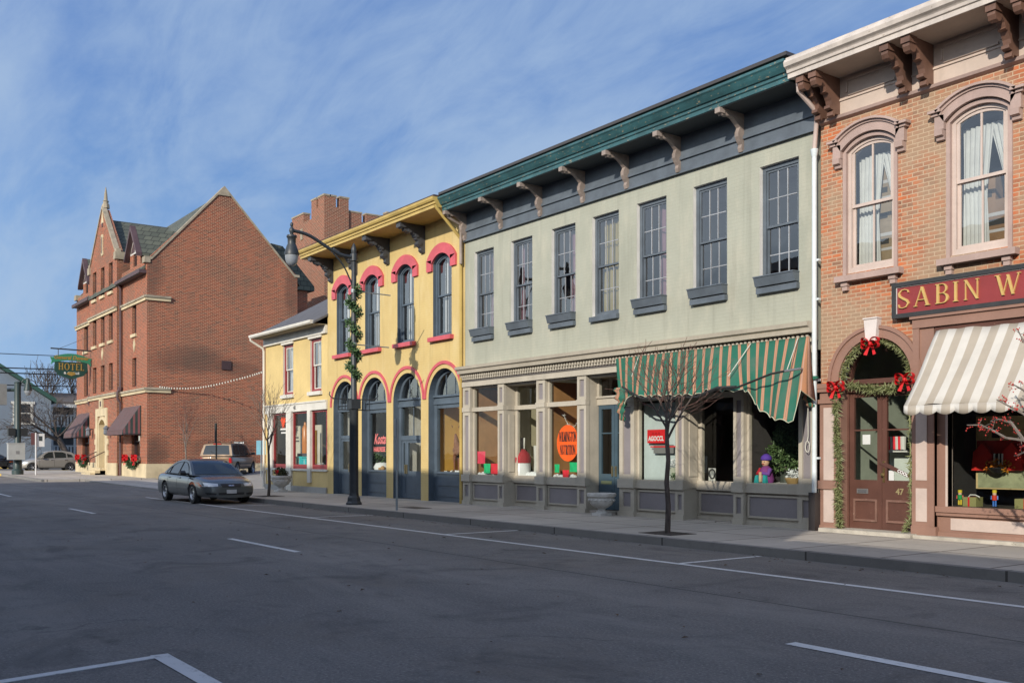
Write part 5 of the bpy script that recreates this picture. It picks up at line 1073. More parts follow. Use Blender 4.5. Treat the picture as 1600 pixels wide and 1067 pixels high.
sign_post(338, -37.44, 13.0, 2.78, 'dark sign seen edge-on on a pole behind the parked grey sedan', plate=(.30, .76, .02), rot=edge_on(-37.44, 13.0) + .02, col=darkplate, pole=darkplate)
for px, py0, py1, X, lab, col, w in ((373, 690, 742, -55.5, 'small white parking sign on a post beside the tan vehicle', white_plate, .55), (408, 688, 738, -50.0, 'small blue and white sign on a grey post by the white corner downpipe', plain('blue_sign_plate', (.16, .38, .48), .45), .5)):
    y_ = gy(px, X); zt = gzx(px, py0, X); t = sign_post(px, X, y_, zt, lab, plate=(w, .75, .015), rot=math.radians(60), col=col, zb=gz(X) + .05)
    mb = MB(); u = Vector((math.cos(R(60)), math.sin(R(60)), 0)); n = Vector((u.y, -u.x, 0)); c = Vector((X, y_, zt - .28)) + n * .0
    mb.add([c + u * a * w * .32 + n * .005 * 0 + Vector((0, 0, b_)) - n * -.0 for a, b_ in ((-1, -.05), (1, -.05), (1, .05), (-1, .05))], [(0, 1, 2, 3)], darkplate) if False else None

def corner_signal():
    x, y = -68.5, 11.15; z0 = gz(x) + .13; G = paint('signal_green_paint', (.028, .05, .05), .45, .1)
    t = thing('traffic_signal', 'dark green traffic signal pole with grey control cabinet at the far left street corner', 'traffic signal', (x, y, z0))
    zt = fz(25, 597, y); mb = MB(); mb.lathe([(.34, 0), (.34, .25), (.25, .35), (.24, 1.0), (.20, 1.05), (.19, zt - z0 - .1), (.22, zt - z0 - .08), (.18, zt - z0)], (x, y, z0), G, 14); mb.build('pole', t, smooth=40)
    za = fz(10, 614, y); mb = MB(); mb.tube([(x, y, za), (x - 3, y - 1.2, za + .1), (x - 6.5, y - 3.0, za + .25)], [.12, .1, .08], G, 8); mb.build('mast_arm', t)
    mb = MB(); xx, yy = x - .55, y - .80; mb.box(xx - .2, xx + .2, yy - .25, yy + .25, za - .95, za + .35, plain('signal_head_grey', (.2, .2, .19), .5)); h = mb.build('signal_head', t)
    mb = MB(); zz = fz(30, 675, y)
    for s in (-.36, .34): mb.box(x - .2, x + .25, y + s - .2, y + s + .2, zz - .24, zz + .24, plain('signal_black', (.018, .02, .02), .5)); 
    mb.box(x - .04, x + .04, y - .4, y + .4, zz - .04, zz + .04, G); mb.build('pedestrian_signal', t)
    mb = MB(); zl = fz(38, 592, y); xl, yl = x + .2, y + .55; mb.tube([(x, y, zt - .5), (x + .1, y + .3, zt + .1), (xl, yl, zt + .25), (xl, yl, zl)], .04, G, 6); mb.lathe([(.05, .55), (.12, .45), (.10, .3), (.18, .12), (.24, -.15), (.26, -.22)], (xl, yl, zl - .35), G, 12); l = mb.build('lantern', t, smooth=50)
    mb = MB(); mb.lathe([(.22, 0), (.2, -.15), (.1, -.3), (.001, -.34)], (xl, yl, zl - .57), FROST, 12); mb.build('globe', l)
    xc, yc = x + .35, y - .35 + .2; mb = MB(); z1, z2 = fz(28, 718, y), fz(28, 693, y); rot = .6; cab = plain('cabinet_grey', (.36, .37, .36), .5); mb.box(xc - .28, xc + .28, yc - .47, yc + .47, z1, z2, cab); mb.box(xc - .3, xc + .3, yc - .5, yc + .5, z2, z2 + .04, cab)
    mb.box(xc + .281, xc + .29, yc - .05, yc + .15, z1 + .35, z1 + .55, plain('cabinet_latch', (.2, .2, .2), .4)); mb.build('control_cabinet', t)
    X = -66.5; y2 = gy(56, X); z0 = gz(X) + .13; zt = gzx(56, 676, X); sgn = thing('sign_post', 'white post with a small arrow sign near the signal pole', 'sign', (X, y2, z0)); mb = MB(); mb.tube([(X, y2, z0), (X, y2, zt)], .045, plain('pale_post', (.6, .6, .6), .5), 8); mb.build('post', sgn)
    mb = MB(); mb.box(X - .10, X - .07, y2 - .26, y2 + .02, zt - .75, zt, plain('red_brown_plate', (.12, .05, .05), .5)); mb.build('plate', sgn); mb = MB(); mb.box(X - .06, X - .05, y2 + .05, y2 + .5, zt - .85, zt - .05, white_plate); mb.box(X - .05, X - .045, y2 + .18, y2 + .38, zt - .5, zt - .2, darkplate); mb.build('plate', sgn)
corner_signal()
def wires():
    m = plain('cable_black', (.015, .015, .016), .5)
    for k, (py, r, lab) in enumerate(((550, .035, 'topmost thin overhead cable crossing the sky left of the hotel'), (572, .055, 'thick overhead cable second from the top left of the hotel'), (580, .06, 'thick overhead cable third from the top left of the hotel'), (599, .05, 'lowest overhead cable left of the hotel, just above the lamp globe'))):
        X = -92.0 - k; y0 = gy(-400, X); y1 = gy(230, X); pa = py - 4; mb = MB(); pts = []
        for i in range(25):
            f = i / 24; yy = y0 + (y1 - y0) * f; zz = gzx(0, py, X) + (yy - gy(0, X)) * .002; pts.append((X, yy, zz + .25 * ((2 * f - 1) ** 2 - .5)))
        mb.tube(pts, r, m, 6); tag(mb.build('overhead_cable'), lab, 'cable', 'overhead cables by the hotel')
wires()

# ------------------------------------------------------------------ signs
def hotel_sign():
    X = -69.4; y1 = gy(146, X); y0 = gy(82, X); yc = gy(111, X); zt = gzx(111, 554, X); zb = gzx(113, 592, X); H = zt - zb
    gr = plain('sign_bottle_green', (.012, .055, .045), .4); lt = plain('sign_bright_green', (.03, .20, .115), .4); gold = plain('sign_gold_paint', (.36, .24, .06), .4, .3); wht = plain('sign_white_paint', (.6, .62, .6), .5)
    t = thing('hanging_sign', 'green shield-shaped hotel sign with gold lettering hanging from an iron bracket', 'sign', (X, yc, zb)); zm = gzx(111, 568, X)
    W = (y1 - y0) / 2
    def sy(f): return yc + f * W
    body = [(sy(-.78), zm + .10), (sy(-.82), zm - H * .28), (sy(-.6), zm - H * .50), (sy(-.2), zm - H * .60), (sy(0), zb), (sy(.2), zm - H * .60), (sy(.6), zm - H * .50), (sy(.82), zm - H * .28), (sy(.78), zm + .10)]
    mb = MB(); mb.prism(body, 'x', X - .06, X + .06, gr); mb.build('shield', t)
    rib = [(sy(-.98), zm - .12), (sy(-.93), zm + .15), (sy(-1.0), zm + .38), (sy(-.84), zm + .36)] + [(sy(-.84 + 1.68 * i / 10), zm + .42 + .22 * math.sin(math.pi * i / 10)) for i in range(11)] + [(sy(.84), zm + .36), (sy(1.0), zm + .38), (sy(.93), zm + .15), (sy(.98), zm - .12)] + [(sy(.86 - 1.72 * i / 10), zm + .02 + .18 * math.sin(math.pi * i / 10)) for i in range(11)]
    mb = MB(); mb.prism(rib, 'x', X - .09, X + .09, lt); r_ = mb.build('ribbon', t)
    v, f = text_mesh('General Denver', .34, gold, facing((X + .092, yc, zm + .36), (1, 0, 0)), .01, shear=.2, sx=.95, bold=.012); mb = MB(); mb.add(v, f, gold); mb.build('ribbon_lettering', r_)
    M4 = facing((X + .06, yc, zm - H * .30), (1, 0, 0)); mb = MB(); letters(mb, word('HOTEL', 0, .04, .44, 2 * W * .62, .14), M4, gold, .02, T=.17, t=.07); mb.build('lettering', t)
    v, f = text_mesh('& GRILLE', .19, wht, facing((X + .064, yc + .02, zm - H * .40), (1, 0, 0)), .008, bold=.008, sx=1.15, spacing=1.1); mb = MB(); mb.add(v, f, wht); mb.build('lettering', t)
    mb = MB(); mb.prism([(yc - .28, zb + .30), (yc, zb + .18), (yc + .28, zb + .30), (yc + .2, zb + .42), (yc, zb + .46), (yc - .2, zb + .42)], 'x', X + .06, X + .075, gold); mb.build('emblem', t)
    za = gzx(80, 545, X); zw = gzx(148, 549, X); ye = gy(79, X); mb = MB(); mb.tube([(X, ye, (za + zw) / 2 + .05), (X, 15.71, (za + zw) / 2)], .05, IRON, 6)
    for f_ in (-.62, .62): mb.tube([(X, sy(f_), zm + .3), (X, sy(f_), (za + zw) / 2)], .025, IRON, 5)
    mb.tube([(X, ye + .4, (za + zw) / 2), (X, 15.71, (za + zw) / 2 + 1.0)], .012, IRON, 5); mb.build('bracket', t)
hotel_sign()
def sabin_sign():
    y = 15.87; a, c = fx(1394, y), -3.4; z0, z1 = 4.0, 4.66; z1 = fz(1394, 443.6, y); z0 = fz(1394, 498.5, y)
    red = paint('oxide_red_sign_paint', (.26, .040, .042), .5, .06, 2.0); blk = paint('black_sign_frame', (.035, .037, .04), .55, .15, 3.0); gold = plain('gilded_letter', (.80, .55, .20), .28, .35); grey = plain('pale_sign_line', (.5, .47, .46), .6)
    t = thing('shop_sign', 'long oxblood red fascia sign with raised gilt capitals in a black frame', 'sign', ((a + c) / 2, y, z0))
    mb = MB(); mb.box(a + .05, c - .05, y + .02, y + .10, z0 + .05, z1 - .05, red); mb.build('board', t)
    mb = MB(); w = .075
    for q in ((a, c, z0, z0 + w), (a, c, z1 - w, z1), (a, a + w, z0 + w, z1 - w), (c - w, c, z0 + w, z1 - w)): mb.box(q[0], q[1], y - .02, y + .12, q[2], q[3], blk)
    for q in ((a + w, c - w, z1 - w - .015, z1 - w), (a + w, a + w + .015, z0 + w, z1 - w - .015)): mb.box(q[0], q[1], y + .005, y + .03, q[2], q[3], grey)
    mb.build('frame', t)
    yl = y - .005; it = []
    for ch, l, r in (('S', 1403, 1420.5), ('A', 1427.5, 1453), ('B', 1461.5, 1482.5), ('I', 1488.5, 1497.5), ('N', 1506, 1529.5), ('W', 1554.5, 1595)): it.append((ch, fx(l, yl), fx(r, yl), z0 + .165, z0 + .165 + .335))
    mb = MB(); letters(mb, it, facing((0, y + .02, 0), (0, -1, 0)), gold, .03, T=.11, t=.038); mb.build('lettering', t)
sabin_sign()
def window_signs():
    org = plain('bright_orange_board', (.80, .105, .008), .55); blk = plain('sign_black_ink', (.02, .018, .018), .6)
    y = 16.09 - .045; xc, zc = fx(886.5, y), fz(886.5, 692, y); rx = (fx(903, y) - fx(869, y)) / 2; rz = (fz(886, 663, y) - fz(886, 720, y)) / 2
    y = 16.055
    t = thing('window_sign', 'oval orange shop sign with black lettering in the third grey bay window', 'sign', (xc, y, zc - rz)); mb = MB()
    mb.prism([(xc + rx * math.cos(2 * math.pi * i / 40), zc + rz * math.sin(2 * math.pi * i / 40)) for i in range(40)], 'y', y - .0, y + .012, org); mb.build('board', t)
    for wd, dz in (('WILMINGTON', .04), ('NUTRITION', -.30)):
        mb = MB(); letters(mb, word(wd, 0, 0, .25, rx * (1.60 if dz > 0 else 1.42), .05), facing((xc, y, zc + dz), (0, -1, 0)), blk, .004, T=.19, t=.06, s=.06); mb.build('lettering', t)
    # pink script on the second arch window
    y = 16.275; pk = plain('pink_lettering', (.72, .20, .19), .5); zc = fz(590, 690, y); xk = fx(583, y); t = thing('window_lettering', 'pink hairdresser lettering on the glass of the second arch', 'sign', (fx(590, y), y, zc - .4))
    v, f = text_mesh('Kosta', .50, pk, facing((fx(593.5, y), y, zc + .08), (0, -1, 0)), .004, shear=.35, sx=.70, bold=.008); mb = MB(); mb.add(v, f, pk); mb.build('lettering', t)
    v, f = text_mesh('HAIRDRESSE', .23, pk, facing((fx(593, y), y, zc - .27), (0, -1, 0)), .004, sx=.66, bold=.004); mb = MB(); mb.add(v, f, pk); mb.build('lettering', t)
    # red sign in the fifth bay
    y = 16.10; red = plain('red_sign_sheet', (.72, .02, .025), .5); wht = plain('white_ink', (.75, .75, .75), .6); a, c = fx(1011.5, y), fx(1039, y); z1, z0 = fz(1025, 671, y), fz(1025, 692, y)
    t = thing('window_sign', 'red square office sign over grey lettering in the fifth grey bay window', 'sign', ((a + c) / 2, y, z0)); mb = MB(); mb.box(a, c, y, y + .008, z0, z1, red); mb.build('board', t)
    v, f = text_mesh('AGOCCL', .15, wht, facing(((a + c) / 2, y - .002, z0 + .10), (0, -1, 0)), .003, bold=.006, sx=.8); mb = MB(); mb.add(v, f, wht); mb.build('lettering', t)
    mb = MB(); xm = (a + c) / 2
    for q in (-.1, 0, .1): mb.prism([(xm + q - .05, z0 + .2), (xm + q + .05, z0 + .2), (xm + q, z1 - .05)], 'y', y - .003, y - .001, plain('darker_red_ink', (.45, .012, .015), .5))
    mb.build('emblem', t)
    mb = MB(); mb.box(a + .2, a + .85, y + .005, y + .01, z0 - .24, z0 - .04, plain('grey_sheet', (.2, .2, .2), .6)); mb.box(a + .1, a + .98, y - .0, y + .004, z0 - .10, z0 - .07, red); mb.build('notice', t)
    # door notices, sale strap
    y = 16.235; t = tag(MB().box(fx(1348, y), fx(1360, y), y - .004, y, fz(1354, 694, y), fz(1354, 679, y), white_plate).build('notice'), 'white opening-hours notice on the left brown door leaf', 'notice')
    t = MB(); cyan = plain('cyan_sticker', (.1, .42, .46), .5); t.box(fx(1389, y), fx(1397, y), y - .004, y, fz(1392, 757, y), fz(1392, 735, y), white_plate); t.box(fx(1389.5, y), fx(1398.5, y), y - .008, y - .004, fz(1393, 757, y), fz(1393, 751.5, y), cyan); tag(t.build('sticker'), 'white and cyan stickers on the right brown door leaf', 'sticker')
    m4 = Matrix.Translation((fx(1402, y), y - .02, fz(1402, 734, y))) @ Matrix.Rotation(R(-3), 4, 'Y') @ facing((0, 0, 0), (0, -1, 0)) @ Matrix.Rotation(R(-26), 4, 'Z')
    t = thing('door_strap', 'dark diagonal push bar with white letters across the right brown door leaf', 'door bar', (fx(1402, y), y - .02, fz(1402, 734, y))); mb = MB(); L = .37
    mb.add([m4 @ Vector(p) for p in ((-L, -.035, 0), (L, -.035, 0), (L, .035, 0), (-L, .035, 0), (-L, -.035, .012), (L, -.035, .012), (L, .035, .012), (-L, .035, .012))], [(0, 3, 2, 1), (4, 5, 6, 7), (0, 1, 5, 4), (1, 2, 6, 5), (2, 3, 7, 6), (3, 0, 4, 7)], plain('brown_strap', (.10, .045, .035), .5)); mb.build('strap', t)
    v, f = text_mesh('COOL A', .08, wht, m4 @ Matrix.Translation((.18, 0, .014)), .001, bold=.004); mb = MB(); mb.add(v, f, wht); mb.build('lettering', t)
window_signs()

# ------------------------------------------------------------------ awnings
def green_awning():
    g1 = (.012, .115, .075); o = (.36, .165, .08); p = (.44, .25, .18)
    cl = stripes('green_orange_awning_cloth', [(.54, g1), (.07, o), (.05, p), (.05, o), (.03, p), (.05, p), (.05, o), (.05, p), (.11, o)], .268, 'x', .85, .1, noise=.12)
    # the running coordinate must follow the cloth, so stripes use a UV-free generated x held in the mesh attribute
    t = NT('awning_cloth'); at = t.n('ShaderNodeAttribute', _attribute_name='weave'); s = t.n('ShaderNodeSeparateXYZ'); t.link(at.outputs['Vector'], s.inputs[0]); u = t.math('FRACT', t.math('ADD', t.math('MULTIPLY', s.outputs['X'], 1 / .245), 100.2)); cr = t.n('ShaderNodeValToRGB'); cr.color_ramp.interpolation = 'CONSTANT'; e = cr.color_ramp.elements; e[0].color = (*g1, 1); e.remove(e[1]); 
    for pos_, c in ((.60, o), (.66, p), (.72, o), (.77, (.2, .10, .055)), (.79, p), (.85, o), (.92, g1)): x = e.new(pos_); x.color = (*c, 1)
    t.link(u, cr.inputs[0]); n1 = t.noise(t.pos(), 2.5, 5); t.link(t.mix(t.ramp(n1, .45, .75, 0, .35), cr.outputs[0], (.14, .13, .11)), t.b.inputs['Base Color']); t.b.inputs['Roughness'].default_value = .85; t.bump(t.noise(t.pos(), 5, 4), .25, .03); AW = t.mat
    pipe = plain('awning_pipe', (.34, .36, .38), .35, .8); cord = plain('pale_cord', (.55, .54, .48), .7); blk = plain('awning_black_bar', (.02, .02, .02), .6); trimm = plain('awning_edge_braid', (.45, .48, .36), .8)
    xa, xb = fx(969, 15.93), fx(1271, 15.93); zt = 3.86; yt = 15.80
    b = thing('awning', 'sagging torn green and orange striped awning hanging over the grey shopfront', 'awning', ((xa + xb) / 2, 15.5, 2.2))
    # lower edge read from the photograph: (px, py, distance of that edge)
    E_ = [(967, 628, 15.55), (975, 634, 15.5), (985, 618, 15.42), (1003, 621, 15.38), (1030, 620, 15.3), (1060, 619, 15.24), (1090, 618, 15.22), (1110, 611, 15.22), (1130, 613, 15.2), (1160, 612, 15.2), (1170, 614, 15.16), (1176, 632, 15.14), (1190, 644, 15.13), (1204, 654, 15.12), (1220, 658, 15.12), (1240, 662, 15.14), (1246, 640, 15.2), (1254, 606, 15.35), (1262, 596, 15.5), (1272, 612, 15.68), (1275, 630, 15.76)]
    low = [(fx(p_, y_), y_, fz(p_, q_, y_)) for p_, q_, y_ in E_]
    N = 150; M = 18; rows = []; attr = []
    def edge(f):
        k = f * (len(low) - 1); i = min(int(k), len(low) - 2); return Vector(low[i]).lerp(Vector(low[i + 1]), k - i)
    # distribute by horizontal share of the lower edge so stripes keep their spacing at the top
    tot = [0]
    for i in range(len(low) - 1): tot.append(tot[-1] + max(.02, abs(low[i + 1][0] - low[i][0]) + .25 * abs(low[i + 1][2] - low[i][2])) * (.22 if E_[i][0] >= 1240 else 1.25 if E_[i][0] >= 1170 else 1))
    def edge_s(f):
        d = f * tot[-1]
        for i in range(len(low) - 1):
            if d <= tot[i + 1] + 1e-9: return Vector(low[i]).lerp(Vector(low[i + 1]), (d - tot[i]) / (tot[i + 1] - tot[i]))
        return Vector(low[-1])
    rr = random.Random(11)
    for r in range(M + 1):
        v = r / M; row = []
        for i in range(N + 1):
            f = i / N; top = Vector((xa + (xb - xa) * f, yt, zt)); bo = edge_s(f); q = top.lerp(bo, v)
            slack = math.sin(math.pi * min(1, v * .9)) ; fold = .045 * math.sin(f * 58 + 2.2 * math.sin(f * 9)) * v ** 1.2 + .05 * math.sin(f * 17 + 1) * v
            sc = .05 * abs(math.sin(f * N * .21 * math.pi / 1.6)) * (1 if v > .99 else 0)
            row.append((q.x, q.y + fold - .02 * slack, q.z + sc)); attr.append((f * (xb - xa), v, 0))
        rows.append(row)
    mb = MB(); mb.grid(rows, AW); o_ = mb.build('canopy', b, smooth=180); a_ = o_.data.attributes.new('weave', 'FLOAT_VECTOR', 'POINT'); a_.data.foreach_set('vector', [c for q in attr for c in q])
    so = o_.modifiers.new('cloth_thickness', 'SOLIDIFY'); so.thickness = .006
    mb = MB(); mb.tube([(p_[0], p_[1] - .012, p_[2]) for p_ in rows[-1]], .009, trimm, 5); mb.build('edge_braid', b)
    # front bar sagging across, its end arm and brackets
    bar = [(fx(p_, y_), y_, fz(p_, q_, y_)) for p_, q_, y_ in ((972, 604, 15.35), (985, 612, 15.32), (1002, 622, 15.26), (1028, 623, 15.2), (1060, 621, 15.14), (1090, 620, 15.10), (1122, 608, 15.08), (1150, 606, 15.07), (1180, 594, 15.05), (1205, 584, 15.05), (1225, 580, 15.08))]
    mb = MB(); mb.tube(bar, .022, blk, 6); mb.tube([(p_[0], p_[1], p_[2] + .02) for p_ in bar[5:8]], [.02, .045, .03], blk, 6); mb.build('front_bar', b)
    arm = [(fx(1225, 15.08), 15.08, fz(1225, 580, 15.08)), (fx(1250, 15.35), 15.35, fz(1250, 576, 15.35)), (-12.22, 15.86, 3.22), (-12.22, 15.86, 3.08)]
    mb = MB(); mb.tube(arm, .024, pipe, 8); mb.box(-12.28, -12.16, 15.84, 15.94, 3.05, 3.28, pipe); mb.build('arm', b)
    mb = MB()
    for p0, q0, p1, q1 in ((1173, 537, 1138, 588), (1247, 528, 1229, 580), (998, 556, 987, 588)):
        mb.tube([(fx(p0, 15.74), 15.74, fz(p0, q0, 15.74)), (fx(p1, 15.2), 15.2, fz(p1, q1, 15.2))], .010, cord, 5)
    mb.build('cord', b)
    # gathered ends of cloth hanging at both corners
    for pts, lab in ((((968, 606, 15.66), (972, 625, 15.6), (970, 640, 15.6), (973, 657, 15.62)), 'l'), (((1262, 588, 15.78), (1257, 604, 15.76), (1261, 620, 15.76), (1268, 636, 15.80)), 'r')):
        P = [(fx(p_, y_), y_, fz(p_, q_, y_)) for p_, q_, y_ in pts]; mb = MB(); rows = []; at_ = []
        for k in range(16):
            f = k / 15 * (len(P) - 1); i = min(int(f), len(P) - 2); c = Vector(P[i]).lerp(Vector(P[i + 1]), f - i); rad = (.16 - .10 * k / 15) * (1 + .35 * math.sin(k * 1.9))
            row = []
            for j in range(15):
                a = 2 * math.pi * j / 14; w_ = 1 + .4 * math.sin(3 * a + k * .8); row.append((c.x + rad * w_ * math.cos(a), c.y + .55 * rad * w_ * math.sin(a), c.z)); at_.append((j * .055 + k * .03, k, 0))
            rows.append(row)
        mb.grid(rows, AW); o_ = mb.build('loose_cloth', b, smooth=180); a_ = o_.data.attributes.new('weave', 'FLOAT_VECTOR', 'POINT'); a_.data.foreach_set('vector', [c for q in at_ for c in q])
    mb = MB(); xx = -12.22; pts = [(xx, 15.86, 3.05), (xx + .01, 15.86, 1.95)] + [(xx + .05 * math.sin(a), 15.85, 1.85 - .12 * (1 - math.cos(a)) * .9) for a in [i * 2 * math.pi / 14 for i in range(15)]]; mb.tube(pts, .010, cord, 5); mb.build('pull_rope', b)
green_awning()
def beige_awning():
    st = stripes('beige_awning_cloth', [(.5, (.57, .55, .51)), (.5, (.39, .345, .285))], .300, 'x', .85, .25, noise=.05)
    xa, xb = -9.60, -3.6; yt, zt, yf, zf, zv = 15.945, 3.72, 14.98, 2.40, 2.235; b = thing('awning', 'cream and beige striped awning with scalloped valance over the brick shop window', 'awning', ((xa + xb) / 2, 15.5, zv))
    N = 80; mb = MB(); mb.grid([[(xa + (xb - xa) * i / N, yt + (yf - yt) * k / 8, zt + (zf - zt) * k / 8 - .03 * math.sin(math.pi * k / 8) + .010 * math.sin(i * .9 + k) + .012 * math.sin(i * .31 + k * .7)) for i in range(N + 1)] for k in range(9)], st); o = mb.build('canopy', b, smooth=180); s = o.modifiers.new('cloth_thickness', 'SOLIDIFY'); s.thickness = .005
    mb = MB(); n = int((xb - xa) / .15); top = []; bot = []; M = n * 8
    for i in range(M + 1):
        x = xa + (xb - xa) * i / M; ph = (x - xa) / .30; top.append((x, yf, zf)); bot.append((x, yf - .015 + .012 * math.sin(x * 5), zv + .055 * (1 - abs(math.sin(math.pi * ph)) ** .8) - .0))
    mb.grid([top, bot], st); o = mb.build('valance', b, smooth=180); s = o.modifiers.new('cloth_thickness', 'SOLIDIFY'); s.thickness = .005
    mb = MB(); mb.add([(xa, yt, zt), (xa, yf, zf), (xa, yf, zf - .15), (xa, yt, zf - .02)], [(0, 1, 2, 3)], st) if False else mb.tube([(xa + .03, yt, 2.45), (xa + .03, yf + .02, zf - .01)], .012, GALV, 6); mb.tube([(xa + .02, yf + .02, zf - .01), (xb, yf + .02, zf - .01)], .012, GALV, 6); mb.build('frame', b)
beige_awning()
def hotel_awnings():
    t = NT('hotel_awning_cloth'); v = t.pos(); s = t.n('ShaderNodeSeparateXYZ'); t.link(v, s.inputs[0]); g = t.N.new('ShaderNodeNewGeometry'); q = t.n('ShaderNodeSeparateXYZ'); t.link(g.outputs['True Normal'], q.inputs[0])
    k = t.math('GREATER_THAN', t.math('ABSOLUTE', q.outputs['X']), .6); uu = t.math('ADD', t.math('MULTIPLY', s.outputs['Y'], k), t.math('MULTIPLY', s.outputs['X'], t.math('SUBTRACT', 1.0, k)))
    f = t.math('FRACT', t.math('MULTIPLY_ADD', uu, 1 / .27, 50.0)); c = t.mix(t.math('GREATER_THAN', f, .55), (.022, .045, .042), (.20, .075, .08)); c = t.mix(t.ramp(t.noise(v, 2, 4), .4, .7, 0, .3), c, (.12, .10, .11)); t.link(c, t.b.inputs['Base Color']); t.b.inputs['Roughness'].default_value = .85
    for x0, x1, lab in ((-62.35, -58.7, 'purple and green striped wedge awning right of the hotel door'), (-74.25, -70.28, 'purple and green striped wedge awning left of the hotel door, nearer the wires')):
        yf, zt, zf, zv = 15.0, 4.38, 2.95, 2.70; y0 = 15.70 + .28; b = thing('awning', lab, 'awning', ((x0 + x1) / 2, 15, zv), 'hotel awnings'); mb = MB()
        mb.quad((x0, y0, zt), (x1, y0, zt), (x1, yf, zf), (x0, yf, zf), t.mat); mb.quad((x0, yf, zf), (x1, yf, zf), (x1, yf - .03, zv), (x0, yf - .03, zv), t.mat)
        for x in (x0, x1): mb.add([(x, y0, zt), (x, yf, zf), (x, yf - .03, zv), (x, y0, zv)], [(0, 1, 2, 3)], t.mat)
        o = mb.build('canopy', b); so = o.modifiers.new('cloth_thickness', 'SOLIDIFY'); so.thickness = .02
        mb = MB(); mb.tube([(x0, y0, zv + .05), (x0, yf, zv + .05), (x1, yf, zv + .05), (x1, y0, zv + .05)], .03, IRON, 6); mb.build('frame', b)
hotel_awnings()

# ------------------------------------------------------------------ greenery swags and bows
def bow(mb, c, s, m, n=Vector((0, -1, 0))):
    c = Vector(c); u = Vector((1, 0, 0)) if abs(n.y) > .5 else Vector((0, 1, 0)); z = Vector((0, 0, 1))
    for sg in (-1, 1):
        for tilt in (.35, -.25):
            ring = [c + u * (sg * s * (.5 - .5 * math.cos(a)) ) + z * (s * .42 * math.sin(a) + sg * 0 + s * tilt * (.5 - .5 * math.cos(a))) + n * (s * .18 * math.sin(a) ** 2) for a in [i * 2 * math.pi / 12 for i in range(12)]]
            for i in range(12):
                a, b_ = ring[i], ring[(i + 1) % 12]; mb.add([a + n * s * .34, b_ + n * s * .34, b_ - n * s * .16, a - n * s * .16], [(0, 1, 2, 3)], m)
        mb.add([c, c + u * sg * s * .18, c + u * sg * s * .75 - z * s * 1.15 + n * s * .2, c + u * sg * s * .35 - z * s * 1.25 + n * s * .15], [(0, 1, 2, 3)], m)
    mb.lathe([(.001, -.2 * s), (.2 * s, -.12 * s), (.2 * s, .12 * s), (.001, .2 * s)], c + n * s * .1, m, 8)
def door_garland():
    rr = random.Random(5); cd, r, zs = -10.84, .70, 2.97; y = 15.98
    t = thing('door_garland', 'pine garland with three red bows framing the arched brown doorway', 'garland', (cd, y, .15))
    def seg(name, pts, n, sp, sz): mb = MB(); foliage(mb, pts, int(n * 2.3), sp * .8, sz * 1.05, PINE, rr, .11); mb.tube(pts, .012, PINE, 4); mb.build(name, t, recalc=False)
    seg('arch_garland', [(cd - r * math.cos(a), y + .05, zs + .02 + (r - .02) * math.sin(a)) for a in [math.pi * i / 24 for i in range(25)]], 430, .06, .10)
    seg('lintel_garland', [(cd - .62, 16.08, 2.90), (cd - .3, 16.06, 2.84), (cd - .1, 16.05, 2.78), (cd + .15, 16.05, 2.80), (cd + .35, 16.06, 2.76), (cd + .6, 16.08, 2.94)], 300, .07, .10)
    seg('side_garland', [(cd - .74, 15.93, 2.8), (cd - .78, 15.92, 2.4), (cd - .76, 15.92, 1.9), (cd - .72, 15.92, 1.4), (cd - .74, 15.92, .9), (cd - .72, 15.92, .5), (cd - .66, 15.88, .22)], 620, .05, .10)
    seg('side_garland', [(cd + .72, 15.95, 2.7), (cd + .74, 15.96, 1.6), (cd + .72, 15.98, 1.0), (cd + .73, 15.98, .5), (cd + .66, 15.9, .22)], 200, .04, .08)
    for c in ((cd - .02, 15.90, 3.62), (cd - .72, 15.84, 2.86), (cd + .70, 15.86, 2.92)): mb = MB(); bow(mb, c, .175, REDBOW); mb.build('bow', t, recalc=False)
door_garland()
def hotel_swags():
    rr = random.Random(9)
    for x, lab in ((-59.9, 'green evergreen swag with two red bows under the hotel window nearest the corner'), (-72.2, 'green evergreen swag with two red bows under the left hotel ground-floor window')):
        y = 15.8; t = thing('window_swag', lab, 'swag', (x, y, .9), 'hotel window swags'); mb = MB(); pts = [(x - 1.0 + 2.0 * i / 12, y, 1.28 - .38 * math.sin(math.pi * i / 12)) for i in range(13)]
        foliage(mb, pts, 600, .2, .14, leafmat('swag_green', (.02, .05, .02), (.05, .10, .035)) if 'swag_green' not in MATS else MATS['swag_green'], rr); mb.build('evergreen', t, recalc=False)
        for dx in (-1.0, .95): mb = MB(); bow(mb, (x + dx, y - .1, 1.35), .34, REDBOW); mb.build('bow', t, recalc=False)
hotel_swags()
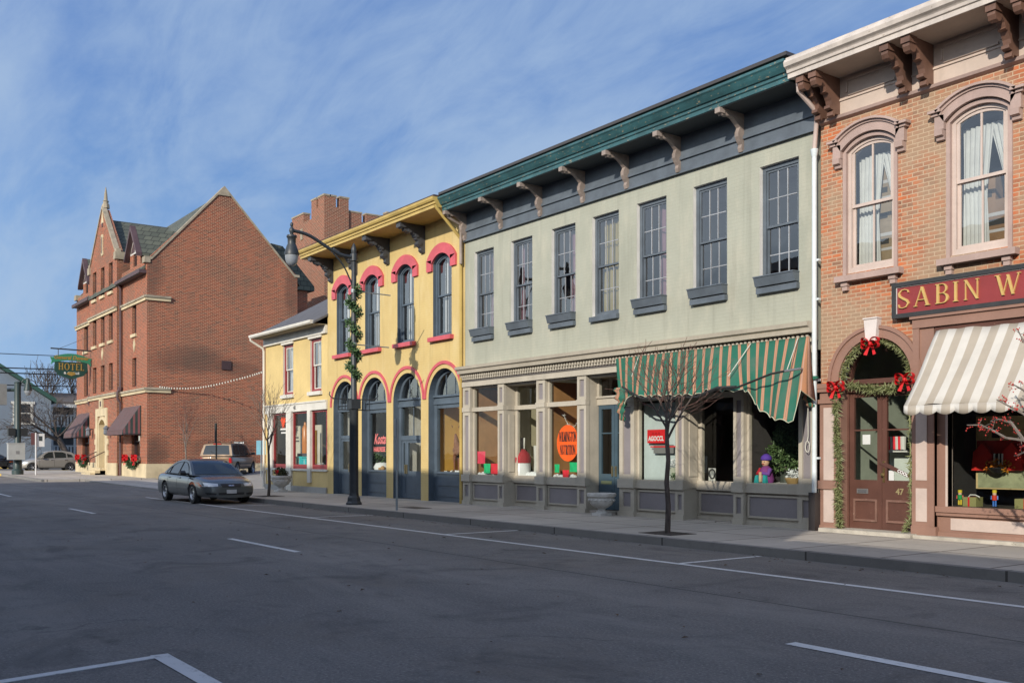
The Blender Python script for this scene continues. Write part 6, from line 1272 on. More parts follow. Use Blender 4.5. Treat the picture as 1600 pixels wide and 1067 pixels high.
def string_lights():
    P = [(-57.4, 16.68, 5.35), (-57.38, 17.8, 5.22), (-57.36, 18.9, 5.22), (-57.36, 20.0, 5.36), (-55.5, 20.4, 5.55), (-52.0, 20.0, 5.9), (-48, 19.0, 6.1), (-42.0, 17.2, 6.25), (-40.1, 16.3, 6.3)]
    P = []
    for px, py, X in ((250, 604, -57.35), (268, 606, -57.3), (290, 606.5, -57.2), (310, 605.5, -57.1), (330, 602, -56.6), (352, 597, -55.5), (375, 591, -53.5), (395, 585.5, -50.5), (412, 580, -47)): P.append((X, gy(px, X), gzx(px, py, X)))
    bulb = plain('festoon_bulb', (.75, .72, .62), .3); wire = MATS['cable_black']; t = thing('string_lights', 'string of small white festoon bulbs sagging across the hotel side wall', 'string lights', P[0]); mb = MB(); mb.tube(P, .012, wire, 4); mb.build('wire', t)
    for i in range(len(P) - 1):
        for k in range(5): q = Vector(P[i]).lerp(Vector(P[i + 1]), k / 5); mb = MB(); mb.lathe([(.001, -.09), (.038, -.04), (.028, .02), (.001, .03)], q, bulb, 6); mb.build('bulb', t)
string_lights()

# ------------------------------------------------------------------ stone urns on the pavement
def urn(x, y, s, label, plant=False):
    m = paint('urn_concrete', (.56, .55, .52), .85, .12, 6.0, local=True, streak=.2); t = thing('planter_urn', label, 'planter', (x, y, .13), 'stone urns'); mb = MB()
    mb.box(x - .17 * s, x + .17 * s, y - .17 * s, y + .17 * s, .13, .13 + .06 * s, m); mb.lathe([(.16, .06), (.10, .11), (.09, .15), (.15, .19), (.25, .25), (.29, .33), (.30, .38), (.29, .42), (.31, .44), (.345, .46), (.35, .52), (.33, .535), (.29, .53), (.27, .46), (.001, .45)], (x, y, .13), m, 22) if s == 1 else mb.lathe([(r * s, h * s) for r, h in ((.16, .06), (.10, .11), (.09, .15), (.15, .19), (.25, .25), (.29, .33), (.30, .38), (.29, .42), (.31, .44), (.345, .46), (.35, .52), (.33, .535), (.29, .53), (.27, .46), (.001, .45))], (x, y, .13), m, 22)
    for k in range(16): a = k * math.pi / 8; mb.lathe([(.001, -.05), (.035, 0), (.001, .05)], (x + .30 * s * math.cos(a), y + .30 * s * math.sin(a), .13 + .37 * s), m, 6)
    mb.build('urn', t, smooth=50)
    if plant:
        rr = random.Random(4); mb = MB(); foliage(mb, [(x - .2, y, .7 + .13), (x, y, .85), (x + .22, y, .72 + .1)], 420, .22, .11, leafmat('urn_plant_leaf', (.02, .035, .015), (.07, .075, .03)), rr); mb.build('plant', t, recalc=False); mb = MB(); bow(mb, (x + .1, y - .2, .92), .10, REDBOW); mb.build('bow', t, recalc=False)
ux, uy = gnd(965, 803, .13); urn(ux + .12, uy - .62, 1.0, 'empty white stone urn beside the blue double doors'); 
ux, uy = gnd(485, 766, .13); urn(-36.55, 15.25, 1.18, 'stone urn planted with a dark shrub before the small yellow shop', True)
# ------------------------------------------------------------------ vehicles (built facing +x, origin on the ground at mid wheelbase)
from mathutils.bvhtree import BVHTree
def carpaint(name, col, metal=.35, rough=.28, dust=.35):
    t = NT(name); v = t.obj(); sp = t.n('ShaderNodeSeparateXYZ'); t.link(v, sp.inputs[0])
    n = t.noise(v, 2.5, 5); n2 = t.noise(v, 900, 1); c = t.mix(t.ramp(n2, .4, .7, 0, .3), col, tuple(min(1, x * 1.7) for x in col))
    low = t.math('MULTIPLY', t.ramp(sp.outputs['Z'], .9, .25, 0, 1), t.ramp(n, .3, .7, .3, 1)); c = t.mix(t.math('MULTIPLY', low, dust), c, (.16, .145, .125))   # road dust on the lower sides
    t.link(c, t.b.inputs['Base Color']); t.b.inputs['Metallic'].default_value = metal; t.link(t.math('MULTIPLY_ADD', low, .35, rough), t.b.inputs['Roughness']); t.b.inputs['Coat Weight'].default_value = .7; t.b.inputs['Coat Roughness'].default_value = .06
    MATS[name] = t.mat; return t.mat
def carglass():
    t = NT('car_glass'); t.b.inputs['Base Color'].default_value = (.018, .024, .024, 1); t.b.inputs['Roughness'].default_value = .03; t.b.inputs['Specular IOR Level'].default_value = .9; MATS['car_glass'] = t.mat; return t.mat
CG = carglass(); RUB = plain('tyre_rubber', (.018, .018, .019), .8); ALLOY = plain('alloy_wheel', (.42, .43, .45), .3, .8); BLKP = plain('black_car_plastic', (.02, .02, .022), .45); CHR = plain('bright_metal_trim', (.6, .6, .6), .2, .9)
LAMP = plain('clear_headlamp', (.70, .73, .75), .08, .2); AMB = plain('amber_lens', (.62, .12, .01), .2); REDL = plain('red_tail_lens', (.42, .012, .015), .2); PLATE = plain('licence_plate', (.58, .58, .57), .5)
def bake(o):
    bpy.context.view_layer.update(); me = bpy.data.meshes.new_from_object(o.evaluated_get(bpy.context.evaluated_depsgraph_get())); o.modifiers.clear(); old = o.data; o.data = me; me.name = old.name; return me
def car(name, label, cat, S, pm, group=None):
    t = thing(name, label, cat, (0, 0, 0), group); fa, ra, wr, W = S['front'], S['rear'], S['wheel'], S['width'] / 2
    # lower body: one ring of points per station
    rows = []; zb = S['sill']
    for x, wf, zt, cr in S['stations']:
        w = W * wf; b = zb + (S.get('nose_lift', .0) if x > fa + .5 or x < ra - .55 else 0)
        half = [(0, zt + cr), (w * .5, zt + cr * .85), (w * .86, zt + cr * .2), (w * .97, zt - .05), (w * 1.0, zt - .20), (w * 1.0, (zt + b) / 2 - .02), (w * .985, b + .16), (w * .94, b + .02), (w * .6, b), (0, b)]
        rows.append([(x, y, z) for y, z in half] + [(x, -y, z) for y, z in half[-2:0:-1]])
    mb = MB(); n = len(rows[0]); vs = [p for r in rows for p in r]; fs = [(i * n + j, i * n + (j + 1) % n, (i + 1) * n + (j + 1) % n, (i + 1) * n + j) for i in range(len(rows) - 1) for j in range(n)]
    for base in (0, (len(rows) - 1) * n):
        for k in range(n // 2 - 1): fs.append((base + k, base + k + 1, base + (n - k - 1) % n, base + (n - k) % n) if k else (base, base + 1, base + n - 1))
        fs.append((base + n // 2 - 1, base + n // 2, base + n // 2 + 1))
    mb.add(vs, fs, pm); body = mb.build('body', t, origin=(0, 0, 0)); s = body.modifiers.new('s', 'SUBSURF'); s.levels = s.render_levels = 2; bake(body)
    cu = MB()
    for ax in (fa, ra):
        for sd in (-1, 1): cu.lathe([(wr + .055, -.02), (wr + .055, .45)] if sd > 0 else [(wr + .055, -.45), (wr + .055, .02)], (ax, sd * (W - .30), wr + .01), BLKP, 36, 'y')
    cut = cu.build('cutter', None, origin=(0, 0, 0)); bo = body.modifiers.new('b', 'BOOLEAN'); bo.operation = 'DIFFERENCE'; bo.object = cut; bo.solver = 'EXACT'; bake(body); bpy.data.objects.remove(cut)
    me = body.data
    me.polygons.foreach_set('use_smooth', [True] * len(me.polygons)); me.set_sharp_from_angle(angle=R(32))
    bv = BVHTree.FromPolygons([v.co for v in me.vertices], [tuple(p.vertices) for p in me.polygons])
    def patch(nm, corners, d, m, off=.008, nu=8, nv=4, par=None, rim=None):
        """four corners projected along d on the body skin"""
        d = Vector(d).normalized(); q = [Vector(c) for c in corners]; g = []; mb = MB()
        for i in range(nv + 1):
            row = []
            for j in range(nu + 1):
                u, v_ = j / nu, i / nv; p = q[0] * (1 - u) * (1 - v_) + q[1] * u * (1 - v_) + q[2] * u * v_ + q[3] * (1 - u) * v_
                h = bv.ray_cast(p - d * 3, d); row.append((h[0] if h[0] else p) - d * off)
            g.append(row)
        mb.grid(g, m); back = [[p + d * (off + .02) for p in r] for r in g]
        for e0, e1 in ((g[0], back[0]), (g[-1], back[-1]), ([r[0] for r in g], [r[0] for r in back]), ([r[-1] for r in g], [r[-1] for r in back])): mb.grid([e0, e1], m)
        return mb.build(nm, par or t, smooth=40)
    # cabin: outline in side view, sides lean in
    zbt, zrf, wb, wrf = S['belt'], S['roof'], W * S['wb'], W * S['wr']
    out = S['outline']
    def Y(z): f = (z - zbt) / (zrf - zbt); return wb + (wrf - wb) * (f * .75 + .25 * f * f)
    mb = MB(); k = 8; gr = []
    for i, (x, z) in enumerate(out):
        y = Y(z); top = max(0, (z - zbt) / (zrf - zbt)); gr.append([(x - .10 * top * (1 - (2 * j / k - 1) ** 2) * (-1 if i < len(out) / 2 else 1) * S.get('bow', 1) * (1 if S['bowed'](i, len(out)) else 0), y * (2 * j / k - 1), z + .035 * top * (1 - (2 * j / k - 1) ** 2)) for j in range(k + 1)])
    mb.grid(gr, pm)
    for sd in (0, k): mb.add([r[sd] for r in gr], [tuple(range(len(gr)))], pm)
    cab = mb.build('cabin', t, smooth=30)
    for nm, poly in S['side_glass']:
        for sd in (-1, 1):
            mb = MB(); mb.add([(x, sd * (Y(z) + .007), z) for x, z in poly] + [(x, sd * (Y(z) - .01), z) for x, z in poly], [tuple(range(len(poly)))] + [(i, (i + 1) % len(poly), len(poly) + (i + 1) % len(poly), len(poly) + i) for i in range(len(poly))], CG); mb.build(nm, t)
            mb = MB(); mb.tube([(x, sd * (Y(z) + .008), z) for x, z in poly], .010, S.get('trim', BLKP), 5, closed=True); mb.build('window_trim', t)
    for nm, i0, i1, ins in S['cross_glass']:
        a, b = gr[i0], gr[i1]; mb = MB(); nrm = (Vector(b[k // 2]) - Vector(a[k // 2])).cross(Vector((0, 1, 0))).normalized()
        if nrm.z < 0: nrm = -nrm
        rr_ = []
        for f in [ins + (1 - 2 * ins) * q / 8 for q in range(9)]:
            ii = i0 + f * (i1 - i0); r0 = min(int(ii), i1 - 1); ff = ii - r0; a, b = gr[r0], gr[r0 + 1]
            row = []
            for j in range(k + 1):
                u = ins * .8 + (1 - 1.6 * ins) * j / k; jj = u * k; j0 = min(int(jj), k - 1); fr = jj - j0
                pa = Vector(a[j0]).lerp(Vector(a[j0 + 1]), fr); pb = Vector(b[j0]).lerp(Vector(b[j0 + 1]), fr); row.append(pa.lerp(pb, ff) + nrm * .010)
            rr_.append(row)
        mb.grid(rr_, CG); mb.build(nm, t, smooth=180)
    # wheels
    for ax in (fa, ra):
        for sd in (-1, 1):
            c = (ax, sd * (W - .12), wr); mb = MB(); mb.lathe([(wr * .64, -.10), (wr * .94, -.105), (wr, -.08), (wr, .08), (wr * .94, .105), (wr * .64, .10)], c, RUB, 32, 'y', False); w = mb.build('wheel', t, smooth=40)
            mb = MB(); o_ = sd * .085; mb.lathe([(.001, sd * .03), (wr * .18, sd * .075), (wr * .2, sd * .06)], c, ALLOY, 14, 'y'); mb.lathe([(wr * .66, sd * .098), (wr * .62, sd * .10), (wr * .56, sd * .05), (wr * .6, sd * -.05)], c, ALLOY, 32, 'y', False); mb.lathe([(.001, sd * .01), (wr * .6, sd * .01)], c, BLKP, 20, 'y')
            for q in range(S.get('spokes', 7)):
                a = q * 2 * math.pi / S.get('spokes', 7); u = Vector((math.cos(a), 0, math.sin(a))); p = Vector((-math.sin(a), 0, math.cos(a))); C = Vector(c); w0, w1 = wr * .11, wr * .085
                mb.add([C + u * wr * .14 - p * w0 + Vector((0, sd * .065, 0)), C + u * wr * .60 - p * w1 + Vector((0, sd * .055, 0)), C + u * wr * .60 + p * w1 + Vector((0, sd * .055, 0)), C + u * wr * .14 + p * w0 + Vector((0, sd * .065, 0))], [(0, 1, 2, 3)], ALLOY)
            mb.build('rim', w)
    for sd in (-1, 1):                                                # mirrors
        x, z = S['mirror']; mb = MB(); y = Y(zbt) + .02; pr = [(x - .10, z - .05), (x - .09, z + .09), (x + .02, z + .10), (x + .10, z + .03), (x + .08, z - .05)]
        mb.prism(pr, 'y', sd * (y + .06), sd * (y + .24), S.get('mirror_mat', BLKP)); mb.box(x - .03, x + .05, min(sd * (y - .05), sd * (y + .08)), max(sd * (y - .05), sd * (y + .08)), z - .04, z + .02, BLKP); mb.build('mirror', t, bevel=.02)
    return t, patch, Y
def sedan_spec():
    o = [(1.28, .90), (.98, 1.06), (.60, 1.26), (.36, 1.355), (.1, 1.40), (-.35, 1.41), (-.72, 1.365), (-1.0, 1.285), (-1.32, 1.14), (-1.66, .955)]
    def sm(poly): return poly
    return dict(front=1.38, rear=-1.38, wheel=.325, width=1.85, sill=.20, belt=.90, roof=1.415, wb=.93, wr=.66, outline=o, bowed=lambda i, n: i in (0, 1, 2, n - 1, n - 2, n - 3), bow=1,
        stations=[(2.44, .58, .56, .0), (2.38, .78, .64, .01), (2.18, .92, .72, .025), (1.85, .97, .79, .04), (1.3, 1.0, .88, .05), (.6, 1.0, .905, .05), (-.4, 1.0, .925, .05), (-1.3, 1.0, .945, .05), (-1.9, .98, .955, .05), (-2.35, .93, .93, .03), (-2.55, .84, .84, .0), (-2.60, .70, .74, .0)],
        side_glass=[('front_side_window', [(.92, .945), (.62, 1.17), (.36, 1.285), (.12, 1.335), (-.02, 1.345), (-.06, .945)]), ('rear_side_window', [(-.13, .945), (-.09, 1.345), (-.4, 1.34), (-.68, 1.295), (-.92, 1.21), (-1.02, .96)]), ('quarter_window', [(-1.08, .965), (-.99, 1.19), (-1.14, 1.12), (-1.33, 1.0), (-1.32, .97)])],
        cross_glass=[('windscreen', 0, 3, .07), ('rear_window', 7, 9, .08)], mirror=(.82, .96), spokes=7)
GPAINT = carpaint('grey_green_car_paint', (.095, .110, .112), .4, .25, .45)
def park(t, x, y, heading, z=0.0): t.location = (x, y, z); t.rotation_euler = (0, 0, heading); ORIG[t.name] = Vector((x, y, z))
def sedan(label, pm, detailed=True):
    S = sedan_spec(); t, patch, Y = car('parked_car', label, 'car', S, pm)
    for sd in (-1, 1):
        patch('headlight', [(0, sd * .86, .70), (0, sd * .42, .655), (0, sd * .44, .575), (0, sd * .84, .565)], (-1, 0, 0), LAMP, .012); patch('indicator_lamp', [(0, sd * .915, .70), (0, sd * .865, .70), (0, sd * .845, .57), (0, sd * .90, .58)], (-1, 0, 0), AMB, .012, 3, 3)
        patch('lower_intake', [(0, sd * .80, .385), (0, sd * .48, .355), (0, sd * .50, .30), (0, sd * .74, .31)], (-1, 0, 0), BLKP, .006)
        patch('side_moulding', [(1.0, 0, .50), (-1.0, 0, .52), (-1.0, 0, .48), (1.0, 0, .46)], (0, -sd, 0), pm, .016, 16, 2)
        for x in (1.02, -.10, -1.08): patch('door_seam', [(x - .006, 0, .86), (x + .006, 0, .86), (x + .006 + (.16 if x < -1 else 0), 0, .30), (x - .006 + (.16 if x < -1 else 0), 0, .30)], (0, -sd, 0), BLKP, .003, 1, 12)
        for x in (.12, -.92): patch('door_handle', [(x - .1, 0, .835), (x + .1, 0, .835), (x + .1, 0, .80), (x - .1, 0, .80)], (0, -sd, 0), pm, .022, 4, 2)
        patch('tail_lamp', [(0, sd * .84, .86), (0, sd * .5, .86), (0, sd * .5, .70), (0, sd * .84, .70)], (1, 0, 0), REDL, .01)
    g = patch('grille', [(0, .34, .655), (0, -.34, .655), (0, -.30, .545), (0, .30, .545)], (-1, 0, 0), BLKP, .010, 10, 4); patch('grille_badge', [(0, .09, .62), (0, -.09, .62), (0, -.09, .58), (0, .09, .58)], (-1, 0, 0), CHR, .018, 4, 2, g)
    patch('lower_intake', [(0, .42, .375), (0, -.42, .375), (0, -.42, .30), (0, .42, .30)], (-1, 0, 0), BLKP, .006); patch('licence_plate', [(0, .16, .465), (0, -.16, .465), (0, -.16, .345), (0, .16, .345)], (-1, 0, 0), PLATE, .025, 4, 3)
    patch('bonnet_seam', [(0, .88, .725), (0, -.88, .725), (0, -.88, .717), (0, .88, .717)], (-1, 0, 0), BLKP, .003, 16, 1)
    return t
t_ = sedan('dark grey-green four-door sedan parked at the kerb facing the camera', GPAINT); park(t_, -33.28, 11.16, R(1.0))
def suv():
    pm = carpaint('tan_metallic_paint', (.19, .13, .08), .45, .3, .25); o = [(1.42, 1.13), (1.05, 1.40), (.72, 1.68), (.5, 1.76), (0, 1.79), (-1.0, 1.79), (-1.9, 1.76), (-2.02, 1.70), (-2.13, 1.42), (-2.24, 1.10)]
    S = dict(front=1.42, rear=-1.42, wheel=.37, width=1.86, sill=.36, belt=1.08, roof=1.79, wb=.95, wr=.76, outline=o, bowed=lambda i, n: i < 3, bow=1,
        stations=[(2.30, .74, .86, .0), (2.2, .9, 1.0, .02), (1.9, .96, 1.06, .04), (1.4, 1.0, 1.10, .04), (.5, 1.0, 1.10, .02), (-1.2, 1.0, 1.10, .0), (-2.1, .98, 1.10, .0), (-2.28, .95, 1.08, .0), (-2.36, .9, 1.0, .0)],
        side_glass=[('front_side_window', [(.98, 1.14), (.70, 1.50), (.5, 1.66), (.1, 1.70), (.08, 1.14)]), ('rear_side_window', [(0, 1.14), (0, 1.70), (-.85, 1.70), (-.85, 1.14)]), ('quarter_window', [(-.97, 1.16), (-.97, 1.70), (-1.75, 1.68), (-1.95, 1.25), (-1.95, 1.16)])],
        cross_glass=[('windscreen', 0, 2, .07), ('rear_window', 7, 9, .10)], mirror=(.95, 1.20), spokes=5)
    t, patch, Y = car('parked_car', 'tan sport utility vehicle parked nose-in beside the brick hotel wall', 'car', S, pm)
    for sd in (-1, 1):
        patch('tail_lamp', [(0, sd * .89, 1.06), (0, sd * .73, 1.06), (0, sd * .73, .72), (0, sd * .89, .72)], (1, 0, 0), REDL, .012)
        for x in (1.02, .04, -.92): patch('door_seam', [(x - .007, 0, 1.05), (x + .007, 0, 1.05), (x + .007, 0, .45), (x - .007, 0, .45)], (0, -sd, 0), BLKP, .003, 1, 10)
        patch('side_moulding', [(1.0, 0, .70), (-1.0, 0, .70), (-1.0, 0, .62), (1.0, 0, .62)], (0, -sd, 0), BLKP, .014, 12, 2)
        mb = MB(); mb.tube([(.4, sd * .62, 1.80), (.35, sd * .62, 1.87), (-1.6, sd * .62, 1.87), (-1.65, sd * .62, 1.80)], .02, BLKP, 6); mb.build('roof_rail', t)
    patch('rear_bumper', [(0, .88, .68), (0, -.88, .68), (0, -.88, .45), (0, .88, .45)], (1, 0, 0), plain('grey_bumper', (.16, .15, .13), .5), .05, 10, 3); patch('licence_plate', [(0, .18, .90), (0, -.18, .90), (0, -.18, .76), (0, .18, .76)], (1, 0, 0), PLATE, .012, 3, 2)
    mb = MB(); mb.box(-2.3, -2.27, -.28, .05, 1.08, 1.10, BLKP); mb.tube([(-2.27, -.05, 1.10), (-2.19, .32, 1.36)], .012, BLKP, 5); mb.build('rear_wiper', t); mb = MB(); mb.box(-2.07, -2.02, -.22, .22, 1.72, 1.76, REDL); mb.build('brake_lamp', t)
    h = R(142.0); px, py = 53.2 * _ray(337)[0], 53.2 * _ray(337)[1]; park(t, px + 2.3 * math.cos(h), py + 2.3 * math.sin(h), h, .40)
suv()
def retro_car():
    pm = carpaint('silver_beige_paint', (.34, .32, .285), .5, .28, .2); o = [(1.0, 1.0), (.72, 1.22), (.42, 1.46), (.2, 1.54), (-.3, 1.585), (-.9, 1.56), (-1.4, 1.48), (-1.75, 1.28), (-1.98, 1.0)]
    S = dict(front=1.31, rear=-1.31, wheel=.325, width=1.70, sill=.24, belt=1.0, roof=1.585, wb=.90, wr=.72, outline=o, bowed=lambda i, n: i < 3 or i > n - 3, bow=1,
        stations=[(2.05, .40, .52, .0), (1.98, .62, .70, .04), (1.7, .86, .80, .12), (1.3, .96, .88, .14), (.9, .98, .98, .06), (.2, .98, 1.0, .03), (-.8, 1.0, 1.02, .02), (-1.5, 1.0, 1.02, .02), (-2.0, .94, .98, .0), (-2.18, .8, .80, .0)],
        side_glass=[('front_side_window', [(.68, 1.04), (.40, 1.32), (.18, 1.45), (-.12, 1.49), (-.16, 1.04)]), ('rear_side_window', [(-.26, 1.04), (-.22, 1.49), (-.8, 1.47), (-1.02, 1.38), (-1.05, 1.06)]), ('quarter_window', [(-1.14, 1.08), (-1.12, 1.36), (-1.42, 1.28), (-1.55, 1.10)])],
        cross_glass=[('windscreen', 0, 2, .07), ('rear_window', 6, 8, .08)], mirror=(.66, 1.06), spokes=5, mirror_mat=pm)
    t, patch, Y = car('parked_car', 'silver-beige rounded hatchback with tall roof on the cross street by the hotel', 'car', S, pm)
    for sd in (-1, 1):
        for x in (.82, -.20, -1.15): patch('door_seam', [(x - .008, 0, .98), (x + .008, 0, .98), (x + .008, 0, .38), (x - .008, 0, .38)], (0, -sd, 0), BLKP, .003, 1, 10)
        patch('headlight', [(0, sd * .72, .74), (0, sd * .48, .74), (0, sd * .48, .60), (0, sd * .72, .60)], (-1, 0, 0), LAMP, .014)
        for x in (-.05, -1.02): patch('door_handle', [(x - .08, 0, .90), (x + .08, 0, .90), (x + .08, 0, .86), (x - .08, 0, .86)], (0, -sd, 0), CHR, .022, 3, 2)
    X = -82.4; yf = gy(31, X); park(t, X, yf + 2.05, R(-90), gz(X))
retro_car()
BP = carpaint('black_car_paint', (.012, .013, .015), .2, .2, .3); DG = carpaint('dark_teal_car_paint', (.02, .055, .05), .3, .25, .3)
t_ = sedan('black car cut by the left edge of the photograph on the cross street', BP); park(t_, -97.0, gy(4, -97) - .9, R(100), gz(-97))
t_ = sedan('dark teal car mostly hidden behind the silver-beige hatchback', DG); park(t_, -93.0, gy(78, -93) + .9, R(-88), gz(-93))
# ------------------------------------------------------------------ bare winter trees
def bark(name, a, b):
    t = NT(name); v = t.pos(); n = t.noise(t.scaled(v, (1, 1, .25)), 14, 5, .65); t.link(t.mix(t.ramp(n, .35, .7), a, b), t.b.inputs['Base Color']); t.b.inputs['Roughness'].default_value = .9; t.bump(n, .5, .01); MATS[name] = t.mat; return t.mat
BARK = bark('grey_brown_bark', (.05, .04, .035), (.12, .095, .08)); TWIG = bark('red_brown_twig', (.085, .045, .038), (.16, .085, .065)); BARK2 = bark('pale_grey_bark', (.13, .11, .095), (.22, .19, .16))
def grow(mb, p, d, L, r, lvl, rr, up, kids, m_thick, m_twig, ang=(.5, 1.0), rmin=.004, first=.25, ratio=(.45, .75), wob=.10):
    k = 5; pts = [Vector(p)]; rad = [r]; d = Vector(d).normalized()
    for i in range(k):
        d = (d + Vector((rr.gauss(0, wob), rr.gauss(0, wob), rr.gauss(0, wob * .6))) + Vector((0, 0, up))).normalized(); pts.append(pts[-1] + d * (L / k)); rad.append(max(rmin, r * (1 - .72 * (i + 1) / k)))
    mb.tube(pts, rad, m_thick if r > .012 else m_twig, 7 if r > .03 else 5 if r > .01 else 3, cap=False)
    if lvl <= 0: return
    n = kids[0]
    for q in range(n):
        f = first + (1 - first) * (q + rr.random() * .8) / n; f = min(f, .98); i = min(int(f * k), k - 1); b = pts[i].lerp(pts[i + 1], f * k - i); ax = (pts[i + 1] - pts[i]).normalized(); s = ax.orthogonal().normalized(); s = Matrix.Rotation(q * 2.4 + rr.random() * 1.5, 3, ax) @ s
        a = rr.uniform(*ang); nd = ax * math.cos(a) + s * math.sin(a); rb = rad[i] * (1 - (f * k - i)) + rad[i + 1] * (f * k - i)
        grow(mb, b, nd, L * rr.uniform(*ratio) * (1.15 - .4 * f), max(rmin, rb * rr.uniform(.45, .65)), lvl - 1, rr, up, kids[1:], m_thick, m_twig, ang, rmin, .2, ratio, wob)
def street_tree(x, y, z, H, seed, label, fork=.5, tr=.055, limbs=9, spread=.5, thick=BARK, twig=TWIG, kids=(7, 4), L=None, up=.07, lvl=2, rmin=.004, name='bare_tree'):
    rr = random.Random(seed); t = thing(name, label, 'tree', (x, y, z)); mb = MB(); pts = [(x, y, z - .05), (x + .005, y, z + .05)] + [(x + rr.gauss(0, .012), y + rr.gauss(0, .012), z + H * fork * f) for f in (.3, .55, .8, 1)] + [(x + rr.gauss(0, .03), y + rr.gauss(0, .03), z + H * (fork + (.9 - fork) * f)) for f in (.3, .6, .9)]
    mb.tube(pts, [tr * 1.35, tr * 1.1, tr, tr * .92, tr * .86, tr * .8, tr * .55, tr * .32, tr * .12], thick, 9); mb.build('trunk', t, smooth=60); mb = MB()
    for q in range(limbs):
        f = (q + .3) / limbs; zz = z + H * (fork + (.80 - fork) * f); a = q * 2.4 + rr.uniform(-.3, .3); s = spread * rr.uniform(.75, 1.15); d = Vector((math.cos(a) * s, math.sin(a) * s, 1 - .25 * (1 - f)))
        grow(mb, (x, y, zz), d, (L or H * .48) * (1.05 - .55 * f), tr * .48 * (1.1 - .6 * f), lvl, rr, up, kids, thick, twig, (.35, .8), rmin)
    mb.build('crown', t, smooth=60, recalc=False); return t
street_tree(-13.21, 13.06, .13, 3.4, 21, 'slim bare young street tree before the green striped awning', .5, .05, 10, .62, kids=(6, 3), L=1.22)
street_tree(-32.93, 13.28, .13, 3.45, 8, 'slim bare young street tree before the small yellow shop', .42, .05, 8, .55, BARK, BARK2, kids=(6, 3))
X = -55.0; street_tree(X, gy(291, X), .30, 4.2, 15, 'thin reddish bare sapling against the hotel side wall', .25, .05, 9, .45, BARK2, bark('rusty_twig', (.16, .06, .04), (.25, .10, .07)), kids=(6, 4), name='bare_sapling')
def left_tree():
    rr = random.Random(4); X = -108.0; y = gy(112, X); t = thing('bare_tree', 'large spreading bare tree left of the hotel, before the porch house', 'tree', (X, y, .26)); mb = MB(); b = Vector((X, y, .2)); mb.tube([b, b + Vector((0, -.5, 1.5)), b + Vector((0, -1.3, 3.0))], [.42, .32, .26], BARK, 9); mb.build('trunk', t, smooth=60); mb = MB(); c = b + Vector((0, -1.3, 3.0))
    for d, L, r in (((0, -1, .35), 4.2, .12), ((.2, -.9, .6), 4.0, .12), ((-.2, -.7, .8), 3.8, .12), ((.1, -.3, 1.0), 3.4, .11), ((-.3, .3, .9), 3.2, .11), ((.2, .7, .7), 3.2, .10), ((.5, -.8, .4), 3.8, .10), ((0, -1, .05), 4.0, .09)): grow(mb, c + Vector((0, 0, rr.uniform(-.4, .2))), d, L, r, 3, rr, .0, (6, 5, 3), BARK, BARK, (.3, .8), .012, .2, (.45, .7), .12)
    mb.build('crown', t, smooth=60, recalc=False)
    X = -128.0; street_tree(X, gy(74, X), .2, 11.0, 31, 'tall thin bare tree rising behind the porch house roof', .4, .18, 9, .35, BARK, BARK, kids=(6, 4), rmin=.02); X = -130; street_tree(X, gy(112, X), .2, 11.5, 33, 'bare tree behind the porch house, beside the hotel corner', .35, .2, 9, .4, BARK, BARK, kids=(6, 4), rmin=.02)
left_tree()
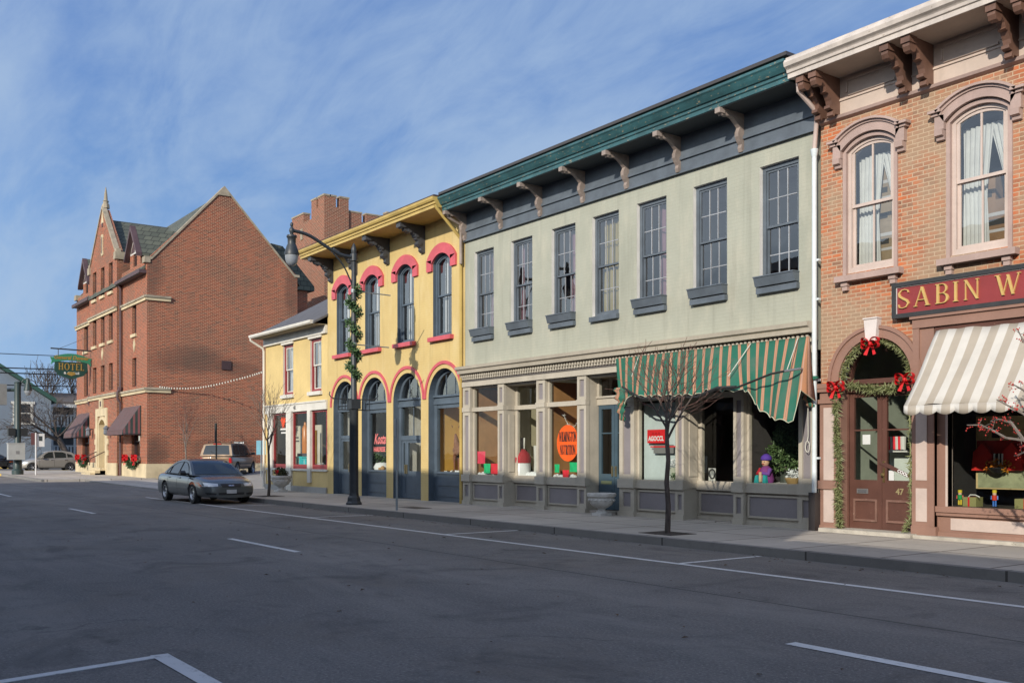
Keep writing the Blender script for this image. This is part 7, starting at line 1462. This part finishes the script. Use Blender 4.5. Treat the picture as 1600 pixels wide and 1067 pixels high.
def berry_tree():
    rr = random.Random(12); x, y = -5.15, 13.2; t = thing('berry_tree', 'bare crab apple branches with red berries reaching in at the right edge', 'tree', (x, y, .13)); mb = MB(); mb.tube([(x, y, .1), (x + .02, y, .7), (x - .03, y, 1.25)], [.07, .055, .05], BARK2, 8); mb.build('trunk', t, smooth=60)
    mb = MB(); be = MB(); bm_ = plain('red_berry', (.50, .045, .035), .35); tips = []
    limbs = [[(1660, 720, 13.2), (1600, 688, 13.3), (1572, 684, 13.35), (1549, 671, 13.4), (1531, 664, 13.4), (1511, 664, 13.4)], [(1660, 710, 13.2), (1600, 647, 13.1), (1572, 632, 13.1), (1557, 624, 13.1)], [(1680, 690, 13.2), (1625, 560, 13.3), (1600, 535, 13.35), (1590, 515, 13.4)], [(1600, 688, 13.3), (1580, 660, 13.35), (1560, 655, 13.4), (1548, 658, 13.4)], [(1640, 700, 13.2), (1605, 705, 13.5), (1585, 712, 13.7)], [(1640, 660, 13.2), (1600, 610, 13.6), (1582, 600, 13.7)]]
    W = []
    for li in limbs: W.append([Vector((fx(a, Y_), Y_, fz(a, b, Y_))) for a, b, Y_ in li])
    for k in range(16):
        a = k * 2.4; d = Vector((math.cos(a) * .8, math.sin(a) * .8, 1)); P = [Vector((x - .03, y, 1.2))]
        for q in range(5): d = (d + Vector((rr.gauss(0, .25), rr.gauss(0, .25), .02))).normalized(); P.append(P[-1] + d * rr.uniform(.25, .42))
        if min(p.x for p in P) > -6.75: W.append(P)
    for P in W:
        mb.tube(P, [.02 * (1 - .8 * i / (len(P) - 1)) + .003 for i in range(len(P))], BARK2, 5, cap=False)
        for i in range(1, len(P)):
            for q in range(3):
                f = rr.random(); b = P[i - 1].lerp(P[i], f); d = Vector((rr.gauss(0, 1), rr.gauss(0, 1), rr.gauss(.3, .8))).normalized(); e = b + d * rr.uniform(.05, .16); mb.tube([b, e], [.005, .003], BARK2, 3, cap=False)
                if i >= len(P) - 3:
                    for z in range(6):
                        c = e + Vector((rr.gauss(0, .028), rr.gauss(0, .028), rr.gauss(-.01, .025))); s = rr.uniform(.009, .015); be.add([c + Vector(v) * s for v in ((1, 0, 0), (-1, 0, 0), (0, 1, 0), (0, -1, 0), (0, 0, 1), (0, 0, -1))], [(0, 2, 4), (2, 1, 4), (1, 3, 4), (3, 0, 4), (2, 0, 5), (1, 2, 5), (3, 1, 5), (0, 3, 5)], bm_)
    mb.build('branches', t, smooth=60, recalc=False); tag(be.build('berries', t, recalc=False), kind='stuff')
berry_tree()
# ------------------------------------------------------------------ things in the shop windows
def inside(px, py, y): return Vector((fx(px, y), y, fz(px, py, y)))
def sheet_paper(px0, px1, py0, py1, y, m, label, cat='paper sign', name='paper_sign'):
    a, b = inside(px0, py1, y), inside(px1, py0, y); mb = MB(); z1 = fz(px0, py0, y)
    rows = [[(a.x + (b.x - a.x) * i / 6, y + .006 * math.sin(i * 1.7 + k), a.z + (z1 - a.z) * k / 4) for i in range(7)] for k in range(5)]; mb.grid(rows, m); o = mb.build(name); s = o.modifiers.new('thickness', 'SOLIDIFY'); s.thickness = .003; return tag(o, label, cat)
PINKP = plain('neon_pink_paper', (.80, .055, .115), .6); GRNP = plain('neon_green_paper', (.02, .52, .20), .6); REDP = plain('neon_red_paper', (.80, .035, .055), .6); FLUFF = plain('cotton_snow', (.72, .74, .76), .95); PAPER = plain('white_paper', (.66, .66, .63), .7); CARD = paint('brown_cardboard', (.36, .22, .11), .8, .08, 4.0); CARD2 = paint('pale_cardboard', (.40, .31, .19), .8, .08, 4.0)
Yw = 16.10
sheet_paper(746, 758, 705, 724, Yw, PINKP, 'pink paper sheet in the leftmost grey bay window'); sheet_paper(756, 766, 724, 739, Yw, GRNP, 'green paper sheet in the leftmost grey bay window'); sheet_paper(767, 781, 724, 740, Yw + .01, REDP, 'red paper sheet in the leftmost grey bay window, right of the green one')
sheet_paper(866.5, 874, 725, 738, Yw, GRNP, 'small green paper shade left below the orange oval sign'); sheet_paper(890, 905, 722, 737, Yw + .01, GRNP, 'larger green paper shade right below the orange oval sign'); sheet_paper(879, 888.5, 734, 747, Yw, REDP, 'red paper shade just below the orange oval sign')
def fluff(px0, px1, py, y, label, n=26, seed=1, h=.09, name='cotton_snow'):
    rr = random.Random(seed); mb = MB(); a, b = inside(px0, py, y), inside(px1, py, y); zb = 1.0
    for i in range(n):
        f = (i + rr.random()) / n; r = h * rr.uniform(.4, 1); c = (a.x + (b.x - a.x) * f, y + rr.uniform(-.06, .12), zb if name == 'cotton_snow' else a.z); mb.lathe([(r, 0), (r * .9, r * .4), (r * .55, r * .8), (.001, r)], c, FLUFF, 7)
    return tag(mb.build(name, smooth=60), label, 'snow decoration')
fluff(746, 781, 744, 16.25, 'cotton snow along the sill of the leftmost grey bay', seed=2); fluff(807, 841, 744, 16.60, 'cotton snow along the sill of the recessed grey bay left of the oval sign', seed=3, h=.12); fluff(863, 904, 746, 16.25, 'cotton snow along the sill below the orange oval sign', seed=4)
def wire_star():
    rr = random.Random(6); mb = MB(); wire = plain('pale_wire_lights', (.66, .64, .6), .4); y = 16.11; c = inside(890, 665, y)
    for (p0, q0, p1, q1) in ((881, 649, 888, 664), (888, 664, 895, 668), (895, 668, 904, 659), (890, 667, 899, 690), (899, 690, 901, 712)):
        a, b = inside(p0, q0, y), inside(p1, q1, y); pts = [a.lerp(b, i / 8) + Vector((rr.gauss(0, .012), rr.gauss(0, .01), rr.gauss(0, .012))) for i in range(9)]; mb.tube(pts, .008, wire, 4)
        for q in range(5): e = a + Vector((rr.uniform(-.07, .07), rr.uniform(-.02, .02), rr.uniform(-.07, .07))); mb.tube([a, e], .006, wire, 4)
    tag(mb.build('light_garland'), 'pale wire light garland winding above the orange oval sign', 'garland')
wire_star()
def parcels():
    y = 16.56; a, b = inside(809, 743, y), inside(824, 703, y); zr = fz(816, 722, y); t = thing('gift_sack', 'red and white stuffed Christmas sack in the recessed grey bay', 'sack', (a.x, y, 1.0)); mb = MB(); w = (b.x - a.x) / 2; cx = (a.x + b.x) / 2
    mb.lathe([(w * .92, 1.0), (w * 1.0, 1.15), (w * .96, zr)], (cx, y, 0), FLUFF, 16); mb.build('white_base', t, smooth=50); mb = MB(); mb.lathe([(w * 1.02, zr - .02), (w * 1.05, zr + .12), (w * .85, zr + .25), (w * .3, b.z + .02), (.001, b.z + .03)], (cx, y, 0), plain('crimson_cloth', (.34, .02, .03), .8), 16); mb.build('red_top', t, smooth=50)
    y = 16.9; mb = MB(); p0, p1 = inside(818, 698, y), inside(834, 745, y); mb.tube([p0, p1], [.10, .03], plain('dark_leaning_board', (.05, .055, .05), .7), 4); tag(mb.build('leaning_stand'), 'dark leaning stand right of the red and white sack', 'stand'); sheet_paper(808, 820, 684, 701, 16.62, PAPER, 'white notice high at the left in the recessed grey bay', 'notice', 'notice'); sheet_paper(834, 842, 696, 745, 16.9, PAPER, 'tall white paper roll at the right in the recessed grey bay', 'paper roll', 'paper_roll')
parcels()
def window_e():
    y = 16.18; sheet_paper(1047, 1059, 730, 752, 16.15, plain('floral_card', (.40, .42, .34), .6), 'flower picture card standing on the sill of the red-sign window', 'picture', 'picture_card'); rr = random.Random(2); mb = MB(); foliage(mb, [inside(1048, 726, y), inside(1056, 722, y)], 110, .11, .05, FLUFF, rr); tag(mb.build('white_flowers', recalc=False), 'bunch of white artificial flowers above the flower card', 'flowers'); mb = MB(); foliage(mb, [inside(1050, 745, 16.13), inside(1056, 740, 16.13)], 60, .07, .04, GREENLEAF, rr); tag(mb.build('leaf_sprig', recalc=False), 'green sprig in front of the flower card', 'sprig')
    y = 16.6; sheet_paper(1107, 1118, 731, 751, 16.52, PAPER, 'white card printed with a dark ring in the recessed bay right of the tree', 'card', 'ring_card'); t = MB(); c = inside(1112.5, 740, 16.505); t.tube([(c.x + .085 * math.cos(a), c.y, c.z + .10 * math.sin(a)) for a in [i * math.pi / 10 for i in range(20)]], .014, plain('dark_ring_ink', (.03, .03, .035), .5), 5, closed=True); tag(t.build('ring_emblem'), 'dark ring on the white card in the recessed bay', 'emblem'); sheet_paper(1094, 1105, 712, 738, 16.9, PAPER, 'leaning white papers behind the glass left of the ring card', 'papers', 'papers')
window_e()
def window_g():
    rr = random.Random(14); y = 16.75; c = inside(1229, 735, y); t = thing('christmas_tree', 'bushy green Christmas tree in the window under the torn awning end', 'Christmas tree', (c.x, y, 1.0)); lf = leafmat('spruce_green', (.05, .10, .035), (.14, .21, .075)); mb = MB(); x0 = fx(1228, y); zb, zt = fz(1228, 737, y), fz(1228, 660, y)
    for k in range(380):
        f = rr.random() ** .8; z = zb + (zt - zb) * f; r = .54 * (1 - f) ** .6 * rr.uniform(.55, 1) + .05; a = rr.random() * 6.283; b = Vector((x0 + r * math.cos(a), y + r * .75 * math.sin(a), z)); o = Vector((math.cos(a), math.sin(a) * .75, rr.uniform(-.35, .05))).normalized(); foliage(mb, [b - o * .12, b + o * .05], 14, .045, .055, lf, rr)
    mb.build('needles', t, recalc=False); mb = MB(); mb.tube([(x0, y, 1.0), (x0, y, zb + .1)], .035, BARK, 6); mb.lathe([(.12, 1.0), (.14, 1.22), (.13, 1.22)], (x0, y, 0), plain('dark_tree_stand', (.05, .06, .05), .6), 10); mb.build('stand', t)
    # felt carol singer figure
    y = 16.32; c = inside(1197, 752, y); t = thing('christmas_figure', 'small carol singer figure in purple hat and bright robes on the window sill', 'figure', (c.x, y, 1.0)); P = lambda n, col: plain(n, col, .8); h = fz(1197, 712, y) - 1.0; mb = MB(); x = c.x
    mb.lathe([(.15, 0), (.17, .08), (.14, h * .35), (.12, h * .52), (.05, h * .64), (.001, h * .66)], (x, y, 1.0), P('purple_robe', (.20, .04, .20)), 14); mb.build('robe', t, smooth=60)
    mb = MB(); mb.tube([(x - .12, y - .02, 1.0 + h * .5), (x - .13, y - .10, 1.0 + h * .32), (x - .02, y - .16, 1.0 + h * .36)], [.05, .045, .035], P('scarlet_sleeve', (.55, .02, .04)), 8); mb.build('sleeve', t, smooth=60); mb = MB(); mb.tube([(x + .12, y - .02, 1.0 + h * .5), (x + .14, y - .10, 1.0 + h * .32), (x + .03, y - .16, 1.0 + h * .36)], [.05, .045, .035], P('violet_sleeve', (.16, .05, .3)), 8); mb.build('sleeve', t, smooth=60)
    mb = MB(); mb.prism([(x - .17, 1.0), (x - .06, 1.0), (x - .08, 1.0 + h * .3), (x - .14, 1.0 + h * .26)], 'y', y - .18, y - .12, P('teal_felt', (.02, .35, .36))); mb.prism([(x + .05, 1.0), (x + .15, 1.0), (x + .13, 1.0 + h * .28), (x + .07, 1.0 + h * .3)], 'y', y - .18, y - .12, MATS['teal_felt']); mb.prism([(x - .03, 1.02), (x + .03, 1.02), (x + .03, 1.0 + h * .4), (x - .03, 1.0 + h * .4)], 'y', y - .19, y - .13, P('buff_felt', (.62, .45, .28))); mb.build('robe_trim', t)
    mb = MB(); mb.lathe([(.001, -.09), (.06, -.07), (.085, 0), (.06, .08), (.001, .095)], (x, y - .02, 1.0 + h * .76), P('peach_felt_face', (.65, .40, .26)), 14); hd = mb.build('head', t, smooth=60); mb = MB()
    for s in (-1, 1): mb.lathe([(.001, -.012), (.014, 0), (.001, .012)], (x + s * .033, y - .10, 1.0 + h * .78), P('felt_eye', (.03, .02, .03)), 6)
    mb.box(x - .025, x + .025, y - .103, y - .085, 1.0 + h * .69, 1.0 + h * .71, P('felt_mouth', (.45, .02, .03))); mb.build('face', hd); mb = MB(); mb.lathe([(.11, -.03), (.12, .0), (.10, .05), (.05, .09), (.001, .10)], (x + .015, y - .01, 1.0 + h * .90), P('purple_hat', (.10, .04, .36)), 14); mb.build('hat', t, smooth=60)
    rr = random.Random(3); mb = MB(); foliage(mb, [inside(1232, 742, 16.3), inside(1250, 740, 16.3)], 130, .11, .06, FLUFF, rr); tag(mb.build('white_tissue', recalc=False), 'crumpled white tissue at the foot of the window Christmas tree', 'tissue'); mb = MB(); mb.lathe([(.10, 0), (.15, .10), (.16, .12), (.13, .12), (.11, .06)], (fx(1238, 16.22), 16.22, 1.0), plain('straw_basket', (.42, .28, .12), .8), 14); tag(mb.build('basket'), 'small straw basket on the sill below the Christmas tree', 'basket')
window_g()
def deer():
    y = 17.0; m = paint('rattan_brown', (.22, .09, .055), .7, .2, 20.0); rr = random.Random(5); t = thing('reindeer_figure', 'brown woven reindeer figure against the gold wall in the fourth arch', 'figure', inside(706, 738, y)); B = lambda p, q, yy=y: inside(p, q, yy); zb = 1.01
    body = [B(703, 707), B(708, 704), B(716, 703), B(724, 704), B(727, 706)]; neck = [B(715, 704), B(714, 694), B(712, 685), B(711, 681)]; head = [B(713, 681), B(708, 681.5), B(702.5, 684)]
    # one continuous body grown from joints
    J = []; E_ = []; Rr = []
    def chain(ps, rs, start=None):
        prev = start
        for p, r in zip(ps, rs):
            J.append(tuple(p)); Rr.append(r); i = len(J) - 1
            if prev is not None: E_.append((prev, i))
            prev = i
        return prev
    p0 = B(717, 704); c = p0; D = .9
    chain([c], [.15]); last = chain([c + Vector((.28, .02, -.01)), c + Vector((.55, .04, .0)), c + Vector((.70, .05, .06))], [.145, .15, .06], 0)
    fr = chain([c + Vector((-.12, 0, .03))], [.13], 0); nk = chain([c + Vector((-.17, 0, .22)), c + Vector((-.20, 0, .42)), c + Vector((-.24, -.01, .55))], [.085, .065, .07], fr); chain([c + Vector((-.36, -.01, .52)), c + Vector((-.44, -.01, .48))], [.05, .035], nk)
    for dy in (-.08, .08):
        chain([c + Vector((-.12, dy, -.12)), Vector((c.x - .14, y + dy, (c.z + zb) / 2)), Vector((c.x - .12, y + dy, zb))], [.06, .034, .028], fr); chain([c + Vector((.57, dy, -.10)), Vector((c.x + .52, y + dy, (c.z + zb) / 2 + .05)), Vector((c.x + .62, y + dy, (c.z + zb) / 2 - .08)), Vector((c.x + .60, y + dy, zb))], [.075, .045, .034, .028], 2)
    me = bpy.data.meshes.new('deer_body'); me.from_pydata(J, E_, []); o = bpy.data.objects.new('deer_body', me); COL.objects.link(o); sk = o.modifiers.new('skin', 'SKIN')
    if not me.skin_vertices: me.attributes
    for i, sv in enumerate(o.data.skin_vertices[0].data): sv.radius = (Rr[i], Rr[i]); sv.use_root = (i == 0)
    su = o.modifiers.new('sub', 'SUBSURF'); su.levels = su.render_levels = 2; bake(o); o.data.materials.clear(); o.data.materials.append(m); o.data.transform(Matrix.Translation(-c)); adopt(o, t, c)
    hd = c + Vector((-.26, -.01, .60)); mb = MB()
    for s in (-1, 1):
        a = hd + Vector((.02, s * .03, 0)); b = a + Vector((.06, s * .10, .18)); d = b + Vector((-.06, s * .06, .16)); mb.tube([a, b, d], [.018, .014, .006], m, 5); mb.tube([b, b + Vector((-.16, s * .02, .12))], [.012, .005], m, 5); mb.tube([a.lerp(b, .4), a.lerp(b, .4) + Vector((-.17, s * .01, .08))], [.012, .005], m, 5); mb.tube([d, d + Vector((.08, 0, .06))], [.008, .004], m, 4); mb.tube([hd + Vector((.03, s * .06, -.04)), hd + Vector((.06, s * .15, -.01))], [.03, .008], m, 5)
    mb.build('antlers', t)
    rr = random.Random(8); mb = MB()
    for k in range(40): r = rr.uniform(.03, .06); mb.lathe([(.001, -r), (r * .8, -r * .5), (r, 0), (r * .7, r * .6), (.001, r)], (rr.uniform(-26.6, -25.0), rr.uniform(16.5, 16.75), 1.04), (FLUFF, plain('silver_bauble', (.5, .5, .48), .25, .8), plain('dark_bauble', (.10, .07, .05), .3))[k % 3], 8)
    tag(mb.build('baubles', smooth=60), 'row of mixed baubles along the sill before the woven reindeer', 'baubles', kind='stuff')
deer()
def window_kosta():
    rr = random.Random(7); y = 16.6; mb = MB(); foliage(mb, [inside(588, 716, y), inside(596, 706, y), inside(598, 715, y)], 260, .2, .10, GREENLEAF, rr); tag(mb.build('house_plant', recalc=False), 'leafy green house plant in the pink-lettered arch window', 'plant'); mb = MB(); c = inside(597, 727, y); mb.lathe([(.001, 0), (.26, .02), (.30, .14), (.22, .28), (.001, .32)], (c.x, y, 1.0), FLUFF, 12); tag(mb.build('cushion', smooth=60), 'white round cushion below the house plant in the arch window', 'cushion')
    mb = MB()
    for k in range(3): c = inside(590 + 4 * k, 735, 16.45); mb.lathe([(.001, -.08), (.08, -.03), (.09, .04), (.04, .10), (.001, .11)], (c.x, 16.45, 1.08), plain('tan_toy_plush', (.45, .27, .13), .9), 10)
    tag(mb.build('plush_toys', smooth=60), 'tan plush toys in front of the white cushion', 'toys')
    y = 16.9; c = inside(645, 695, y); mb = MB(); foliage(mb, [c, c + Vector((.1, 0, -.08))], 80, .12, .06, FLUFF, rr); tag(mb.build('door_wreath', recalc=False), 'white bow wreath behind the glass door of the third arch', 'wreath')
window_kosta()
def window_small():
    rr = random.Random(10); y = 16.05; red = plain('red_orange_decal', (.72, .07, .015), .6); c = inside(441, 661, y); mb = MB()
    star = []
    for k in range(22): a = k * math.pi / 11; r = .30 * (1 if k % 2 == 0 else .55) * (1 + .2 * math.sin(3 * a)); star.append((c.x + .10 + r * math.cos(a), c.z + .05 + r * .9 * math.sin(a)))
    mb.prism(star, 'y', y - .006, y, red); t = tag(mb.build('window_decal'), 'red and orange leaf decal on the left pane of the small yellow shop', 'decal'); mb = MB(); c = inside(442, 671, y); mb.box(c.x - .25, c.x + .35, y - .004, y, c.z - .02, c.z + .05, PAPER); mb.box(c.x - .18, c.x + .42, y - .004, y, c.z - .16, c.z - .10, PAPER); tag(mb.build('window_text'), 'white text strips below the red leaf decal', 'text strips')
    y = 16.6; a, b = inside(473, 708, y), inside(481, 678, y); mb = MB(); mb.lathe([(.14, 0), (.15, .4), (.14, 1.0), (.06, 1.12), (.05, 1.25)], ((a.x + b.x) / 2, y, a.z - .0), plain('orange_glass', (.55, .18, .02), .3), 14); mb.box(a.x - .2, b.x + .15, y - .15, y + .2, 1.02, a.z, plain('dark_pedestal', (.06, .05, .06), .7)); tag(mb.build('orange_lamp', smooth=40), 'tall orange glass lamp in the middle pane of the small yellow shop', 'lamp')
    tq = plain('turquoise_box', (.04, .50, .56), .6)
    for (p0, p1, q0, q1, yy, lab) in ((467, 476, 713, 730, 16.4, 'larger turquoise gift box in the middle pane of the small shop'), (476.5, 483, 716, 730, 16.38, 'smaller turquoise gift box beside the larger one')):
        a, b = inside(p0, q1, yy), inside(p1, q0, yy); t = thing('gift_box', lab, 'box', ((a.x + b.x) / 2, yy, 1.02)); mb = MB(); mb.box(a.x, b.x, yy - .12, yy + .12, 1.02, b.z, tq); mb.build('box', t); mb = MB(); mb.box((a.x + b.x) / 2 - .02, (a.x + b.x) / 2 + .02, yy - .123, yy + .123, 1.02, b.z + .004, PAPER); mb.box(a.x - .01, b.x + .01, yy - .13, yy + .13, b.z - .05, b.z + .002, plain('turquoise_lid', (.06, .58, .62), .6)); mb.build('lid', t)
    y = 16.5; mb = MB(); a = inside(494, 705, y); b = inside(494, 672, y); mb.tube([Vector((a.x, y, 1.02)), b], .05, plain('gilt_column', (.5, .27, .04), .3, .6), 8); tag(mb.build('gilt_column'), 'thin gilt column in the right pane of the small yellow shop', 'column'); mb = MB(); foliage(mb, [inside(493, 640, 16.4), inside(500, 647, 16.4), inside(507, 643, 16.4)], 180, .16, .10, GREENLEAF, rr); tag(mb.build('evergreen_spray', recalc=False), 'evergreen spray hung at the top of the right pane of the small shop', 'spray')
    mb = MB(); foliage(mb, [inside(430, 727, 16.2), inside(447, 728, 16.2)], 60, .06, .05, FLUFF, rr); foliage(mb, [inside(489, 727, 16.2), inside(507, 726, 16.2)], 90, .09, .06, FLUFF, rr); foliage(mb, [inside(460, 729, 16.2), inside(480, 730, 16.2)], 70, .06, .05, FLUFF, rr); tag(mb.build('tinsel', recalc=False), 'white tinsel along the sills of the small yellow shop windows', 'tinsel')
window_small()
def window_sabin():
    y = 17.0; t = thing('reflection_picture', 'large picture painting a window reflection, with red chairs and green table, in the brick shop window', 'picture', inside(1570, 765, y)); a, b = fx(1525, y), fx(1640, y); z = lambda q: fz(1560, q, y); mb = MB(); mb.box(a, b, y, y + .03, z(764), z(650), plain('tan_reflection', (.55, .42, .21), .8)); mb.build('backing', t); mb = MB(); mb.box(a + .02, b, y - .006, y, z(731), z(688), plain('red_sofa_paint', (.42, .025, .02), .8)); mb.build('red_field', t); mb = MB(); mb.box(a + .04, b, y - .008, y, z(762), z(733), paint('green_tablecloth_paint', (.30, .32, .19), .8, .25, 2.0)); mb.build('green_table', t)  # tan brightened so the board paints a reflection in the glass
    mb = MB(); mb.box(fx(1547, y), fx(1574, y), y - .012, y, z(733), z(708), BLKP); mb.box(fx(1550, y), fx(1562, y), y - .010, y, z(684), z(669), BLKP); mb.build('dark_square', t)
    red = plain('scarlet_chair', (.62, .02, .015), .7)
    for p in (1536, 1582):
        mb = MB(); c = inside(p, 733, y - .06); mb.prism([(c.x - .19, c.z - .02), (c.x + .17, c.z - .02), (c.x + .18, c.z + .25), (c.x, c.z + .46), (c.x - .16, c.z + .30)], 'y', y - .10, y - .02, red); mb.build('chair', t)
    rr = random.Random(3); c = inside(1559, 730, y - .15); t2 = thing('flower_bowl', 'bowl of orange flowers with white candles before the red reflection picture', 'flowers', c); mb = MB(); foliage(mb, [c + Vector((-.2, 0, 0)), c + Vector((0, 0, .07)), c + Vector((.2, 0, 0))], 170, .10, .06, leafmat('orange_petal', (.55, .13, .01), (.65, .33, .03)), rr); mb.build('flowers', t2, recalc=False); mb = MB()
    for d in (-.06, .02, .08): mb.tube([c + Vector((d, 0, .05)), c + Vector((d, 0, .24))], .014, PAPER, 6)
    mb.build('candle', t2); mb = MB(); mb.lathe([(.06, -.10), (.16, -.02), (.17, 0)], c, BLKP, 12); mb.build('bowl', t2)
    for p, cols, lab in ((1500, ((.02, .30, .08), (.55, .03, .02), (.65, .50, .04)), 'small green and yellow nutcracker soldier on the brick shop window sill'), (1554, ((.60, .05, .02), (.04, .15, .5), (.65, .50, .04)), 'small red and blue nutcracker soldier on the brick shop window sill')):
        y = 16.35; x = fx(p, y); t = thing('nutcracker', lab, 'figure', (x, y, .70)); h = fz(p, 765, y) - .70; M = [plain('toy_paint_%s_%d' % ('green' if p == 1500 else 'red', i), c_, .4) for i, c_ in enumerate(cols)]; skin = plain('toy_face', (.62, .42, .3), .5); mb = MB(); mb.box(x - .05, x + .05, y - .04, y + .04, .70, .72, BLKP); mb.build('stand', t); mb = MB()
        for s in (-1, 1): mb.tube([(x + s * .02, y, .72), (x + s * .02, y, .70 + h * .42)], .016, M[2] if p == 1500 else M[1], 8)
        mb.build('legs', t); mb = MB(); mb.lathe([(.038, .70 + h * .40), (.042, .70 + h * .48), (.045, .70 + h * .66), (.02, .70 + h * .70)], (x, y, 0), M[0], 12); mb.build('coat', t, smooth=50); mb = MB()
        for s in (-1, 1): mb.tube([(x + s * .052, y, .70 + h * .66), (x + s * .056, y - .005, .70 + h * .45)], .012, M[1], 6)
        mb.build('arms', t); mb = MB(); mb.lathe([(.001, .70 + h * .68), (.03, .70 + h * .70), (.032, .70 + h * .82), (.001, .70 + h * .85)], (x, y, 0), skin, 12); mb.build('head', t, smooth=50); mb = MB(); mb.lathe([(.034, .70 + h * .82), (.036, .70 + h * .98), (.02, .70 + h)], (x, y, 0), M[2], 12); mb.build('hat', t)
    gm = plain('olive_gift_paper', (.26, .25, .10), .6)
    for p0, p1, lab in ((1509, 1530, 'flat olive gift box with ribbon between the two nutcrackers'), (1590, 1625, 'flat olive gift box at the right edge of the brick shop window')):
        y = 16.4; a, b = fx(p0, y), fx(p1, y); t = thing('gift_box', lab, 'box', ((a + b) / 2, y, .70)); mb = MB(); mb.box(a, b, y - .1, y + .12, .70, .86, gm); mb.build('box', t); mb = MB(); k = a + (b - a) * .45; mb.box(k - .015, k + .015, y - .103, y + .123, .70, .863, REDBOW); mb.tube([(k, y - .1, .865), (k + .03, y - .1, .90), (k + .12, y - .1, .90), (k + .2, y - .1, .865)], .010, PAPER, 5); mb.build('ribbon', t)
    y = 17.1; t = thing('goods_shelf', 'wall shelf with red and white cups behind the right brown door leaf', 'shelf', (fx(1402, y), y, fz(1402, 702, y))); mb = MB(); z0 = fz(1402, 703, y); mb.box(fx(1384, y), fx(1422, y), y - .1, y + .2, z0 - .04, z0, PAPER); mb.build('board', t); mb = MB()
    for k in range(6):
        xx = fx(1391 + 4 * k, y); mb.lathe([(.05, z0), (.06, z0 + .26)], (xx, y, 0), REDP if k % 2 == 0 else PAPER, 10)
    mb.build('cups', t); y = 17.25; mb = MB(); mb.box(fx(1390, y), fx(1432, y), y, y + .05, .25, fz(1400, 706, y), plain('white_counter', (.62, .68, .64), .6)); tag(mb.build('white_counter'), 'white counter front below the shelf of red cups', 'counter')
    # cartons stacked behind the upstairs panes
    def cartons(xc, y, specs, m, lab, grp):
        for k, (dx, z0, z1, w, d_, rot) in enumerate(specs):
            t = thing('carton', lab[k], 'carton', (xc + dx, y, z0), grp); mb = MB(); mb.box(xc + dx - w / 2, xc + dx + w / 2, y, y + d_, z0, z1, m); mb.build('box', t); mb = MB(); mb.box(xc + dx - w / 2 - .002, xc + dx + w / 2 + .002, y - .003, y + .002, z1 - .06 if k % 2 == 0 else (z0 + z1) / 2 - .03, z1 - .01 if k % 2 == 0 else (z0 + z1) / 2 + .03, PAPER); mb.box(xc + dx - w * .3, xc + dx + w * .3, y - .003, y + .001, z0 + .06, z0 + .16, plain('carton_print', (.05, .05, .04), .7)); mb.build('tape', t); t.rotation_euler = (0, 0, rot)
    z = 4.95; cartons(-10.98, 16.44, [(0, z, z + .5, .42, .5, .0), (.01, z + .5, z + .98, .42, .5, .02), (-.01, z + .98, z + 1.46, .40, .5, -.02), (.0, z + 1.46, z + 1.98, .36, .5, .01)], CARD2, ['lowest pale carton of the stack behind the left upstairs arched window', 'second pale carton up in the stack behind the left upstairs window', 'third pale carton up in the stack behind the left upstairs window', 'topmost pale carton of the stack behind the left upstairs window'], 'cartons stacked upstairs')
    cartons(-8.86, 16.44, [(0, z, z + .46, .66, .5, .0), (.02, z + .46, z + .95, .62, .5, -.05), (-.12, z + .95, z + 1.4, .3, .3, .1)], CARD, ['lower brown carton behind the right upstairs arched window', 'middle brown carton behind the right upstairs arched window', 'narrow top brown carton behind the right upstairs arched window'], 'cartons stacked upstairs')
window_sabin()

def leaves():
    rr = random.Random(44); m = leafmat('dead_leaf', (.05, .025, .012), (.14, .075, .03), .8); mb = MB()
    for k in range(240):
        if k < 170: x = rr.uniform(-36, -3); y = 12.2 - abs(rr.gauss(0, .22))
        else: x = rr.uniform(-24, -3); y = rr.uniform(2.5, 12)
        a = rr.random() * 6.28; s = rr.uniform(.018, .045); u = Vector((math.cos(a), math.sin(a), 0)) * s; w = Vector((-math.sin(a), math.cos(a), 0)) * s * .5; c = Vector((x, y, .008 + rr.random() * .006))
        mb.add([c - u, c + w + Vector((0, 0, s * .4)), c + u + Vector((0, 0, s * .2)), c - w + Vector((0, 0, s * .3))], [(0, 1, 2, 3)], m)
    tag(mb.build('leaf_litter', recalc=False), 'scattered dead leaves and grit along the gutter and over the road', 'leaf litter', kind='stuff')
leaves()
